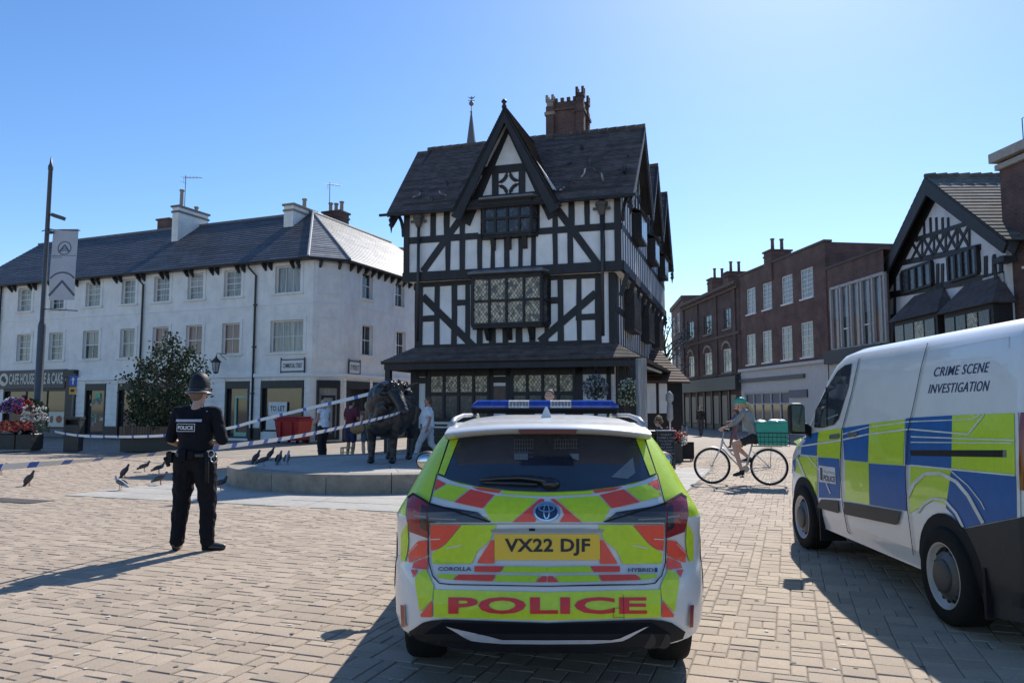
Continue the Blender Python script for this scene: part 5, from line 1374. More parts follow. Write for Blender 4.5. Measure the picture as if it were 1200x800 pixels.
# black shoulders and tail lamps
lamp_in = za_((214,50),(470,92),(526,136),(518,142),(214,142))
lamp_out = [(479.5,584),(486,579.5),(503,590.5),(503,630),(482,622),(477.2,603)]
for f in (lambda p: p, mir):
    o = decal('tail_lamp', [f(lamp_in)], tail(.012), LAMPDK, car, 5)
    decal('lamp_glow', [f(za_((222,118),(360,124),(360,130),(222,124)))], tail(.015), mat('lamp_line',(.25,.22,.23),.2), o, 5)
    o = decal('tail_lamp', [f(lamp_out)], tail(.012), LAMPRED, car, 4)
    decal('lamp_lens', [f([(496,592),(502,595),(502,622),(494,616)])], tail(.015), LAMPDK, o, 4)
    decal('lamp_line', [f([(488,603),(502,605),(502,606.8),(488,605)])], tail(.017), mat('lamp_line',(.25,.22,.23),.2), o, 4)
    decal('lamp_frame', [f([(479,583.5),(486,578.5),(504,589.5),(576,610.5),(574,612),(504,591.8),(486,581),(480.5,585)])], tail(.014), BLK, car, 5)
# number plate in its recess
rec = za_((570,190),(580,178),(CXP*0+827,176),(827,355),(560,340),(556,235)); 
pw = [(580,626.5),(581.5,625.2),(701,625.2),(702.5,626.5),(702.5,654),(701,655.2),(581.5,655.2),(580,654)]
o = decal('number_plate', [pw], tail(.014), PLATEY, car, 8)
text_on('plate_lettering', 'VX22 DJF', (592,650.5,691,630.2), tail(.017), INK, o, bold=.028, step=8, space=1.06)
decal('plate_recess_shade', [[(575,620),(600,618.8),(683,618.8),(708,620),(706,623.2),(576.5,623.2)]], tail(.010), mat('recess_shade',(.30,.30,.29),.4), car, 6)  # grey strip paints the shade along the top of the recess
decal('camera_lens', [[(620,618.5),(627,618.5),(627,621.5),(620,621.5)]], tail(.013), BLK, car, 6)
# emblem: black oval with chrome rings
ec = (640.4, 600.2)
def ell(cx_, cy, rx, ry, n=28, a0=0, a1=2*PI): return [(cx_+rx*math.cos(a0+(a1-a0)*i/n), cy+ry*math.sin(a0+(a1-a0)*i/n)) for i in range(n)]
o = decal('emblem', [ell(*ec, 16, 11.6)], tail(.012), mat('silver_surround',(.45,.46,.5),.3,metal=.6), car, 8)
decal('emblem_field', [ell(*ec, 14.2, 9.9)], tail(.014), mat('emblem_navy',(.02,.035,.08),.2), o, 8)
def ring(cx_, cy, rx, ry, off, w_=1.5):
    a = ell(cx_, cy, rx, ry, 28); b = ell(cx_, cy, rx-w_, ry-w_, 28); ps = [[a[i], a[(i+1)%28], b[(i+1)%28], b[i]] for i in range(28)]
    decal('emblem_ring', ps, tail(off), CHROME, o, 0)
ring(*ec, 14.6, 10.2, .018, 1.7); ring(ec[0], ec[1]-3.6, 9.6, 4.6, .019, 1.4); ring(ec[0], ec[1]-.2, 3.9, 8.2, .020, 1.4)
# lettering
text_on('lettering', 'POLICE', (526.3,718.2,CXP*2-526.3+1,699.2), tail(.010), REDT, car, bold=.035, step=8, space=1.04)
BADGE = mat('badge_dark', (.10,.11,.13), .3, metal=.3)
text_on('badge', 'COROLLA', (514.5,669.6,553,664.6), tail(.010), BADGE, car, bold=.03, step=8); text_on('badge', 'HYBRID', (735.5,670.6,765,666), tail(.010), BADGE, car, bold=.03, step=8)
decal('badge', [[(766,665.5),(769.5,665.5),(769.5,671),(766,671)]], tail(.010), mat('badge_blue',(.02,.06,.2),.3), car, 8)
# shut lines
def seam(pts, w_=.8, off=.009, m=SEAM, nm='shut_line'):
    ps = []
    for a, b in zip(pts, pts[1:]):
        d = Vector((b[0]-a[0], b[1]-a[1])).normalized(); n = Vector((-d.y, d.x))*w_/2
        ps.append([(a[0]-n.x,a[1]-n.y),(b[0]-n.x,b[1]-n.y),(b[0]+n.x,b[1]+n.y),(a[0]+n.x,a[1]+n.y)])
    return decal(nm, ps, tail(off), m, car, 6)
g1_ = [(513,556),(504.3,590),(502.6,614),(504,660),(508,675),(516,683),(530,684.5),(CXP,686.5)]
seam(g1_+mir(g1_)[::-1][1:], 1.3)
seam([(504,616),(507,613.5),(CXP*2-507,613.5),(CXP*2-504,616)], .5)
seam([(531,512),(527,515),(513.5,556)], .8); seam(mir([(531,512),(527,515),(513.5,556)]), .8)
seam([(725,712),(718,712),(718,722),(730,722)], .45, .012); seam([(729.5,696),(730.5,728)], .45, .012)
# curved white streak lines over the chevrons
WL = WCAR
for f in (lambda p: p, mir):
    seam(f(za_((222,228),(275,226))), 1.0, .0095, WL, 'white_line'); seam(f(za_((305,275),(385,258))), 1.2, .0095, WL, 'white_line'); seam(f(za_((112,302),(160,250))), .6, .0095, WL, 'white_line')
# black lower bumper, bright blade, reflectors, tail pipes
dif = za_((115,705),(140,690),(185,660),(232,648),(300,642)); dif = dif+[(CXP,728.5)]+mir(dif)[::-1]+mir([(484,747),(520,758),(560,766),(615,770)])+[(CXP,770)]+[(615,770),(560,766),(520,758),(484,747)]
decal('diffuser', [dif], tail(.010), BLK, car, STP)
decal('diffuser_step', [[(498,741),(520,728),(CXP,730),(CXP,741),(560,741)]], tail(.013), mat('valance_black',(.008,.009,.011),.8,spec=.1), car, STP); decal('diffuser_step', [mir([(498,741),(520,728),(CXP,730),(CXP,741),(560,741)])], tail(.013), mat('valance_black',(.008,.009,.011),.8,spec=.1), car, STP)
bl = za_((308,676),(330,682),(450,735),(500,744))+[(590,747.3),(CXP,747.6)]; bl2 = [(CXP,752.2),(590,751.8)]+za_((500,756),(440,748),(400,730))
decal('bright_blade', [bl+bl2], tail(.018), mat('blade_silver',(.50,.50,.52),.3,metal=.3), car, STP); decal('bright_blade', [mir(bl+bl2)], tail(.018), mat('blade_silver',(.50,.50,.52),.3,metal=.3), car, STP)
for f in (lambda p: p, mir): decal('reflector', [f(za_((74,567),(92,569),(97,683),(78,681)))], tail(.012), mat('reflector_red',(.22,.01,.015),.2), car, 5)
for px in (758.6, 776):
    x, z = cpx(px, 749.5); y = CB.rear(x, z)
    MB().lathe([(.036,-.03),(.040,-.03),(.040,.25),(.03,.25),(.03,.0)], 16, (x,y+.02,z), 'y').build('tail_pipe', mat('pipe_metal',(.03,.03,.032),.35,metal=.4), car, smooth=True)
# spoiler, brake light, wiper, fin
rows = []
for i in range(25):
    f = -1+2*i/24; x = f*.552; k = abs(f)**2.6; dy = .07*k; dz = -.035*k
    rows.append([(x*1.0, .78, 1.432+dz*.4),(x, .50, 1.425+dz),(x, .305+dy, 1.405+dz),(x, .295+dy, 1.395+dz),(x, .33+dy, 1.375+dz),(x, .48+dy*.4, 1.362+dz*.9),(x,.62,1.36+dz)])
sp = MB().grid(rows); n = 7; sp.f += [tuple(range(n)), tuple(range(24*n+n-1, 24*n-1, -1))]
SPO = sp.build('spoiler', WCAR, car, clean=True); smooth_angle(SPO, 50)
MB().prism([(-.145,1.370),(.145,1.370),(.155,1.392),(-.155,1.392)], .285, .33).build('brake_light', mat('brake_red',(.10,.008,.014),.15), SPO)
ww = MB(); a = [CI @ at_depth(px, py, 4.18) for px, py in ((562,560.5),(590,558.5),(615,558),(640,561),(647,567))]
pts = []
for px, py in ((562,561.5),(585,559.5),(610,558.6),(632,561),(645,565.5)):
    x, z = cpx(px, py); pts.append((x, CB.rear(x,z)-.035, z))
ww.tube(pts, [.008,.012,.014,.018,.022], 8); x, z = cpx(645,566); ww.ball((x,CB.rear(x,z)-.02,z),(.05,.035,.03),12,8)
pts = []
for px, py in ((568,564.5),(600,565.5),(630,566.8)):
    x, z = cpx(px, py); pts.append((x, CB.rear(x,z)-.022, z))
ww.tube(pts, .010, 6); ww.build('rear_wiper', GLOSSB, car, smooth=True)
q = MB().add([(-.035,.88,1.44),(.035,.88,1.44),(.03,1.16,1.45),(-.03,1.16,1.45),(-.006,.915,1.515),(.006,.915,1.515),(.004,1.0,1.50),(-.004,1.0,1.50)],[(0,1,5,4),(1,2,6,5),(2,3,7,6),(3,0,4,7),(4,5,6,7)])
fin = q.build('aerial_fin', WCAR, car); bevel(fin, .006)
# roof rails and light bar
for s_ in (-1,1):
    r_ = MB().tube([(s_*.55,.62,1.40),(s_*.54,.78,1.440),(s_*.535,1.2,1.458),(s_*.535,2.4,1.452),(s_*.55,2.65,1.41)], [.020,.016,.013,.013,.016], 8); r_.build('roof_rail', ALLOY, car, smooth=True)
lb = MB().box(-.54,1.98,1.465,.54,2.06,1.492).box(-.50,2.2,1.485,.50,2.3,1.5); lb.build('roof_bar', BLK, car)
BLUEL = mat('beacon_blue', (.012,.05,.30), .15, var=.25, scale=22, spec=.7); CLEARL = mat('beacon_clear', (.52,.54,.56), .15, var=.35, scale=60)
LBC = .0
lbp = MB().box(-.545+LBC,1.93,1.492,.545+LBC,2.27,1.508).build('light_bar', BLK, car)
for a, b, m_ in ((-.545,-.27,BLUEL),(-.268,-.115,CLEARL),(-.113,.04,BLUEL),(.042,.198,CLEARL),(.20,.545,BLUEL)):
    rr = .03; q = MB(); prof = [(1.93,1.508),(1.925,1.525),(1.95,1.556),(2.0,1.566),(2.2,1.566),(2.25,1.556),(2.275,1.525),(2.27,1.508)]
    ea = .04 if a == -.545 else 0; eb = .04 if b == .545 else 0
    vs = [[(a+LBC+(ea if z > 1.55 else 0), y, z) for y, z in prof], [(b+LBC-(eb if z > 1.55 else 0), y, z) for y, z in prof]]
    q.grid(vs); q.f += [tuple(range(8)), tuple(range(15,7,-1))]
    o = q.build('beacon_lens', m_, lbp, clean=True)
    if m_ is CLEARL: 
        q = MB()
        for i in range(6): q.box(a+.012+i*.024+LBC,1.921,1.522,a+.026+i*.024+LBC,1.93,1.556)
        q.build('led_block', GREYM, lbp)
# door mirrors
for s_ in (-1,1):
    q = MB().ball((s_*.965,2.62,1.07),(.10,.085,.085),14,10).tube([(s_*.76,2.66,1.02),(s_*.92,2.62,1.05)],[.03,.03],8); o = q.build('door_mirror', BLK, car, smooth=True)
    MB().ball((s_*.965,2.55,1.07),(.078,.022,.064),14,8).build('mirror_glass', CHROME, o, smooth=True)
# side glass, livery and wheels
def sidefn(sg_, off): return lambda y, z: Vector((sg_*(CB.side(y, z)+off), y, z))
for s_ in (-1,1):
    for poly in ([(.95,1.06),(1.12,1.33),(1.55,1.35),(1.52,1.05)], [(1.60,1.05),(1.63,1.35),(2.25,1.34),(2.45,1.04)], [(2.52,1.04),(2.33,1.34),(2.55,1.30),(3.05,1.03)]):
        decal('side_window', [poly], sidefn(s_, .006), CARGLASS, car, .1)
    for i in range(6):
        for j in range(2):
            y0 = .95+i*.45; z0 = .42+j*.25
            decal('side_checker', [[(y0,z0),(y0+.445,z0),(y0+.445,z0+.245),(y0,z0+.245)]], sidefn(s_, .004), LIME if (i+j)%2 else BLUEV, car, .12)
    decal('side_livery', [[(.52,.50),(.90,.62),(.93,.90),(.62,.86),(.50,.7)]], sidefn(s_, .004), BLUEV if 1 else LIME, car, .08)
    for yc in (1.06, 3.72):
        arch = [(yc+.37*math.cos(a*PI/14), .33+.37*math.sin(a*PI/14)) for a in range(15)]+[(yc-.37,.21),(yc+.37,.21)]
        decal('wheel_arch', [arch], sidefn(s_, .008), BLK, car, .08)
        m_ = MB().lathe([(.22,-.10),(.31,-.105),(.325,-.08),(.33,0),(.325,.08),(.31,.105),(.22,.10)], 32, (s_*(.72),yc,.33), 'x', False); ty = m_.build('wheel', TYRE, car, smooth=True)
        q = MB().lathe([(.225,-.02),(.225,.09),(.2,.10),(.19,.06),(.19,-.02)], 24, (s_*(.75),yc,.33), 'x')
        for k in range(5):
            a = 2*PI*k/5; q.bar((s_*.845,yc,.33),(s_*.845,yc+.2*math.cos(a),.33+.2*math.sin(a)),.05,.02,up=(1,0,0))
        q.build('rim', ALLOY, ty)
MB().box(-.60,.55,.24,.60,4.2,.33).build('underbody', BLK, car)
ws = [(x, z) for x, z in ()]
# windscreen, bonnet lamps and front plate (seen only from other places)
def frontfn(off):
    def fn(x, z):
        w_, yr, cr, yf, cf = CB.at(z); f = min(abs(x)/w_, .999); return Vector((x, yf-cf*(1-(1-f**CB.P)**(1/CB.P))+off, z))
    return fn
decal('windscreen', [[(-.66,1.05),(.66,1.05),(.5,1.37),(-.5,1.37)]], frontfn(.008), CARGLASS, car, .1)
decal('grille', [[(-.55,.30),(.55,.30),(.6,.52),(-.6,.52)]], frontfn(.008), BLK, car, .1)
for s_ in (-1,1): decal('headlight', [[(s_*.45,.66),(s_*.74,.70),(s_*.74,.80),(s_*.45,.74)]], frontfn(.01), mat('headlamp',(.5,.5,.52),.1), car, .08)
decal('front_plate', [[(-.26,.38),(.26,.38),(.26,.49),(-.26,.49)]], frontfn(.02), PAPER, car, 0)
# ================================================================== crime scene van
WVAN = mat('white_van_paint', (.66,.67,.68), .28, var=.03, scale=2, coat=.6, dirt=.12)
VB_ = Slices([(.30,.93,.14,.18,4.90,.75),(.42,.955,.06,.16,4.95,.85),(.60,.965,.03,.15,4.96,.95),(.95,.97,.02,.14,4.90,1.0),(1.10,.968,.02,.14,4.72,1.0),(1.20,.965,.02,.14,4.45,.95),
              (1.35,.955,.025,.14,4.22,.85),(1.55,.93,.035,.14,3.98,.75),(1.75,.90,.05,.14,3.72,.65),(1.88,.865,.07,.15,3.52,.55),(1.96,.82,.09,.16,3.36,.5),(2.01,.74,.13,.2,3.15,.5),(2.035,.60,.25,.25,2.95,.5)])
VB_.rows = [(z if z < 1.2 else 1.2+(z-1.2)*1.08,)+tuple(r) for z, *r in VB_.rows]; ZTOP = VB_.rows[-1][0]
VB_.P = 3.2
VM = Matrix.Translation((3.995, 4.42, 0)) @ Matrix.Rotation(math.radians(-2.4), 4, 'Z'); VI = VM.inverted()
van = thing('police_van', 'white crime scene investigation van with blue and lime checks parked on the right', 'van', m=VM)
o = VB_.band(.42, ZTOP, cap_top=True).build('body', WVAN, van, clean=True); smooth_angle(o, 40)
o = VB_.band(.28, .4199, cap_bot=True).build('sill', WVAN, van, clean=True); smooth_angle(o, 40)
def vpx(px, py):
    o = VI @ Vector((0,0,EYE)); d = VI.to_3x3() @ ray(px, py); x = -.96
    for _ in range(14):
        t = (x-o.x)/d.x; y, z = o.y+d.y*t, o.z+d.z*t; x = x*.5-.5*VB_.side(min(max(y,.03),4.9), min(max(z,.3),ZTOP-.005))
    return y, z
def vs_(off):
    def fn(px, py):
        y, z = vpx(px, py); e = .01
        s0 = VB_.side(y, z); gy = (VB_.side(y+e, z)-VB_.side(y-e, z))/(2*e); gz_ = (VB_.side(y, z+e)-VB_.side(y, z-e))/(2*e)
        n = Vector((-1, -gy, -gz_)).normalized() if abs(gy) < 8 else Vector((-1,0,0))
        return Vector((-s0, y, z))+n*off
    return fn
def Z(*p): return [(900+x/2.1622, 370+y/2.1622) for x, y in p]
def Y(*p): return [(980+x/5, 400+y/5) for x, y in p]
def X6(*p): return [(900+x/3.6364, 540+y/3.6364) for x, y in p]
VSTP = 9.0
LIMV = mat('livery_lime', (.50,.68,.02), .28, var=.05, scale=30, coat=.5, dirt=.08)
BLV = mat('van_blue', (.004,.10,.34), .38, var=.08, scale=12, spec=.3)
# checks (picture polygons on the side skin)
limes = [Z((65,318),(88,306),(84,332),(64,345)), Z((130,292),(187,284),(183,362),(126,356),(124,330)), Z((258,272),(348,262),(344,378),(254,372)), Z((196,366),(256,372),(258,478),(196,466)),
         Z((468,252),(625,246),(628,402),(466,386)), Z((380,382),(464,389),(456,480),(420,468),(392,480),(360,500),(362,382)),
         Z((72,356),(124,358),(127,458),(112,440),(96,408),(70,396))]
blues = [Z((88,304),(128,294),(124,354),(84,350)), Z((190,284),(257,274),(254,370),(194,364)), Z((128,358),(181,362),(183,462),(130,460)), Z((257,374),(348,380),(352,494),(260,478)),
         Z((364,258),(468,252),(466,386),(362,380)), Z((350,260),(363,258),(361,378),(348,376)), Z((60,352),(82,352),(70,392),(60,400)),
         Z((466,390),(629,406),(634,510),(494,538),(470,505),(452,486))]
for p in limes: decal('lime_check', [p], vs_(.004), LIMV, van, VSTP)
for p in blues: decal('blue_check', [p], vs_(.0045), BLV, van, VSTP)
WHL = mat('white_line_vinyl', (.62,.63,.62), .35)
def vseam(pts, w_=1.2, off=.007, m=WHL, nm='white_line'):
    ps = []
    for a, b in zip(pts, pts[1:]):
        d = Vector((b[0]-a[0], b[1]-a[1])).normalized(); n = Vector((-d.y, d.x))*w_/2
        ps.append([(a[0]-n.x,a[1]-n.y),(b[0]-n.x,b[1]-n.y),(b[0]+n.x,b[1]+n.y),(a[0]+n.x,a[1]+n.y)])
    return decal(nm, ps, vs_(off), m, van, 8)
vseam(Z((84,330),(180,316),(255,300),(350,288),(362,287),(510,300),(550,250)), 1.9, .008)
vseam(Z((190,300),(255,282),(360,268),(520,262),(540,250)), 1.3, .008)
vseam(Z((364,306),(628,315)), 1.6, .008); vseam(Z((364,320),(620,322)), 1.2, .009); vseam(Z((362,378),(628,404)), 2.0, .008)
vseam(Z((355,460),(372,425),(400,400),(440,398),(480,420),(510,455),(548,525)), 4.0, .009)
vseam(Z((466,392),(510,430),(542,470),(552,490)), 1.2, .009)
vseam(Z((380,500),(395,478),(420,462),(450,466),(480,500),(497,535)), 3.0, .009)
vseam(Z((100,352),(140,400),(160,450)), 1.2, .009); vseam(Z((76,362),(92,400),(108,440)), 2.2, .009)
for p in (Z((630,244),(636,244),(642,512),(634,514)),): decal('white_edge', [p], vs_(.006), WHL, van, VSTP)
# door shut lines and slide rail
def dseam(pts, w_=.9): return vseam(pts, w_, .012, SEAM, 'shut_line')
dseam(Z((408,70),(392,130),(376,210),(358,290),(352,400),(356,480),(372,605))); dseam(Z((234,108),(214,200),(190,290),(186,400),(192,480),(205,545),(212,552)))
dseam(Z((124,420),(126,500),(140,520)),.6)
decal('slide_rail', [Z((362,340),(598,340),(598,358),(364,354))], vs_(.006), BLK, van, VSTP); decal('rail_cover', [Z((598,340),(606,340),(606,358),(598,358))], vs_(.007), CHROME, van, VSTP)
for p in (Z((158,302),(182,298),(184,304),(180,311),(158,312)), Z((204,296),(228,293),(230,298),(226,306),(204,307))):
    o = decal('door_handle', [p], vs_(.012), GREYM, van, VSTP)
# black side moulding
o = decal('side_moulding', [X6((215,190),(232,162),(305,168),(308,222),(216,198))], vs_(.016), mat('moulding',(.06,.052,.048),.6), van, VSTP)
o = decal('side_moulding', [X6((328,172),(574,214),(556,272),(332,226))], vs_(.016), mat('moulding',(.06,.052,.048),.6), van, VSTP)
# small sign with POLICE
o = decal('police_sign', [Z((130,378),(172,384),(174,426),(132,420))], vs_(.008), mat('sign_pale',(.55,.57,.60),.4), van, VSTP)
SGB = mat('sign_ink', (.03,.035,.05), .5)
decal('crest', [Z((134,384),(140,385),(141,416),(135,415))], vs_(.0095), SGB, van, VSTP)
v_ = Z((142,417),(173,421)); t_ = Z((142,404),(172,408))
def quadmap(a, b, c, d, off):
    """unit square -> picture quad a (0,0) b (1,0) c (1,1) d (0,1) -> skin"""
    f = vs_(off)
    def fn(s_, t__):
        x = (a[0]*(1-s_)+b[0]*s_)*(1-t__)+(d[0]*(1-s_)+c[0]*s_)*t__; y = (a[1]*(1-s_)+b[1]*s_)*(1-t__)+(d[1]*(1-s_)+c[1]*s_)*t__
        return f(x, y)
    return fn
text_on('lettering', 'POLICE', (0,0,1,1), quadmap(*Z((143,417),(172,421),(172,407),(143,402)), .0095), SGB, van, bold=.03, step=.25)
text_on('lettering', 'West Mercia', (0,0,1,1), quadmap(*Z((143,397),(171,401),(171,394),(143,390)), .0095), mat('sign_grey',(.25,.27,.30),.5), van, bold=0, step=.25)
NAV = mat('vinyl_navy', (.02,.03,.10), .35)
text_on('lettering', 'CRIME SCENE', (0,0,1,1), quadmap(*Y((570,207),(892,180),(900,120),(577,153)), .0022), NAV, van, bold=.002, step=.1, shear=.2, space=1.09)
text_on('lettering', 'CRIME SCENE', (.006,0,1.006,1), quadmap(*Y((570,207),(892,180),(900,120),(577,153)), .0018), NAV, van, bold=.002, step=.1, shear=.2, space=1.09)
text_on('lettering', 'INVESTIGATION', (0,0,1,1), quadmap(*Y((538,305),(892,290),(900,228),(545,252)), .0022), NAV, van, bold=.002, step=.1, shear=.2, space=1.09)
text_on('lettering', 'INVESTIGATION', (.006,0,1.006,1), quadmap(*Y((538,305),(892,290),(900,228),(545,252)), .0018), NAV, van, bold=.002, step=.1, shear=.2, space=1.09)
# cab glass
decal('cab_window', [Z((118,282),(122,240),(150,185),(178,140),(196,126),(214,121),(205,180),(180,262),(168,276),(140,284))], vs_(.008), CARGLASS, van, VSTP)
vseam(Z((150,180),(152,278)), 1.4, .011, BLK, 'window_post'); vseam(Z((148,262),(180,250)), 1.5, .010, mat('window_band',(.2,.22,.24),.3), 'window_line')
# impressed panel edge near the roof
vseam(Z((470,80),(560,62),(612,54),(612,80)), .7, .004, mat('panel_line',(.50,.51,.52),.4), 'panel_edge')
# lower rear corner trim (dark bumper)
decal('rear_bumper', [Z((494,540),(636,512),(660,505),(665,780),(560,760),(530,650),(520,590))], vs_(.010), mat('bumper_grey',(.02,.022,.025),.6,bump=.2), van, VSTP)
# rear lamp wrapping the corner
q = MB(); rows = []
for z in [1.02+.46*i/6 for i in range(7)]:
    r_ = []
    for i in range(9):
        y = .03+.10*i/8; r_.append((-VB_.side(y, z)-.012, y-.01, z))
    rows.append(r_)
q.grid(rows); q.build('rear_lamp', mat('van_lamp_red',(.20,.012,.015),.15,spec=.8), van, smooth=True)
q = MB(); q.grid([[(-p[0], p[1], p[2]) for p in r_] for r_ in rows]); q.build('rear_lamp', mat('van_lamp_red',(.20,.012,.015),.15,spec=.8), van, smooth=True)
# rear face: doors, window, bumper
def vrear(off): return lambda x, z: Vector((x, VB_.rear(x, z)-off, z))
decal('rear_door_window', [[(-.72,1.2),(-.05,1.2),(-.05,1.75),(-.66,1.75)]], vrear(.006), CARGLASS, van, .12); decal('rear_door_window', [[(.72,1.2),(.05,1.2),(.05,1.75),(.66,1.75)]], vrear(.006), CARGLASS, van, .12)
decal('rear_check', [[(-.75,.6),(0,.6),(0,1.1),(-.75,1.1)]], vrear(.006), LIMV, van, .12); decal('rear_check', [[(.75,.6),(0.01,.6),(0.01,1.1),(.75,1.1)]], vrear(.006), ORED, van, .12)
o = MB().box(-.9,-.1,.32,.9,.12,.52).build('rear_step', BLK, van); bevel(o, .03)
# wheels
def vwheel(yc, front):
    R = .335
    for s_ in (-1,1):
        arch = [(yc+.43*math.cos(a*PI/16), R+.43*math.sin(a*PI/16)) for a in range(17)]+[(yc-.43,.30),(yc+.43,.30)]
        decal('wheel_arch', [arch], (lambda y, z, s_=s_: Vector((s_*(VB_.side(y, z)+.0125), y, z))), mat('arch_black',(.008,.008,.009),.9), van, .07)
        x0 = s_*.895
        prof = [(.20,-.12),(.30,-.125),(.32,-.115),(R,-.09),(R,.09),(.325,.11),(.30,.122),(.27,.125),(.225,.115)]
        if s_ < 0: prof = [(r, -x) for r, x in prof]
        ty = MB().lathe(prof, 40, (x0,yc,R), 'x', False).build('wheel', TYRE, van, smooth=True)
        q = MB(); fx = s_
        q.lathe([(.228,.02*fx),(.235,.112*fx),(.222,.118*fx),(.212,.10*fx),(.195,.075*fx),(.165,.07*fx)], 36, (x0,yc,R), 'x')
        q.build('rim', ALLOY, ty, smooth=True)
        q = MB().lathe([(.19,.055*fx),(.16,.095*fx),(.115,.115*fx),(.105,.118*fx)], 36, (x0,yc,R), 'x'); q.build('wheel_disc', mat('steel_wheel',(.09,.09,.095),.45,metal=.2,var=.2), ty, smooth=True)
        q = MB().lathe([(.118,.10*fx),(.115,.128*fx),(.10,.136*fx),(.02,.138*fx)], 24, (x0,yc,R), 'x'); q.build('hub_cap', mat('hub_dark',(.05,.05,.052),.5), ty, smooth=True)
        q = MB()
        for k in range(16):
            a = 2*PI*k/16; q.ball((x0+.082*fx,yc+.172*math.cos(a),R+.172*math.sin(a)),(.012,.015,.015),8,5)
        q.build('rim_holes', BLK, ty, smooth=True)
        if not front and s_ < 0 or front and s_ < 0:
            q = MB().box(s_*.98,yc-.47,.16,s_*.72,yc-.44,.48); q.build('mud_flap', BLK, van)
vwheel(1.0, False); vwheel(3.93, True)
MB().box(-.75,.2,.2,.75,4.7,.32).build('underbody', BLK, van)
# door mirrors
for s_ in (-1,1):
    q = MB(); q.m = Matrix.Translation((s_*1.115, 3.70, 1.40)); q.cbox(-.075,-.055,-.165,.085,.055,.165,.03); q.m = None; q.bar((s_*.92,3.74,1.22),(s_*1.04,3.72,1.32),.07,.10)
    o = q.build('door_mirror', BLK, van); bevel(o, .025, 3)
    MB().box(s_*1.115-.06,3.635,1.26,s_*1.115+.07,3.642,1.54).build('mirror_glass', mat('mirror_green',(.05,.08,.08),.05,spec=.9), o)
def vfront(off):
    def fn(x, z):
        w_, yr, cr, yf, cf = VB_.at(z); f = min(abs(x)/w_, .999); return Vector((x, yf-cf*(1-(1-f**VB_.P)**(1/VB_.P))+off, z))
    return fn
decal('windscreen', [[(-.86,1.22),(.86,1.22),(.74,1.85),(-.74,1.85)]], vfront(.008), CARGLASS, van, .12)
decal('grille', [[(-.6,.55),(.6,.55),(.62,.85),(-.62,.85)]], vfront(.008), BLK, van, .12)
for s_ in (-1,1): decal('headlight', [[(s_*.62,.82),(s_*.90,.85),(s_*.90,1.08),(s_*.70,1.0)]], vfront(.01), mat('headlamp',(.5,.5,.52),.1), van, .06)
# ================================================================== lamp post with banner
LPb = at_depth(46, 440, 28.0)
lp_ = thing('lamp_post', 'tall slim dark lamp post carrying a grey banner in front of the cafe', 'lamp post', (LPb.x, LPb.y, 0))
def lz(py): return at_depth(50, py, 28.0).z
def lx(px, py): return at_depth(px, py, 28.0).x-LPb.x
PGREY = mat('post_grey', (.06,.065,.075), .45, metal=.2)
MB().lathe([(.17,0),(.17,.3),(.135,.35),(.135,lz(382)),(.11,lz(378)),(.085,lz(376)),(.075,lz(200)),(.09,lz(199)),(.09,lz(195)),(.05,lz(192)),(.01,lz(183))], 14).build('post', PGREY, lp_, smooth=True)
q = MB().tube([(0,0,lz(251)),(.35,-.05,lz(253))], .03, 6); q.m = Matrix.Translation((.42,-.05,lz(254))) @ Matrix.Rotation(math.radians(18), 4, 'Y'); q.box(-.22,-.12,-.08,.22,.12,.05); q.m = None; q.build('floodlight', PGREY, lp_)
q = MB().tube([(0,0,lz(268)),(.3,-.1,lz(270))], .025, 6).ball((.2,-.12,lz(273)),(.12,.08,.07),10,6).tube([(-.2,0,lz(271)),(.1,0,lz(268))], .02, 5); q.build('security_camera', PGREY, lp_, smooth=True)
MB().tube([(0,0,lz(269)),(lx(96,271),-.12,lz(271))], .02, 6).build('banner_arm', BLACKM, lp_); MB().tube([(0,0,lz(362)),(lx(93,364),-.12,lz(364.5))], .02, 6).build('banner_arm', BLACKM, lp_)
# banner: its own cloth
BNC = mat('banner_cloth', (.42,.44,.48), .8, var=.05, scale=2); BNI = mat('banner_ink', (.08,.10,.14), .7)
ban = thing('street_banner', 'pale grey vertical banner with a circle emblem and dark chevron hanging from the lamp post', 'banner', (LPb.x, LPb.y-.08, 0))
bx0, bx1, bz0, bz1 = lx(61,310), lx(91.5,310), lz(352), lz(269)
def bfn(off): return lambda u_, t_: Vector((bx0+(bx1-bx0)*u_, -.04*u_-.03*math.sin(t_*5)-off, bz0+(bz1-bz0)*t_))
mb = MB().grid([[bfn(0)(i/6, j/20) for i in range(7)] for j in range(21)]); mb.grid([[bfn(-.006)(i/6, j/20) for i in range(7)] for j in range(21)]); cl = mb.build('cloth', BNC, ban, smooth=True)
asp = (bz1-bz0)/(bx1-bx0)
def bring(cx_, cy, r, w_, a0=0, a1=2*PI, n=24): return [[(cx_+(r)*math.cos(a0+(a1-a0)*i/n), cy+r*math.sin(a0+(a1-a0)*i/n)/asp),(cx_+(r)*math.cos(a0+(a1-a0)*(i+1)/n), cy+r*math.sin(a0+(a1-a0)*(i+1)/n)/asp),(cx_+(r-w_)*math.cos(a0+(a1-a0)*(i+1)/n), cy+(r-w_)*math.sin(a0+(a1-a0)*(i+1)/n)/asp),(cx_+(r-w_)*math.cos(a0+(a1-a0)*i/n), cy+(r-w_)*math.sin(a0+(a1-a0)*i/n)/asp)] for i in range(n)]
def bline(a, b, w_):
    d = Vector((b[0]-a[0], (b[1]-a[1])*asp)).normalized(); n = Vector((-d.y, d.x))*w_/2; return [(a[0]-n.x,a[1]-n.y/asp),(b[0]-n.x,b[1]-n.y/asp),(b[0]+n.x,b[1]+n.y/asp),(a[0]+n.x,a[1]+n.y/asp)]
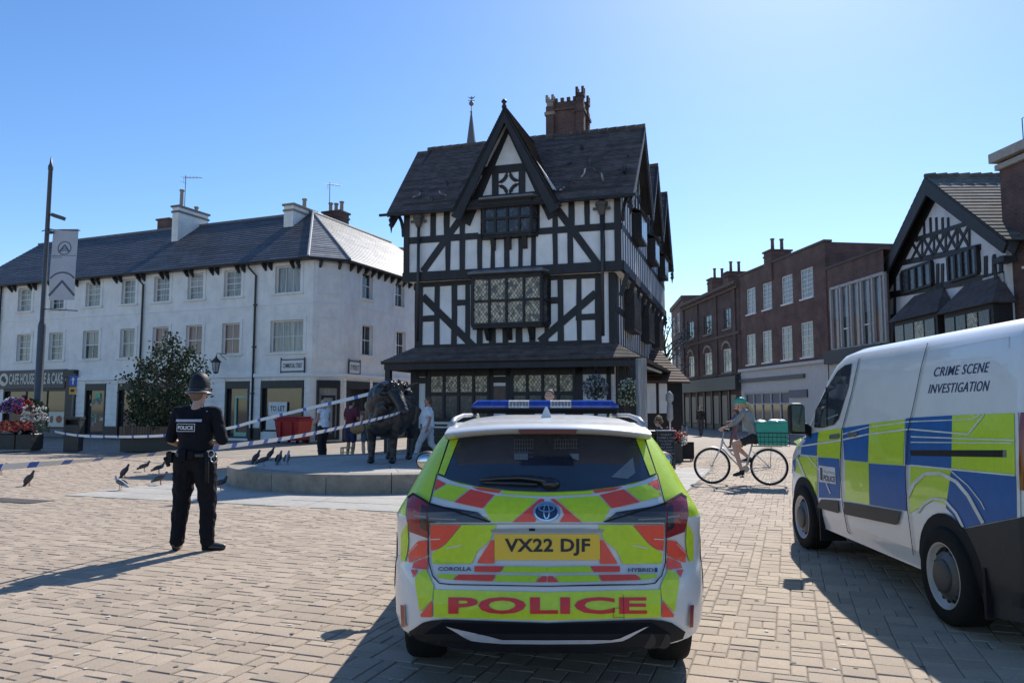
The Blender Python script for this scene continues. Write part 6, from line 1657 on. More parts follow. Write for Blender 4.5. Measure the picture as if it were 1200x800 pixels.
decal('emblem', bring(.5,.73,.27,.035)+[bline((.30,.675),(.5,.775),.05),bline((.5,.775),(.70,.675),.05)]+bring(.5,.68,.15,.035,0,PI,10)+bring(.5,.68,.08,.03,0,PI,8), bfn(.006), BNI, ban, .08)
text_on('lettering', 'HEREFORD & BEYOND', (.02,.615,.98,.628), bfn(.006), BNI, ban, bold=.02); text_on('lettering', 'COURTYARD', (.02,.59,.42,.602), bfn(.006), BNI, ban, bold=.02)
decal('arc', bring(.5,.17,.62,.06,math.radians(38),math.radians(142),16), bfn(.006), BNI, ban, .08); decal('chevron', [bline((.0,.06),(.52,.27),.09), bline((.48,.27),(1.0,.06),.09)], bfn(.006), BNI, ban, .08)
# ================================================================== flower tower
def blobs(n, fn, r, seed, squash=1.0, nu=5, nv=3):
    rr = random.Random(seed); mb = MB()
    for i in range(n):
        p = fn(rr); k = r*rr.uniform(.6,1.3); mb.ball(p, (k,k,k*squash), nu, nv)
    return mb
def leaves(n, fn, s_, seed, droop=.3):
    rr = random.Random(seed); mb = MB()
    for i in range(n):
        p = Vector(fn(rr)); d = Vector((rr.gauss(0,1), rr.gauss(0,1), rr.gauss(0,1)-droop)).normalized(); x = d.orthogonal().normalized(); y = d; k = s_*rr.uniform(.6,1.4)
        n_ = d.cross(x)*k*.15
        mb.add([p-x*k*.35, p+y*k*.5+n_, p+x*k*.35, p-y*k*.5+n_*0], [(0,3,2,1)])
    return mb
FR = mat('red_petals', (.45,.03,.04), .6, var=.3, island=.3); FW = mat('white_petals', (.62,.60,.55), .6, var=.1, island=.15); FP = mat('purple_petals', (.16,.05,.20), .6, var=.3, island=.3); FO = mat('orange_petals', (.55,.22,.06), .6, island=.3)
FL = leafmat('flower_leaf', (.045,.08,.035)); FLP = leafmat('silver_leaf', (.16,.20,.15))
FT = at_depth(27, 480, 27.6)
ft = thing('flower_tower', 'tiered flower tower of red, white and purple blooms on black tubs before the cafe', 'flower planter', (FT.x, FT.y, 0))
q = MB()
for x in (-.58,0.02): q.cbox(x,-.35,.06,x+.56,.35,.62,.03)
q.build('tub', DARK, ft); MB().lathe([(.08,.5),(.08,2.0)], 10).build('column', BLACKM, ft)
for nm, z, r_ in (('lower_bowl',.62,.62),('upper_bowl',1.32,.55)): MB().lathe([(.2,z),(r_,z+.15),(r_+.02,z+.22),(r_-.05,z+.2),(.1,z+.15)], 18).build(nm, BLACKM, ft, smooth=True)
def tier(z, r_, h_): return lambda rr: ((lambda a, k: (math.cos(a)*r_*k, math.sin(a)*r_*k, z+h_*(1-k*k)*.9+rr.uniform(-.12,.08)))(rr.uniform(0,2*PI), rr.uniform(.5,1.08)))
leaves(900, tier(.80,.82,.28), .10, 1).build('foliage', FLP, ft, kind='stuff'); leaves(900, tier(1.52,.74,.42), .10, 2).build('foliage', FL, ft, kind='stuff')
def side_f(f, lo_a, hi_a):
    def g(rr):
        a = math.radians(rr.uniform(lo_a, hi_a)); k = rr.uniform(.55,1.08); return f(a, k, rr)
    return g
lowf = lambda a, k, rr: (math.cos(a)*.84*k, math.sin(a)*.84*k, .86+.25*(1-k*k)+rr.uniform(-.12,.08)); upf = lambda a, k, rr: (math.cos(a)*.76*k, math.sin(a)*.76*k, 1.55+.42*(1-k*k)+rr.uniform(-.15,.08))
blobs(230, side_f(lowf,180,330), .045, 3).build('red_blooms', FR, ft, kind='stuff'); blobs(70, side_f(lowf,250,320), .045, 4).build('orange_blooms', FO, ft, kind='stuff')
blobs(110, side_f(upf,150,235), .045, 5).build('white_blooms', FW, ft, kind='stuff'); blobs(120, side_f(upf,230,300), .045, 6).build('purple_blooms', FP, ft, kind='stuff')
blobs(140, side_f(lambda a,k,rr: (math.cos(a)*.80*k, math.sin(a)*.80*k, 1.35+rr.uniform(-.3,.25)),300,375), .045, 7).build('white_blooms', FW, ft, kind='stuff')
blobs(60, side_f(upf,280,330), .04, 8).build('red_blooms', FR, ft, kind='stuff')
# litter bin, sign pole
LB = at_depth(87, 500, 27.4); lb_ = thing('litter_bin', 'black square litter bin beside the cafe sign post', 'litter bin', (LB.x, LB.y, 0), .2)
o = MB().box(-.25,-.25,0,.25,.25,.95).build('bin_body', DARK, lb_); bevel(o,.02); o = MB().box(-.27,-.27,1.12,.27,.27,1.22).box(-.25,.15,.95,.25,.25,1.12).box(-.25,-.25,.95,-.21,.15,1.12).box(.21,-.25,.95,.25,.15,1.12).build('bin_hood', DARK, lb_)
SPp = at_depth(85, 480, 29.2); sg_ = thing('sign_pole', 'grey pole with a blue arrow sign above a small yellow plate', 'sign', (SPp.x, SPp.y, 0))
sz = lambda py: at_depth(85, py, 29.2).z
MB().tube([(0,0,0),(0,0,sz(438))], .035, 8).build('pole', GREYM, sg_)
MB().box(-.15,-.06,sz(452),.15,-.04,sz(440)).build('blue_plate', mat('sign_blue',(.02,.10,.40),.4), sg_)
q = MB().prism([(-.02,sz(450.5)),(.02,sz(450.5)),(.02,sz(445)),(.07,sz(445.5)),(0,sz(441.5)),(-.07,sz(445.5)),(-.02,sz(445))], -.066, -.061); q.build('arrow', PAPER, sg_)
MB().box(-.14,-.06,sz(462),.12,-.04,sz(453.5)).build('yellow_plate', mat('sign_amber',(.55,.33,.08),.4), sg_); MB().box(-.08,-.066,sz(459),.06,-.061,sz(456)).build('plate_print', INK, sg_)
# ================================================================== shrub in its planter
SB = at_depth(192, 500, 27.6)
pt = thing('tree_planter', 'long slatted wooden planter on a dark base under the evergreen shrub', 'planter', (SB.x, SB.y, 0))
o = MB().box(-1.3,-.5,0,1.4,.5,.42).build('base', DARK, pt)
WOODP = mat('planter_wood', (.12,.08,.055), .8, bump=.3, island=.25)
for i in range(27): MB().box(-1.3+i*.1,-.56,.44,-1.3+i*.1+.085,-.52,.88).build('slat', WOODP, pt)
for s_ in (-1.33,1.4): MB().box(s_,-.54,.44,s_+.03,.5,.88).build('end_board', WOODP, pt)
MB().box(-1.28,-.5,.42,1.38,.5,.80).build('soil', mat('soil',(.03,.022,.016),.95), pt)
sh = thing('evergreen_shrub', 'dark bushy evergreen shrub with a wispy top rising behind the policeman', 'shrub', (SB.x, SB.y, 0))
rr = random.Random(11)
q = MB().tube([(0,0,.6),(.05,0,1.4),(.1,.05,2.2),(.15,0,3.0),(.22,0,4.0)], [.09,.08,.06,.04,.015], 7)
tips = []
for i in range(46):
    a = rr.uniform(0,2*PI); z0 = rr.uniform(.8,3.0); L_ = rr.uniform(.6,1.35)*(1 if z0 < 2.3 else .7); e = (math.cos(a)*L_, math.sin(a)*L_, z0+rr.uniform(.0,.8)); q.tube([(.08,0,z0),(e[0]*.5,e[1]*.5,z0+.15),e], [.035,.022,.008], 5); tips.append(e)
for e in ((-1.35,-.2,2.55),(1.25,-.2,3.25),(1.45,0,2.9),(.15,-.1,4.05),(.35,0,3.8),(-.95,0,3.1),(.75,-.1,3.3),(-.1,0,3.6),(1.0,0,2.6),(-1.2,.1,2.1)): q.tube([(.1,0,1.9),(e[0]*.45,0,2.0+(e[2]-1.9)*.55),e], [.03,.018,.006], 5); tips.append(e)
q.build('trunk', BARK, sh)
q = MB(); 
def cl_(rr):
    if rr.random() < .40:
        e = rr.choice(tips); return (e[0]+rr.gauss(0,.16), e[1]+rr.gauss(0,.16), e[2]+rr.gauss(0,.14))
    if rr.random() < .22:
        e = rr.choice(tips[-10:]); f = rr.uniform(.35,1); return (e[0]*f+.1*(1-f)+rr.gauss(0,.09), rr.gauss(0,.1), 2.0+(e[2]-2.0)*f+rr.gauss(0,.09))
    while True:
        x, y, z = rr.uniform(-1.35,1.35), rr.uniform(-.9,.9), rr.uniform(-1,1)
        d = (x/1.35)**2+(y/.95)**2+z*z
        if .3 < d < 1+.35*math.sin(x*7+z*5): return (x, y, 1.50+z*.78)
leaves(6500, cl_, .105, 5).build('crown', LEAF, sh, kind='stuff')
# red wheeled bin
RB = at_depth(344, 500, 34.0); rb = thing('red_wheeled_bin', 'large red plastic wheeled bin outside the empty shop', 'bin', (RB.x, RB.y, 0), T.ang)
REDP = mat('red_plastic', (.38,.018,.02), .45, var=.1)
o = MB().add([(-.55,-.42,.12),(.55,-.42,.12),(.55,.42,.12),(-.55,.42,.12),(-.66,-.5,1.0),(.66,-.5,1.0),(.66,.5,1.0),(-.66,.5,1.0)],[(0,3,2,1),(4,5,6,7),(0,1,5,4),(1,2,6,5),(2,3,7,6),(3,0,4,7)]).build('tub', REDP, rb); bevel(o,.03)
o = MB().box(-.7,-.54,1.0,.7,.54,1.07).build('lid', REDP, rb); bevel(o,.03); o = MB().box(-.6,-.45,1.07,.6,.5,1.17).build('lid_crown', REDP, rb); bevel(o,.06)
for x in (-.5,.5):
    for y in (-.35,.35): MB().lathe([(.08,-.03),(.08,.03)], 12, (x,y,.08), 'x').build('castor', TYRE, rb)
for x in (-.3,.3): MB().box(x-.02,-.55,.15,x+.02,-.47,.95).build('rib', REDP, rb)
# grey post and hanging baskets by the timber house
GP = at_depth(752, 470, 20.5); gp = thing('weathered_post', 'tall square weathered grey timber post right of the police car roof', 'post', (GP.x, GP.y, 0), .15)
gt = at_depth(752, 420, 20.5).z
o = MB().box(-.125,-.10,0,.125,.10,gt).build('post', mat('grey_wood',(.26,.255,.25),.85,var=.3,scale=3,bump=.5,stretch=(6,6,.5)), gp); bevel(o,.012)
MB().bar((.1,0,gt-.22),(.55,-.05,gt-.38),.07,.05).build('bracket_arm', mat('pale_wood',(.35,.31,.25),.8), gp)
def basket(px, py, Yd, r_, lab, seed, flower):
    P = at_depth(px, py, Yd); t = thing('hanging_basket', lab, 'hanging basket', P, group='hanging flower baskets on the timber house')
    MB().lathe([(.02,-.28),(.14,-.22),(.2,-.1),(.21,0),(.18,-.02)], 12).build('basket', BLACKM, t)
    q = MB(); 
    for k in range(3): a = 2*PI*k/3; q.tube([(.2*math.cos(a),.2*math.sin(a),0),(0,0,.6)], .008, 4)
    q.tube([(0,0,.58),(0,.0,max(.7, 3.02-P.z))], .01, 4); q.build('chains', BLACKM, t)
    f = lambda rr: ((lambda a,b,k: (math.cos(a)*math.sin(b)*r_*k, math.sin(a)*math.sin(b)*r_*k, math.cos(b)*r_*k*1.05-.06))(rr.uniform(0,2*PI), rr.uniform(.15,2.6), rr.uniform(.7,1.1)))
    leaves(380, f, .08, seed).build('foliage', FL, t, kind='stuff'); blobs(300, f, .030, seed+1).build('blooms', flower, t, kind='stuff')
basket(698, 452, 22.9, .36, 'hanging basket of pale blooms under the eave, left of the other', 21, mat('pale_petals',(.24,.23,.29),.6,island=.3))
basket(738, 458, 22.3, .38, 'hanging basket spilling cream flowers next to the grey post', 31, mat('cream_petals',(.34,.36,.27),.6,island=.3))
# pavement cafe corner: board, table, flowers, suitcase, pushchair, parasol
AB = ground(781, 549.5); ab = thing('chalkboard', 'black folding chalkboard covered in chalk writing beside the cafe seats', 'sign', (AB.x, AB.y, 0), -.1)
CHK = mat('chalk', (.30,.30,.32), .9, var=.2); BRD = mat('board_black', (.014,.014,.016), .6)
q = MB().prism([(-.23,.22),(.23,.22),(.23,.96),(-.23,.96)], -.012, .012); q.m = None
o = q.build('board', BRD, ab); o.rotation_euler = (-.10,0,0)
q = MB()
for x in (-.21,.21): q.bar((x,-.0,0),(x,-.0,.96),.035,.03)
for x in (-.21,.21): q.bar((x,.34,0),(x,.08,.95),.035,.03)
q.build('legs', BLACKM, ab)
MB().box(-.24,-.07,.955,.24,-.02,.975).build('top_rail', PAPER, ab)
for i, tx in enumerate(('TODAY','COFFEE & CAKE','TOASTIES','ICES','ALL DAY','BREAKFAST','CREAM TEAS','OPEN')):
    z = .86-i*.078; w_ = .08+.012*len(tx); text_on('chalk_writing', tx, (-w_,z-.02,w_,z+.02), (lambda x, z_: Vector((x,-.022-(z_)*.10+.0,z_))), CHK, ab, bold=.0, res=1, shear=.2)
TBL = at_depth(768, 504, 20.2); tbx = thing('cafe_table', 'small cafe table with a pale top behind the chalkboard', 'table', (TBL.x, TBL.y, 0))
o = MB().box(-.36,-.36,.90,.36,.36,.93).build('table_top', TRIM, tbx); bevel(o,.01); MB().lathe([(.22,0),(.2,.03),(.03,.06),(.03,.9)], 12).build('pedestal', BLACKM, tbx)
PL = ground(790, 541); pf = thing('flower_trough', 'dark trough of red flowers next to the black suitcase', 'planter', (PL.x, PL.y, 0))
o = MB().box(-.2,-.2,0,.2,.2,.55).build('trough', DARK, pf); bevel(o,.015)
f = lambda rr: (rr.gauss(0,.14), rr.gauss(0,.13), .66+rr.gauss(0,.08)); leaves(350, f, .09, 41).build('foliage', FL, pf, kind='stuff'); blobs(70, lambda rr: (rr.gauss(-.02,.15), rr.gauss(-.08,.1), .76+rr.gauss(0,.06)), .035, 42).build('red_blooms', FR, pf, kind='stuff'); blobs(40, lambda rr: (rr.gauss(.22,.06), rr.gauss(-.08,.06), .60+rr.gauss(0,.07)), .035, 43).build('pale_blooms', FW, pf, kind='stuff')
SC = ground(805, 539.5); sc_ = thing('suitcase', 'black upright suitcase with its handle pulled up standing on the paving', 'suitcase', (SC.x, SC.y, 0), .1)
o = MB().box(-.19,-.12,.05,.19,.12,.55).build('shell', BLK, sc_); bevel(o,.025,3)
q = MB().tube([(-.10,.08,.5),(-.10,.08,1.02),(.04,.08,1.02),(.04,.08,.5)], .012, 6); q.build('pull_handle', ALLOY, sc_); MB().box(-.12,.065,1.01,.06,.095,1.035).build('grip', BLK, sc_)
for x in (-.15,.15):
    for y in (-.08,.08): MB().lathe([(.03,-.012),(.03,.012)], 10, (x,y,.03), 'x').build('wheel', TYRE, sc_)
PCH = ground(772, 549); pc_ = thing('pushchair', 'dark pushchair partly hidden behind the police car', 'pushchair', (PCH.x-.25, PCH.y+.15, 0), .3)
for x, y, r_ in ((.32,0,.21),(-.28,0,.21),(.32,.75,.13),(-.28,.75,.13)):
    o = MB().tube([(x, y+r_*.9*math.cos(2*PI*i/20), r_+r_*.9*math.sin(2*PI*i/20)) for i in range(20)], .022, 6, closed=True).build('wheel', TYRE, pc_)
    q = MB()
    for i in range(6): q.tube([(x,y,r_),(x,y+r_*.85*math.cos(PI*i/3),r_+r_*.85*math.sin(PI*i/3))], .006, 4)
    q.build('spokes', ALLOY, o)
q = MB()
for x in (-.24,.28): q.tube([(x,-.35,1.0),(x,.1,.55),(x,.75,.15)], .014, 6).tube([(x,0,.21),(x,.35,.62)], .014, 6)
q.tube([(-.24,-.35,1.0),(.28,-.35,1.0)], .016, 6); q.build('frame', BLACKM, pc_)
MB().add([(-.2,-.1,.5),(.24,-.1,.5),(.24,.45,.42),(-.2,.45,.42),(-.2,-.25,.95),(.24,-.25,.95)],[(0,1,2,3),(0,4,5,1)]).build('seat', DARK, pc_)
PS = ground(794.5, 536); ps_ = thing('folded_parasol', 'folded white parasol standing near the low annexe', 'parasol', (PS.x+.02, PS.y+1.2, 0))
zt = at_depth(795, 458, PS.y+1.2).z
MB().lathe([(.2,0),(.2,.06),(.03,.08),(.022,zt)], 12).build('pole', PAPER, ps_); MB().lathe([(.05,zt-1.0),(.11,zt-.9),(.09,zt-.45),(.05,zt-.4),(.13,zt-.3),(.12,zt-.12),(.02,zt)], 12).build('canopy', mat('parasol_cloth',(.38,.38,.37),.8), ps_, smooth=True)
# bench outside the timber house
BE = at_depth(520, 510, 22.3); be = thing('slatted_bench', 'dark slatted bench against the front of the timber house', 'bench', (BE.x, BE.y, 0), H.ang)
for i in range(5): MB().box(-.75,-.0,.55+i*.11,.75,.03,.55+i*.11+.07).build('back_slat', DARK, be)
for i in range(4): MB().box(-.75,-.42+i*.105,.43,.75,-.42+i*.105+.08,.46).build('seat_slat', DARK, be)
for x in (-.7,.7): MB().box(x-.03,-.42,0,x+.03,-.36,.43).box(x-.03,-.02,0,x+.03,.04,1.05).box(x-.03,-.42,.62,x+.03,.0,.66).build('bench_end', BLACKM, be)
# tree behind the house
def tree(P, h_, r_, lab, seed, leaf, n=2600, ls=.16, trunk_h=.4):
    t = thing('leafy_tree', lab, 'tree', P); rr = random.Random(seed); q = MB().tube([(0,0,0),(.1,0,h_*.4),(0,.1,h_*.9)], [.25,.17,.04], 8); tp = []
    for i in range(26):
        a = rr.uniform(0,2*PI); z0 = h_*rr.uniform(trunk_h,.85); e = Vector((math.cos(a)*r_*rr.uniform(.5,1), math.sin(a)*r_*rr.uniform(.5,1), z0+h_*rr.uniform(.05,.25))); q.tube([(0,0,z0),(e.x*.5,e.y*.5,z0+(e.z-z0)*.6),e], [.07,.04,.012], 5); tp.append(e)
    q.build('trunk', BARK, t)
    leaves(n, lambda rr: (lambda e: (e.x+rr.gauss(0,r_*.16), e.y+rr.gauss(0,r_*.16), e.z+rr.gauss(0,r_*.18)))(rr.choice(tp)), ls, seed+1).build('crown', leaf, t, kind='stuff')
    return t
P = at_depth(779, 400, 62); tree((P.x,62,0), 8.3, 2.2, 'thin leafed tree showing in the gap right of the timber house', 51, leafmat('grey_leaf',(.16,.18,.15)), n=1500)
# television aerials
a_ = antenna(216, 206, 249, RV-.6, T, None, n=6, sw=1.1); a_['label'] = 'television aerial on the left white chimney of the terrace'
a_ = antenna(386, 214, 243, 6.5, T, None, n=5, sw=.7); a_['label'] = 'television aerial beside the brick chimney at the terrace corner'
# flagpole tip on the house roof
# ================================================================== bull
BRZ = mat('dark_bronze', (.028,.026,.026), .36, metal=.25, var=.4, scale=5, bump=.5, bscale=22)
bu = thing('bull_statue', 'dark bronze bull statue standing on the round stone plinth, police tape tied to it', 'statue', (-2.72,17.1,PH), math.radians(172.5))
q = MB()
B_b = [((0,-.95,1.20),(.40,.42,.44)),((0,-.75,1.32),(.36,.40,.33)),((0,-.45,1.08),(.46,.60,.46)),((0,.0,1.02),(.48,.60,.50)),((0,.45,1.10),(.47,.46,.56)),((0,.40,1.50),(.27,.42,.26)),((0,.78,.92),(.30,.24,.34)),((0,.70,1.30),(.36,.34,.42)),((-.12,.82,1.42),(.32,.30,.34))]
for c, r_ in B_b: q.ball(c, r_, 18, 12)
q.tube([(0,.55,1.35),(-.18,.86,1.46),(-.36,1.02,1.50)], [.40,.32,.25], 16)
q.ball((-.42,1.04,1.52),(.20,.20,.21),14,10).tube([(-.42,1.05,1.50),(-.60,1.22,1.28),(-.68,1.30,1.14)], [.19,.135,.12], 14).ball((-.69,1.31,1.12),(.13,.13,.10),12,8)
q.tube([(0,.95,.95),(-.1,.98,1.15),(-.25,1.05,1.25)], [.13,.17,.14], 10)
for s_ in (-1,1):
    hx = (s_*.5, s_*.32)
    q.tube([(-.42+s_*.10,1.0+s_*.10,1.64),(-.42+s_*.28,1.0+s_*.26,1.66),(-.42+s_*.40+(-.06),1.02+s_*.34,1.60 if s_ > 0 else 1.72)], [.055,.042,.015], 8)
    q.ball((-.42+s_*.24,.98+s_*.20,1.50),(.13,.07,.06),8,6)
    x = s_*.26
    q.tube([(x,.55,1.05),(x,.62,.72),(x,.60,.46),(x,.62,.14),(x,.64,.06)], [.20,.14,.095,.075,.085], 12).ball((x,.60,.44),(.10,.10,.10),10,7).ball((x,.67,.055),(.095,.12,.06),10,6)
    q.tube([(x,-.85,1.15),(x*1.05,-.68,.82),(x,-.92,.50),(x,-.80,.14),(x,-.76,.06)], [.29,.19,.105,.08,.085], 12).ball((x*1.05,-.72,.85),(.17,.22,.24),10,8).ball((x,-.73,.055),(.095,.12,.06),10,6)
q.tube([(0,-1.33,1.35),(0.02,-1.42,1.1),(0,-1.40,.7),(0,-1.36,.5)], [.05,.035,.03,.06], 8)
q.ball((0,-.25,.62),(.09,.2,.10),10,7)
rr = random.Random(9)
for i in range(110):   # curls on the poll and neck
    a = rr.uniform(-1,1); q.ball((-.40+rr.gauss(0,.12),.98+rr.gauss(0,.13),1.66+rr.gauss(0,.05)-abs(a)*.03), rr.uniform(.02,.045), 6, 4)
o = q.build('body', BRZ, bu); remesh(o, .022, 2, .5); crumple(o, .10, .018); bu.scale = (.92,.95,1.0)
# ================================================================== pigeons
PGB = mat('pigeon_grey', (.10,.105,.12), .6, var=.35, scale=30); PGL = mat('pigeon_pale', (.33,.34,.36), .6, var=.2, scale=30); PGD = mat('pigeon_dark', (.035,.035,.045), .5, var=.3, scale=30); PGW = mat('pigeon_white', (.55,.55,.55), .6)
def pigeon_mesh(body, upright):
    q = MB(); t = .95 if upright else .35
    R = Matrix.Rotation(-t, 4, 'Y'); q.m = Matrix.Translation((0,0,.155)) @ R
    q.ball((0,0,0),(.115,.050,.052),12,8).ball((.05,0,.005),(.075,.050,.055),12,8).tube([(-.08,0,0),(-.17,0,-.005),(-.22,0,-.01)], [.045,.032,.022], 8); q.m = None
    e = R.to_3x3() @ Vector((.10,0,.02)); hx = e.x+.02; hz = .155+e.z
    q.tube([(e.x*.8,0,hz-.03),(hx,0,hz+.035),(hx+.012,0,hz+.07)], [.045,.030,.024], 8).ball((hx+.016,0,hz+.075),(.029,.024,.025),8,6).tube([(hx+.035,0,hz+.072),(hx+.065,0,hz+.064)], [.010,.003], 6)
    return q
def pigeon(P, yaw, lab, up, m_, grp, sc=1.0):
    key = (up, m_.name)
    if key not in PIG:
        q = pigeon_mesh(m_, up); me = q.mesh('body'); me.materials.append(m_); l = MB().tube([(0,.025,.11),(0.005,.025,.0)], .006, 5).tube([(0,.025,.004),(.035,.028,.004)], .005, 4).mesh('leg'); l.materials.append(mat('pigeon_leg',(.30,.08,.07),.6)); 
        w_ = MB().ball((-.03,.052,.16),(.11,.016,.05),8,6, Matrix.Rotation(-(.95 if up else .35),3,'Y')).mesh('wing'); w_.materials.append(PGD if m_ is not PGL else PGB); PIG[key] = (me, l, w_)
    me, l, w_ = PIG[key]; t = thing('pigeon', lab, 'pigeon', P, yaw, grp); t.scale = (sc,sc,sc)
    o = bpy.data.objects.new('body', me); COL.objects.link(o); o.parent = t; remesh(o, .009, 2)
    for s_ in (1,-1):
        for mm, nm in ((l,'leg'),(w_,'wing')):
            x = bpy.data.objects.new(nm, mm); COL.objects.link(x); x.parent = t; x.scale = (1,s_,1)
    return t
PIG = {}
G1, G2, G3 = 'pigeons feeding on the square', 'pigeons on the plinth edge', 'pigeons on the house roof'
for px, py, yaw, lab, up, m_ in ((34,569,.2,'dark upright pigeon alone on the paving by the drain cover',True,PGD),(1,556,.1,'pigeon cut off by the left edge of the view',False,PGD),(141,574,2.9,'pale grey pigeon facing left nearest the camera',False,PGL),(146,559.5,.3,'dark upright pigeon just behind the pale grey one',True,PGD),
        (169,552.5,.1,'brown pigeon farthest back leaning forward',False,PGD),(186,554.5,.2,'grey pigeon between the brown one and the policeman',False,PGB),(188,568,.2,'grey pigeon pecking close to the left of the policeman',False,PGB),(258,574,.3,'dark pigeon right of the policeman below the plinth curb',False,PGD)):
    pigeon(ground(px, py), yaw, lab, up, m_, G1, .88)
for px, py, yaw, lab, up, m_ in ((300,543,.4,'leftmost pigeon on the stone plinth',True,PGD),(309,546,.3,'stout dark pigeon in front on the stone plinth',False,PGD),(317,538.5,.2,'pigeon standing farthest back on the stone plinth',True,PGD),(327,544,1.2,'upright grey pigeon beside the pale one on the plinth',True,PGB),(336.5,544,1.4,'pale pigeon rightmost in the flock on the plinth',True,PGL)):
    pigeon(ground(px, py, PH), yaw, lab, up, m_, G2, .85)
# roof birds sit on the front slope
e0 = H.m @ Vector((0,-ovE,zf_)); e1 = H.m @ Vector((W,-ovE,zf_)); e2 = H.m @ Vector((W,R1,Z1)); nrm = (e1-e0).cross(e2-e0).normalized()
RBL = [(684,208,PGW,'white'),(670,217,PGB,''),(691,196,PGB,''),(699,206,PGB,''),(706,213.5,PGL,''),(667,196,PGD,''),(682,178,PGD,''),(659,227,PGL,''),(492,227,PGB,''),(489,234,PGL,''),(523,219,PGD,''),(518,232,PGL,''),(506,236,PGB,'')]
RLAB = ['white pigeon on the right part of the house roof','grey pigeon just left of the white one on the roof','grey pigeon above the white one on the roof','grey pigeon right of the white one on the roof','pale pigeon rightmost of the birds on the house roof','dark pigeon above and left of the white one on the roof',
 'topmost pigeon on the house roof, right of the gable','pale pigeon on the roof close to the right bargeboard of the gable','upper of two pigeons near the left end of the house roof','pale lower one of two pigeons near the left end of the house roof','topmost pigeon left of the gable on the house roof','pale pigeon on the roof close to the left bargeboard of the gable','grey pigeon near the eaves midway between roof end and gable']
for i, (px, py, m_, w_) in enumerate(RBL):
    d = ray(px, py); C0 = Vector((0,0,EYE)); t = (e0-C0).dot(nrm)/d.dot(nrm); P = C0+d*t
    lab = RLAB[i]
    t_ = pigeon(P+Vector((0,0,.02)), random.uniform(0,6), lab, i % 2 == 0, m_, 'pigeons right of the gable' if px > 600 and not w_ else ('pigeons left of the gable' if not w_ else G3), .8)
# ================================================================== police tapes
TPW = mat('tape_white', (.72,.74,.76), .4, var=.05, trans=0); TPB = mat('tape_blue', (.03,.12,.50), .4); TPT = mat('tape_print', (.10,.20,.50), .5)
def crom(P, n):
    out = []
    for i in range(len(P)-1):
        p0, p1, p2, p3 = P[max(i-1,0)], P[i], P[i+1], P[min(i+2,len(P)-1)]
        for k in range(n):
            t = k/n; out.append(.5*((2*p1)+(p2-p0)*t+(2*p0-5*p1+4*p2-p3)*t*t+(3*p1-p0-3*p2+p3)*t**3))
    out.append(P[-1]); return out
def tape(P, wd, roll, lab, period=.36, blk_=.10, words=True):
    C = crom([Vector(p) for p in P], 24); S_ = [0]
    for a, b in zip(C, C[1:]): S_.append(S_[-1]+(b-a).length)
    L_ = S_[-1]
    def at(s_):
        s_ = min(max(s_,0),L_-1e-6); lo_, hi = 0, len(S_)-1
        while hi-lo_ > 1:
            m_ = (lo_+hi)//2
            if S_[m_] <= s_: lo_ = m_
            else: hi = m_
        f = (s_-S_[lo_])/(S_[lo_+1]-S_[lo_]); p = C[lo_].lerp(C[lo_+1], f); d = (C[lo_+1]-C[lo_]).normalized(); sd = d.cross(Vector((0,0,1))).normalized(); a = roll(s_/L_)
        u_ = (sd.cross(d))*math.cos(a)+sd*math.sin(a); return p, u_, d.cross(u_)
    def fn(off): return lambda s_, t_: (lambda r: r[0]+r[1]*(t_-.5)*wd+r[2]*off)(at(s_))
    t = bpy.data.objects.new('police_tape', None); COL.objects.link(t); tag(t, lab, 'police tape', 'police cordon tapes')
    n = int(L_/.12); MB().grid([[fn(0)(L_*i/n, 0), fn(0)(L_*i/n, 1)] for i in range(n+1)]).build('band', TPW, t)
    k = 0
    while k*period < L_-.2:
        s0 = k*period
        for off in (.0015,-.0015):
            rows = [[fn(off)(s0+blk_*i/2, 0), fn(off)(s0+blk_*i/2, 1)] for i in range(3)]; MB().grid(rows).build('blue_block', TPB, t)
        k += 1
    if words:
        tx = ['POLICE LINE','DO NOT CROSS']
        cache = {}
        for j in range(k):
            s0 = j*period+blk_+.02; bm = text_bm(tx[j%2], .0, 1)
            for v in bm.verts: v.co = (s0+(period-blk_-.04)*v.co.x, .3+.4*v.co.y, 0)
            decal('printing', None, fn(-.0018 if True else .0018), TPT, t, bm=bm)
    return t
tB = [(-5.9,.5,1.1),(-4.85,4.3,1.03),(-4.35,6.45,1.01),(-4.0,7.7,1.01),(-3.45,9.7,1.05),(-3.03,11.6,1.13),(-2.45,14.5,1.34),(-2.28,15.9,1.45)]
tape(tB, .062, lambda f: (1.15 if .38 < f < .52 else .25)*0+(.42+.7*math.exp(-((f-.47)/.05)**2)), 'near blue and white police tape stretched past the policeman to the neck of the bull')
A0 = at_depth(62, 505, 27.3); A1 = at_depth(446, 458, 17.2); pts = []
for px, py in ((62,505),(80,508.5),(100,510.5),(150,511.5),(200,509.5),(262,502.5),(300,493),(350,481),(400,469.5),(446,458)):
    k = (px-600)/FPX; dxx, dyy = A1.x-A0.x, A1.y-A0.y
    t = (k*A0.y-A0.x)/(dxx-k*dyy); Yd = A0.y+dyy*t; pts.append(at_depth(px, py, Yd))
tape(pts, .078, lambda f: .1, 'far police tape sagging from the flower tower to the top of the bull', period=.95, blk_=.13, words=False)
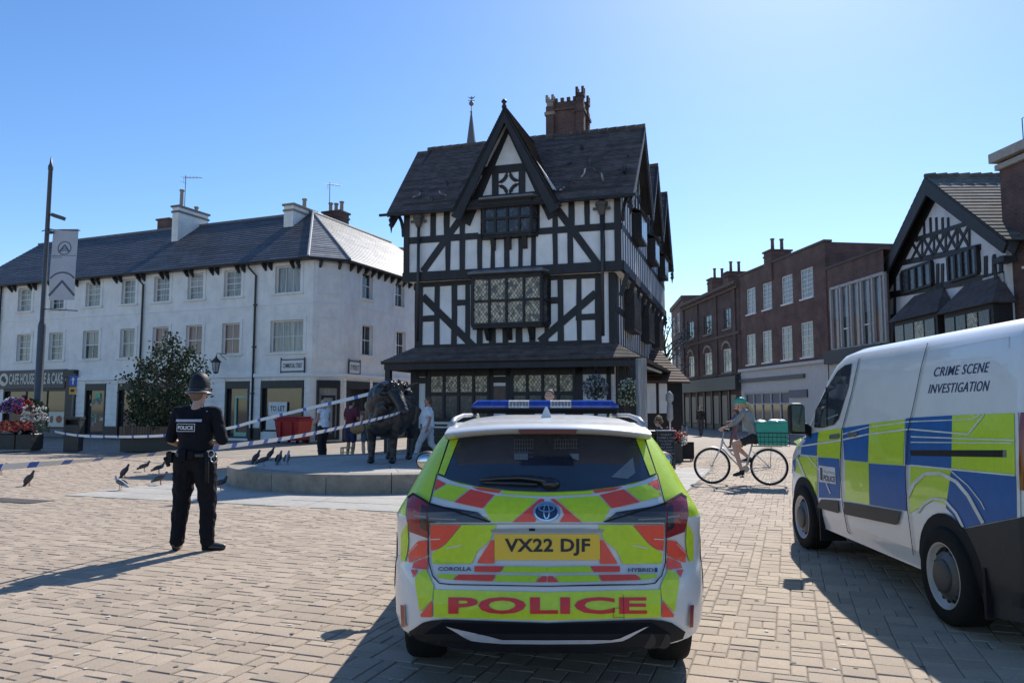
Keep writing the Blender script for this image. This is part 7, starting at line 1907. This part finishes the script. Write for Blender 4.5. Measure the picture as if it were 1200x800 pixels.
# ================================================================== people
DJ = dict(pel=(0,0,.95), wst=(0,0,1.10), chs=(0,.01,1.28), nck=(0,-.01,1.46), hd=(0,.015,1.61),
  shL=(-.175,0,1.41), elL=(-.225,-.02,1.14), wrL=(-.23,.05,.90), shR=(.175,0,1.41), elR=(.225,-.02,1.14), wrR=(.23,.05,.90),
  hpL=(-.09,0,.92), knL=(-.10,.03,.50), anL=(-.10,-.02,.085), hpR=(.09,0,.92), knR=(.10,.03,.50), anR=(.10,-.02,.085),
  toL=(0,1,0), toR=(0,1,0), look=(0,1,0))
def limb(q, a, b, r0, r1, bulge=0.0, n=10):
    a, b = Vector(a), Vector(b); q.tube([a, a.lerp(b,.35), a.lerp(b,.7), b], [r0, r0+(r1-r0)*.35+bulge, r0+(r1-r0)*.7+bulge*.4, r1], n).ball(a, r0, 10, 7).ball(b, r1, 10, 7)
def person(lab, pos, yaw, h, J=None, top=None, sleeve=.45, bottom=None, leg=1.0, shoe=None, hair=None, hairlen=0.0, skin=None, vox=.014, fat=1.0, collar=0.0, group=None, hands=True, cat='person', tw=1.0):
    j = dict(DJ); j.update(J or {}); j = {k: Vector(v) for k, v in j.items()}; s_ = h/1.75; skin = skin or SKIN
    t = thing('person', lab, cat, pos, yaw, group); M4 = Matrix.Scale(s_, 4)
    def mb(): q = MB(); q.m = M4; return q
    q = mb(); f = fat
    q.ball(j['pel'],(.150*f,.105*f,.12),14,9).ball(j['wst'],(.128*f,.092*f,.14),14,9).ball(j['chs'],(.150*f,.108*f,.17),14,9)
    for s in 'LR':
        limb(q, j['sh'+s], j['el'+s], .050, .038, .004); limb(q, j['el'+s], j['wr'+s], .038, .026, .003)
        limb(q, j['hp'+s], j['kn'+s], .080*f, .052, .004); limb(q, j['kn'+s], j['an'+s], .052, .034, .010)
        q.tube([j['chs']+Vector((0,0,.10)), j['sh'+s]], [.085,.052], 10)
        a = j['an'+s]; d = j['to'+s].normalized(); q.tube([a+Vector((0,0,-.02))-d*.03, a+d*.09+Vector((0,0,-.045)), a+d*.15+Vector((0,0,-.055))], [.034,.03,.022], 8)
        if hands:
            w_ = j['wr'+s]; d = (w_-j['el'+s]).normalized(); sd = Vector((1,0,0)) if abs(d.x) < .8 else Vector((0,1,0)); sd = (sd-d*sd.dot(d)).normalized(); nn = d.cross(sd)
            q.ball(w_+d*.045, (.030,.030,.030), 8, 6); q.tube([w_, w_+d*.045, w_+d*.085], [.024,.032,.030], 8)
            for i, (o_, L_) in enumerate(((-.028,.062),(-.010,.075),(.009,.070),(.027,.055))):
                b = w_+d*.08+nn*o_*0+sd*0; ax = nn; b = w_+d*.08+ax*o_
                curl = sd*(-.5 if s == 'L' else .5)*1.0
                q.tube([b, b+d*L_*.5+curl*.010, b+d*L_*.9+curl*.045], [.0095,.009,.007], 6)
            b = w_+d*.03+nn*(.025); q.tube([b, b+nn*.022+d*.03, b+nn*.022+d*.055], [.012,.011,.008], 6)
    q.tube([j['chs']+Vector((0,0,.12)), j['nck'], j['hd']+Vector((0,0,-.05))], [.075,.056,.052], 12)
    lk = j['look'].normalized(); rz = math.atan2(-lk.x, lk.y); HM = M4 @ Matrix.Translation(j['hd']) @ Matrix.Rotation(rz, 4, 'Z') @ Matrix.Rotation(math.asin(max(-1,min(1,lk.z))), 4, 'X')
    q.m = HM; q.ball((0,-.005,.025),(.074,.092,.092),16,12).ball((0,.02,-.035),(.058,.068,.065),14,10).ball((0,.055,-.075),(.030,.028,.024),10,7)
    q.tube([(0,.085,.022),(0,.104,-.008),(0,.110,-.018)], [.010,.013,.014], 8); q.ball((0,.082,.035),(.045,.015,.010),10,6)
    q.ball((0,.080,-.048),(.024,.012,.006),10,5); q.ball((0,.078,-.060),(.020,.011,.006),10,5)
    for x in (-.076,.076): q.ball((x,-.005,-.005),(.010,.020,.030),8,7)
    q.m = None; o = q.build('body', skin, t); remesh(o, vox, 2, .5)
    for x in (-.030,.030): 
        e = MB(); e.m = HM; e.ball((x,.086,.014),(.012,.007,.007),8,6); e.build('eye', mat('eye_dark',(.05,.04,.035),.2), t, smooth=True)
    if top:
        q = mb(); e_ = .016
        q.ball(j['pel']+Vector((0,0,.06)),(.165*f,.120*f,.12),14,9).ball(j['wst'],(.148*f,.112*f,.15),14,9).ball(j['chs'],(.168*f,.128*f,.175),14,9)
        q.tube([j['pel']+Vector((0,0,-.01)), j['wst'], j['chs']], [.150*f,.125*f,.13*f], 16)
        for s in 'LR':
            q.tube([j['chs']+Vector((0,0,.10)), j['sh'+s]], [.105,.070], 10)
            A, B, C_w = j['sh'+s], j['el'+s], j['wr'+s]
            if sleeve > 0:
                if sleeve <= .5: limb(q, A, A.lerp(B, sleeve*2), .068, .060)
                else: limb(q, A, B, .066, .052); limb(q, B, B.lerp(C_w,(sleeve-.5)*2), .052, .040)
        q.tube([j['chs']+Vector((0,0,.12)), j['nck']+Vector((0,0,.0+collar))], [.095,.066], 12); q.m = None
        o = q.build('shirt', top, t); remesh(o, vox, 3, .5); crumple(o, .09, .022)
    if bottom:
        q = mb(); q.ball(j['pel']+Vector((0,0,-.0)),(.165*f,.122*f,.11),14,9); q.ball((j['hpL']+j['hpR'])/2+Vector((0,0,-.05)),(.11,.10,.085),12,8)
        for s in 'LR':
            A, B, C_a = j['hp'+s], j['kn'+s], j['an'+s]
            if leg <= .5: limb(q, A, A.lerp(B, leg*2), .098*f, .085)
            else: limb(q, A, B, .104*f*tw, .080*tw); limb(q, B, B.lerp(C_a,(leg-.5)*2), .080*tw, .064*tw)
        q.m = None; o = q.build('trousers', bottom, t); remesh(o, vox, 3, .5); crumple(o, .08, .030)
    if shoe:
        for s in 'LR':
            q = mb(); a = j['an'+s]; d = j['to'+s].normalized(); z = a.z-.085
            b = Vector((a.x, a.y, a.z)); dn = Vector((0,0,-1)) if abs(d.z) < .5 else Vector((0,0,-1))
            q.tube([b-d*.055+dn*.045, b+d*.02+dn*.04, b+d*.11+dn*.055, b+d*.18+dn*.06], [.040,.045,.040,.026], 10).tube([b+Vector((0,0,.02)), b+dn*.04], [.045,.044], 10)
            q.m = None; o = q.build('shoe', shoe, t); remesh(o, vox*.9, 2, .5)
    if hair:
        q = MB(); q.m = HM; q.ball((0,-.018,.040),(.081,.092,.088),14,10).ball((0,-.045,.0),(.074,.062,.075),12,9)
        if hairlen: q.tube([(0,-.06,.0),(0,-.085,-.06),(0,-.09,-.06-hairlen)], [.070,.060,.03], 10)
        q.m = None; o = q.build('hair', hair, t); remesh(o, vox*.9, 2, .4)
    return t, M4, HM, j
def cloth(n, c, **k): return mat(n, c, .85, var=.18, scale=14, bump=1.0, bscale=13, stretch=(1,1,.45), **k)
UNI = cloth('uniform_black', (.008,.009,.013), spec=.2); VEST = mat('vest_black', (.008,.009,.014), .85, spec=.2, var=.2, scale=20, bump=.4, bscale=60); LEATHER = mat('boot_leather', (.012,.012,.013), .22, spec=.7)
# ---------------- policeman
pp = ground(221, 646)
t, M4, HM, j = person('policeman in black uniform and tall helmet standing with his back to the camera', (pp.x, pp.y+.08, 0), -.10, 1.80,
   dict(anL=(-.155,-.02,.085), knL=(-.135,.01,.50), hpL=(-.10,0,.93), anR=(.165,.0,.085), knR=(.145,.02,.50), hpR=(.10,0,.93), toL=(-.25,.75,0), toR=(.9,.5,0),
        shL=(-.205,0,1.42), shR=(.205,0,1.42), elL=(-.27,-.02,1.13), elR=(.315,-.03,1.12), wrL=(-.20,.20,1.05), wrR=(.10,.22,1.10), look=(.15,.93,-.32), hd=(0,.035,1.60)),
   top=UNI, sleeve=.46, bottom=UNI, leg=.99, shoe=LEATHER, hair=mat('shaved_hair',(.17,.11,.085),.8), vox=.010, fat=1.13, tw=1.13)
def part(q, nm, m_, p=None, vox=None, sm=True, it=2):
    q.m = None; o = q.build(nm, m_, p or t, smooth=sm)
    if vox: remesh(o, vox, it)
    return o
q = MB(); q.m = M4
q.ball((0,0,1.08),(.190,.148,.13),16,10).ball((0,0,1.24),(.205,.160,.19),18,12).tube([(0,0,1.02),(0,0,1.34)], [.165,.175], 18).ball((-.13,0,1.38),(.10,.10,.07),12,8).ball((.13,0,1.38),(.10,.10,.07),12,8)
vest = part(q, 'stab_vest', VEST, vox=.013, it=4)
q = MB(); q.m = M4; q.tube([(.192*math.cos(2*PI*i/24), .148*math.sin(2*PI*i/24), .985) for i in range(24)], .028, 8, closed=True); part(q, 'duty_belt', LEATHER)
q = MB(); q.m = M4; q.cbox(-.075,-.205,.93,.0,-.145,1.05,.01); part(q, 'belt_pouch', VEST, sm=False); q = MB(); q.m = M4; q.cbox(.02,-.20,.95,.08,-.145,1.03,.01); part(q, 'belt_pouch', VEST, sm=False)
q = MB(); q.m = M4; q.cbox(-.265,-.10,.90,-.205,.02,1.02,.012).tube([(-.27,-.10,.95),(-.28,-.02,.87)], .022, 8); part(q, 'baton_holder', BLK, sm=False)
q = MB(); q.m = M4; q.tube([(.185,-.12,1.03),(.20,-.13,.90),(.205,-.13,.70)], .020, 6); part(q, 'radio_lead', BLK)
CUF = mat('handcuff_steel', (.55,.56,.58), .25, metal=.9)
for dz, dx in ((0,0),(-.055,.035)):
    q = MB(); q.m = M4; q.tube([(.235+dx+.035*math.cos(2*PI*i/16), -.12, 1.0+dz+.035*math.sin(2*PI*i/16)) for i in range(16)], .007, 6, closed=True); part(q, 'handcuffs', CUF)
# vest back print
def vback(off):
    def fn(x, z): return Vector((x, -(.160*math.sqrt(max(.05, 1-(x/.215)**2-((z-1.24)/.30)**2)))-.012-off, z))*1.03
    return fn
REFL = mat('reflective_grey', (.42,.44,.50), .4, var=.1, scale=60); PTX = mat('police_white', (.70,.71,.75), .5)
decal('reflective_strip', [[(-.165,1.325),(.13,1.325),(.13,1.350),(-.165,1.350)]], vback(.008), REFL, vest, .03)
fr = []
x0, x1, z0, z1 = -.135, .075, 1.225, 1.305
for a in ([(x0,z0),(x1,z0),(x1,z0+.005),(x0,z0+.005)],[(x0,z1-.005),(x1,z1-.005),(x1,z1),(x0,z1)],[(x0,z0),(x0+.005,z0),(x0+.005,z1),(x0,z1)],[(x1-.005,z0),(x1,z0),(x1,z1),(x1-.005,z1)]): fr.append(a)
decal('badge_border', fr, vback(.008), PTX, vest, .03); text_on('lettering', 'POLICE', (x0+.018,z0+.020,x1-.016,z1-.020), vback(.009), PTX, vest, bold=.03, step=.03)
# helmet
HLM = mat('helmet_felt', (.009,.010,.014), .6, spec=.35, var=.15, scale=40, bump=.2, bscale=200)
q = MB(); q.m = M4 @ Matrix.Translation((j['hd'].x, j['hd'].y, j['hd'].z+.035)) @ Matrix.Rotation(-.10, 4, 'X')
q.m = q.m @ Matrix.Diagonal((1,1.12,1,1))
hq = q.m.copy()
q.lathe([(.135,-.012),(.128,.0),(.104,.012),(.104,.05),(.100,.10),(.088,.150),(.062,.190),(.030,.207),(.012,.211),(.012,.222),(.004,.226)], 28); h_ = part(q, 'helmet', HLM)
q = MB(); q.m = hq; q.lathe([(.108,.006),(.108,.030),(.104,.032),(.104,.006)], 28); part(q, 'helmet_band', LEATHER, h_)
q = MB(); q.m = hq; q.tube([(.135*math.cos(2*PI*i/28), .135*math.sin(2*PI*i/28), -.012) for i in range(28)], .004, 5, closed=True); part(q, 'brim_edge', mat('brim_silver',(.35,.36,.38),.3,metal=.6), h_)
q = MB(); q.m = hq; q.ball((0,0,.222),(.015,.015,.012),10,7); part(q, 'helmet_rose', CHROME, h_)
q = MB(); q.m = M4; q.cbox(.135,-.03,1.435,.195,.03,1.475,.008); part(q, 'shoulder_radio', BLK, sm=False)
q = MB(); q.m = M4; q.tube([(.06,-.02,1.455),(.10,-.03,1.44),(.15,-.06,1.43)], .011, 6); part(q, 'earpiece_lead', mat('lead_grey',(.35,.35,.36),.4))
# ---------------- people round the statue
BLKC = cloth('black_cloth', (.015,.015,.018)); WHC = cloth('white_cotton', (.72,.73,.75)); MAR = cloth('maroon_cotton', (.13,.02,.035)); NAVC = cloth('navy_cotton', (.025,.035,.09)); STONEC = cloth('stone_cotton', (.50,.50,.51)); GRC = cloth('grey_marl', (.24,.245,.23)); BLUC = cloth('faded_blue', (.10,.16,.28))
HBLOND = mat('blond_hair', (.38,.27,.15), .7, var=.3, scale=25, stretch=(4,4,1)); HBR = mat('brown_hair', (.10,.055,.03), .7, var=.3, scale=25); HGR = mat('grey_hair', (.30,.29,.28), .7); HDK = mat('dark_hair', (.025,.018,.015), .7)
TRN = cloth('trainer_white', (.45,.45,.45))
P = at_depth(379, 500, 22.2); person('woman in a white sleeveless top and black trousers behind the plinth, left of the bull', (P.x,P.y,0), 1.0, 1.80, dict(elL=(-.22,.02,1.14), wrL=(-.15,.20,1.05), elR=(.22,.02,1.14), wrR=(.12,.22,1.08), knR=(.09,.08,.5), anR=(.10,.02,.085)), top=WHC, sleeve=0.06, bottom=BLKC, leg=.97, shoe=BLKC, hair=HGR, skin=SKIN2, vox=.018, fat=1.12)
P = at_depth(411, 500, 22.4); person('man in a maroon T shirt and navy shorts behind the bull', (P.x,P.y,0), -.6, 1.82, dict(elL=(-.27,.03,1.16), wrL=(-.12,.22,1.15), elR=(.26,.05,1.15), wrR=(.10,.24,1.12)), top=MAR, sleeve=.3, bottom=NAVC, leg=.42, shoe=TRN, hair=HDK, skin=SKIN2, vox=.018, fat=1.15)
P = at_depth(430, 500, 22.0); tt, *_ = person('fair haired woman half hidden by the bull, carrying a tan bag', (P.x,P.y,0), .8, 1.72, {}, top=cloth('rose_cotton',(.22,.10,.09)), sleeve=.1, bottom=cloth('teal_cotton',(.06,.10,.12)), leg=.35, shoe=BLKC, hair=HBLOND, hairlen=.1, vox=.018)
q = MB().ball((P.x-.22,P.y-.25,.95),(.22,.10,.17),14,10); o = q.build('shoulder_bag', mat('tan_leather',(.28,.16,.07),.6), None); remesh(o,.02,2); tag(o, 'round tan shoulder bag carried by the fair haired woman', 'bag')
P = at_depth(502, 500, 21.2); person('man in a white polo shirt and pale trousers walking left beyond the bull', (P.x,P.y,0), 1.45, 1.86, dict(anL=(-.08,.33,.10), knL=(-.09,.22,.52), anR=(.08,-.42,.16), knR=(.09,-.06,.50), toR=(0,.8,-.6), elR=(.23,.06,1.14), wrR=(.23,.20,.93), elL=(-.23,-.10,1.16), wrL=(-.23,-.02,.92)), top=WHC, sleeve=.32, bottom=STONEC, leg=.97, shoe=TRN, hair=HBR, skin=SKIN2, vox=.016, fat=1.16)
P = at_depth(644, 470, 13.8); person('short haired man in a pale shirt whose head shows above the light bar', (P.x,P.y,0), 2.9, 1.87, {}, top=cloth('pale_lilac_cotton',(.42,.42,.52)), sleeve=.4, bottom=NAVC, leg=.97, shoe=BLKC, hair=HBR, skin=SKIN, vox=.014)
P = at_depth(862, 500, 29.5); person('woman in a faded blue top walking beyond the cyclist', (P.x,P.y,0), 1.3, 1.52, dict(elR=(.22,.10,1.2), wrR=(.18,.32,1.16), elL=(-.22,.10,1.2), wrL=(-.18,.32,1.16), anL=(-.08,.25,.09), knL=(-.09,.16,.5), anR=(.08,-.25,.12)), top=BLUC, sleeve=.3, bottom=cloth('rose_denim',(.20,.12,.14)), leg=.9, shoe=BLKC, hair=HBR, skin=SKIN2, vox=.02)
P = at_depth(821, 490, 43.0); person('person in dark clothes walking far off by the dark shopfronts', (P.x,P.y,0), 2.6, 1.68, dict(anL=(-.08,.2,.09), anR=(.08,-.2,.1)), top=BLKC, sleeve=.9, bottom=cloth('charcoal_cotton',(.04,.04,.045)), leg=.97, shoe=BLKC, hair=HDK, vox=.022)
# seated at the table
P = at_depth(776, 500, 19.6); t9, M9, H9, j9 = person('curly haired person in black seated at the cafe table', (P.x,P.y+.2,0), 1.2, 1.72, dict(pel=(0,-.02,.52), wst=(0,0,.68), chs=(0,.04,.86), nck=(0,.04,1.04), hd=(0,.07,1.19), shL=(-.17,.04,.99), shR=(.17,.04,.99), elL=(-.22,.1,.74), elR=(.22,.1,.74), wrL=(-.14,.32,.78), wrR=(.14,.32,.78),
    hpL=(-.09,0,.50), hpR=(.09,0,.50), knL=(-.12,.42,.50), knR=(.12,.42,.50), anL=(-.12,.42,.085), anR=(.12,.42,.085)), top=BLKC, sleeve=.8, bottom=BLKC, leg=.97, shoe=BLKC, hair=HBR, vox=.018)
rr = random.Random(4); q = MB(); q.m = H9
for i in range(90):
    a, b = rr.uniform(0,2*PI), rr.uniform(0,1.9); q.ball((math.cos(a)*math.sin(b)*.10,-.02+math.sin(a)*math.sin(b)*.10,.02+math.cos(b)*.12), rr.uniform(.018,.035), 6, 4)
q.m = None; q.build('curls', mat('curly_hair',(.22,.15,.09),.7,island=.3), t9)
chx = thing('cafe_chair', 'black metal chair under the curly haired person', 'chair', (P.x,P.y+.2,0), 1.2)
MB().box(-.2,-.2,.38,.2,.22,.41).build('seat', BLACKM, chx); MB().box(-.2,-.22,.6,.2,-.2,.85).build('backrest', BLACKM, chx)
for x in (-.18,.18):
    for y in (-.2,.2): MB().tube([(x,y,0),(x,y,.38 if y > 0 else .85)], .014, 6).build('leg', BLACKM, chx)
# ---------------- bicycle and rider
Bc = Vector((4.58, 15.4, 0)); bd = Vector((-.95,.31,0)).normalized(); brz = math.atan2(bd.y, bd.x)
bk_ = thing('bicycle', 'white step through town bicycle with mudguards ridden by a woman', 'bicycle', Bc, brz)
WB, RW = 1.10, .345
FRM = mat('bicycle_white', (.50,.50,.49), .3, coat=.5); ALU = mat('spoke_steel', (.35,.35,.36), .3, metal=.8)
for nm, x in (('wheel',WB/2),('wheel',-WB/2)):
    o = MB().tube([(x+RW*math.cos(2*PI*i/40), 0, RW+.012+RW*math.sin(2*PI*i/40)) for i in range(40)], .020, 8, closed=True).build('wheel', TYRE, bk_, smooth=True)
    MB().tube([(x+(RW-.025)*math.cos(2*PI*i/40), 0, RW+.012+(RW-.025)*math.sin(2*PI*i/40)) for i in range(40)], .010, 6, closed=True).build('rim', ALU, o, smooth=True)
    q = MB()
    for i in range(24): a = 2*PI*i/24; q.tube([(x,(.02 if i%2 else -.02),RW+.012),(x+(RW-.03)*math.cos(a),0,RW+.012+(RW-.03)*math.sin(a))], .0016, 4)
    q.build('spokes', ALU, o); MB().lathe([(.022,-.04),(.028,-.02),(.028,.02),(.022,.04)], 12, (x,0,RW+.012), 'y').build('hub', ALU, o)
    a0, a1 = (20,160) if x > 0 else (-10,175)
    rows = []
    for i in range(19):
        a = math.radians(a0+(a1-a0)*i/18+(0 if x < 0 else 0)); r_ = RW+.042; rows.append([(x+r_*math.cos(a),y,RW+.012+r_*math.sin(a)-abs(y)*.25) for y in (-.028,-.014,0,.014,.028)])
    MB().grid(rows).build('mudguard', FRM, bk_, smooth=True)
bb = (-.10,0,.30); hl, hh_ = (.36,0,.72), (.33,0,.88); st = (-.24,0,.80)
q = MB().tube([hl,hh_], .022, 8).tube([(hl[0]-.0,0,.74),(.18,0,.52),(.02,0,.36),bb], .016, 8).tube([(hh_[0]-.01,0,.84),(.16,0,.60),(-.02,0,.46),(-.14,0,.44)], .016, 8).tube([bb,st], .016, 8)
for y in (-.05,.05): q.tube([bb,(-WB/2,y,RW+.012)], .010, 6).tube([(-.20,0,.70),(-WB/2,y,RW+.012)], .009, 6)
for y in (-.055,.055): q.tube([hl,(.40,y,.66),(WB/2,y,RW+.012)], [.016,.014,.009], 6)
q.build('frame', FRM, bk_, smooth=True)
q = MB().tube([hh_,(.31,0,1.02),(.30,0,1.05)], .014, 8).tube([(.24,-.28,1.07),(.30,-.24,1.09),(.35,-.10,1.06),(.35,.10,1.06),(.30,.24,1.09),(.24,.28,1.07)], .012, 8); q.build('handlebar', ALU, bk_, smooth=True)
for y in (-.28,.28): MB().tube([(.20,y,1.065),(.29,y*.93,1.08)], .017, 8).build('grip', BLK, bk_)
q = MB().ball((-.27,0,.90),(.14,.085,.035),12,8).tube([st,(-.26,0,.88)], .013, 8); q.build('saddle', BLK, bk_, smooth=True)
q = MB().lathe([(.07,-.004),(.07,.004)], 24, (bb[0],-.06,bb[2]), 'y').tube([(bb[0],-.075,bb[2]),(-.17,-.08,.44)], .010, 6).tube([(bb[0],.075,bb[2]),(-.03,.08,.16)], .010, 6); q.build('crankset', ALU, bk_)
for x, y, z in ((-.17,-.12,.44),(-.03,.12,.16)): MB().box(x-.045,y-.045,z-.012,x+.045,y+.045,z+.012).build('pedal', BLK, bk_)
q = MB().tube([(bb[0],-.06,bb[2]+.09),(-WB/2,-.06,RW+.045)], .005, 4).tube([(bb[0],-.06,bb[2]-.09),(-WB/2,-.06,RW-.02)], .005, 4); q.build('chain', BLACKM, bk_)
q = MB()
for y in (-.07,.07): q.tube([(-.24,y,.76),(-.80,y,.76)], .007, 6).tube([(-WB/2-.02,y,.36),(-.60,y,.76)], .006, 6)
for x in (-.3,-.5,-.78): q.tube([(x,-.07,.76),(x,.07,.76)], .006, 6)
q.build('rear_rack', BLACKM, bk_)
# wire basket on the rack
q = MB(); bx0_, bx1_ = -.94, -.32
for z in (.775,.86,.95,1.03): q.tube([(bx0_,-.20,z),(bx1_,-.20,z),(bx1_,.20,z),(bx0_,.20,z)], .005 if z < 1 else .008, 5, closed=True)
for i in range(9): x = bx0_+(bx1_-bx0_)*i/8; q.tube([(x,-.20,.775),(x,-.20,1.03)], .0035, 4).tube([(x,.20,.775),(x,.20,1.03)], .0035, 4).tube([(x,-.2,.775),(x,.2,.775)], .0035, 4)
q.build('wire_basket', BLACKM, bk_)
TEAL = mat('teal_plastic', (.015,.30,.22), .45, var=.1); cr = thing('plastic_crate', 'teal plastic crate riding in the wire basket on the back of the bicycle', 'crate', Bc, brz)
q = MB().add([(-.90,-.17,.785),(-.36,-.17,.785),(-.36,.17,.785),(-.90,.17,.785),(-.945,-.20,1.24),(-.315,-.20,1.24),(-.315,.20,1.24),(-.945,.20,1.24)],[(0,3,2,1),(0,1,5,4),(1,2,6,5),(2,3,7,6),(3,0,4,7)]); o = q.build('crate_walls', TEAL, cr)
so = o.modifiers.new('wall', 'SOLIDIFY'); so.thickness = .012
MB().tube([(-.95,-.205,1.24),(-.31,-.205,1.24),(-.31,.205,1.24),(-.95,.205,1.24)], .014, 6, closed=True).build('crate_rim', TEAL, cr)
rr = random.Random(8); q = MB()
for i in range(16): q.ball((rr.uniform(-.85,-.4),rr.uniform(-.14,.14),1.22+rr.uniform(-.02,.05)),(rr.uniform(.06,.11),rr.uniform(.05,.09),rr.uniform(.03,.06)),9,6)
o = q.build('cloths', mat('crumpled_bags',(.45,.60,.58),.4,var=.3,scale=12,bump=.5), None, smooth=True); remesh(o,.016,1); o.location = Bc; o.rotation_euler = (0,0,brz); tag(o, 'crumpled pale bags heaped in the teal crate', 'bags')
# rider: built in bicycle axes (facing local +x) -> person axes face +y
def bx(x, y, z): return (-y/1.0, x, z)
S9 = 1.70/1.75
def rj(x, y, z): return (-y/S9, x/S9, z/S9)
t, M4, HM, j = person('woman cyclist in a teal helmet, grey top and black shorts riding to the left', Bc, brz-PI/2, 1.70, dict(
    pel=rj(-.33,0,.96), wst=rj(-.28,0,1.10), chs=rj(-.17,0,1.29), nck=rj(-.06,0,1.455), hd=rj(-.015,0,1.59),
    shL=rj(-.08,.16,1.40), shR=rj(-.08,-.16,1.40), elL=rj(.10,.22,1.21), elR=rj(.10,-.22,1.21), wrL=rj(.27,.24,1.13), wrR=rj(.27,-.24,1.13),
    hpL=rj(-.30,.09,.93), hpR=rj(-.30,-.09,.93), knL=rj(.11,.10,.80), knR=rj(.09,-.10,.76), anL=rj(-.03,.12,.27), anR=rj(-.17,-.12,.52), toL=(0,1,-.15), toR=(0,1,-.1), look=(0,1,-.05)),
    top=GRC, sleeve=.78, bottom=BLKC, leg=.27, shoe=BLKC, hair=HBLOND, hairlen=.02, skin=SKIN, vox=.012)
q = MB(); q.m = HM; q.tube([(0,-.09,.02),(0,-.15,.0),(0,-.20,-.06),(0,-.24,-.17),(0,-.26,-.26)], [.025,.038,.040,.030,.012], 10); q.m = None; o = q.build('ponytail', HBLOND, t, smooth=True)
q = MB(); q.m = HM; q.ball((0,-.01,.075),(.095,.128,.075),20,12).ball((0,-.03,.06),(.093,.115,.065),16,10); q.m = None; hm = q.build('helmet', TEAL, t); remesh(hm, .009, 2)
for x in (-.045,0,.045):
    q = MB(); q.m = HM; q.tube([(x,.08,.125),(x,0,.153-abs(x)*.3),(x,-.08,.125)], .010, 6); q.m = None; q.build('helmet_vent', DARK, hm)
q = MB(); q.m = HM; q.tube([(-.078,.0,.05),(-.055,.03,-.07),(0,.05,-.10),(.055,.03,-.07),(.078,0,.05)], .005, 5); q.m = None; q.build('chin_strap', BLK, hm)
# wooden stool behind the statue
P = at_depth(407, 525, 22.0); ws_ = thing('wooden_stool', 'low pale wooden stool by the legs of the man in maroon', 'stool', (P.x,P.y,0))
MB().box(-.17,-.15,.38,.17,.15,.41).build('seat', mat('pale_oak',(.42,.33,.18),.6), ws_)
for x in (-.15,.15):
    for y in (-.13,.13): MB().box(x-.018,y-.018,0,x+.018,y+.018,.38).build('leg', mat('pale_oak',(.42,.33,.18),.6), ws_)
for z in (.12,.25): MB().box(-.13,-.14,z,.13,-.12,z+.03).build('stretcher', mat('pale_oak',(.42,.33,.18),.6), ws_)
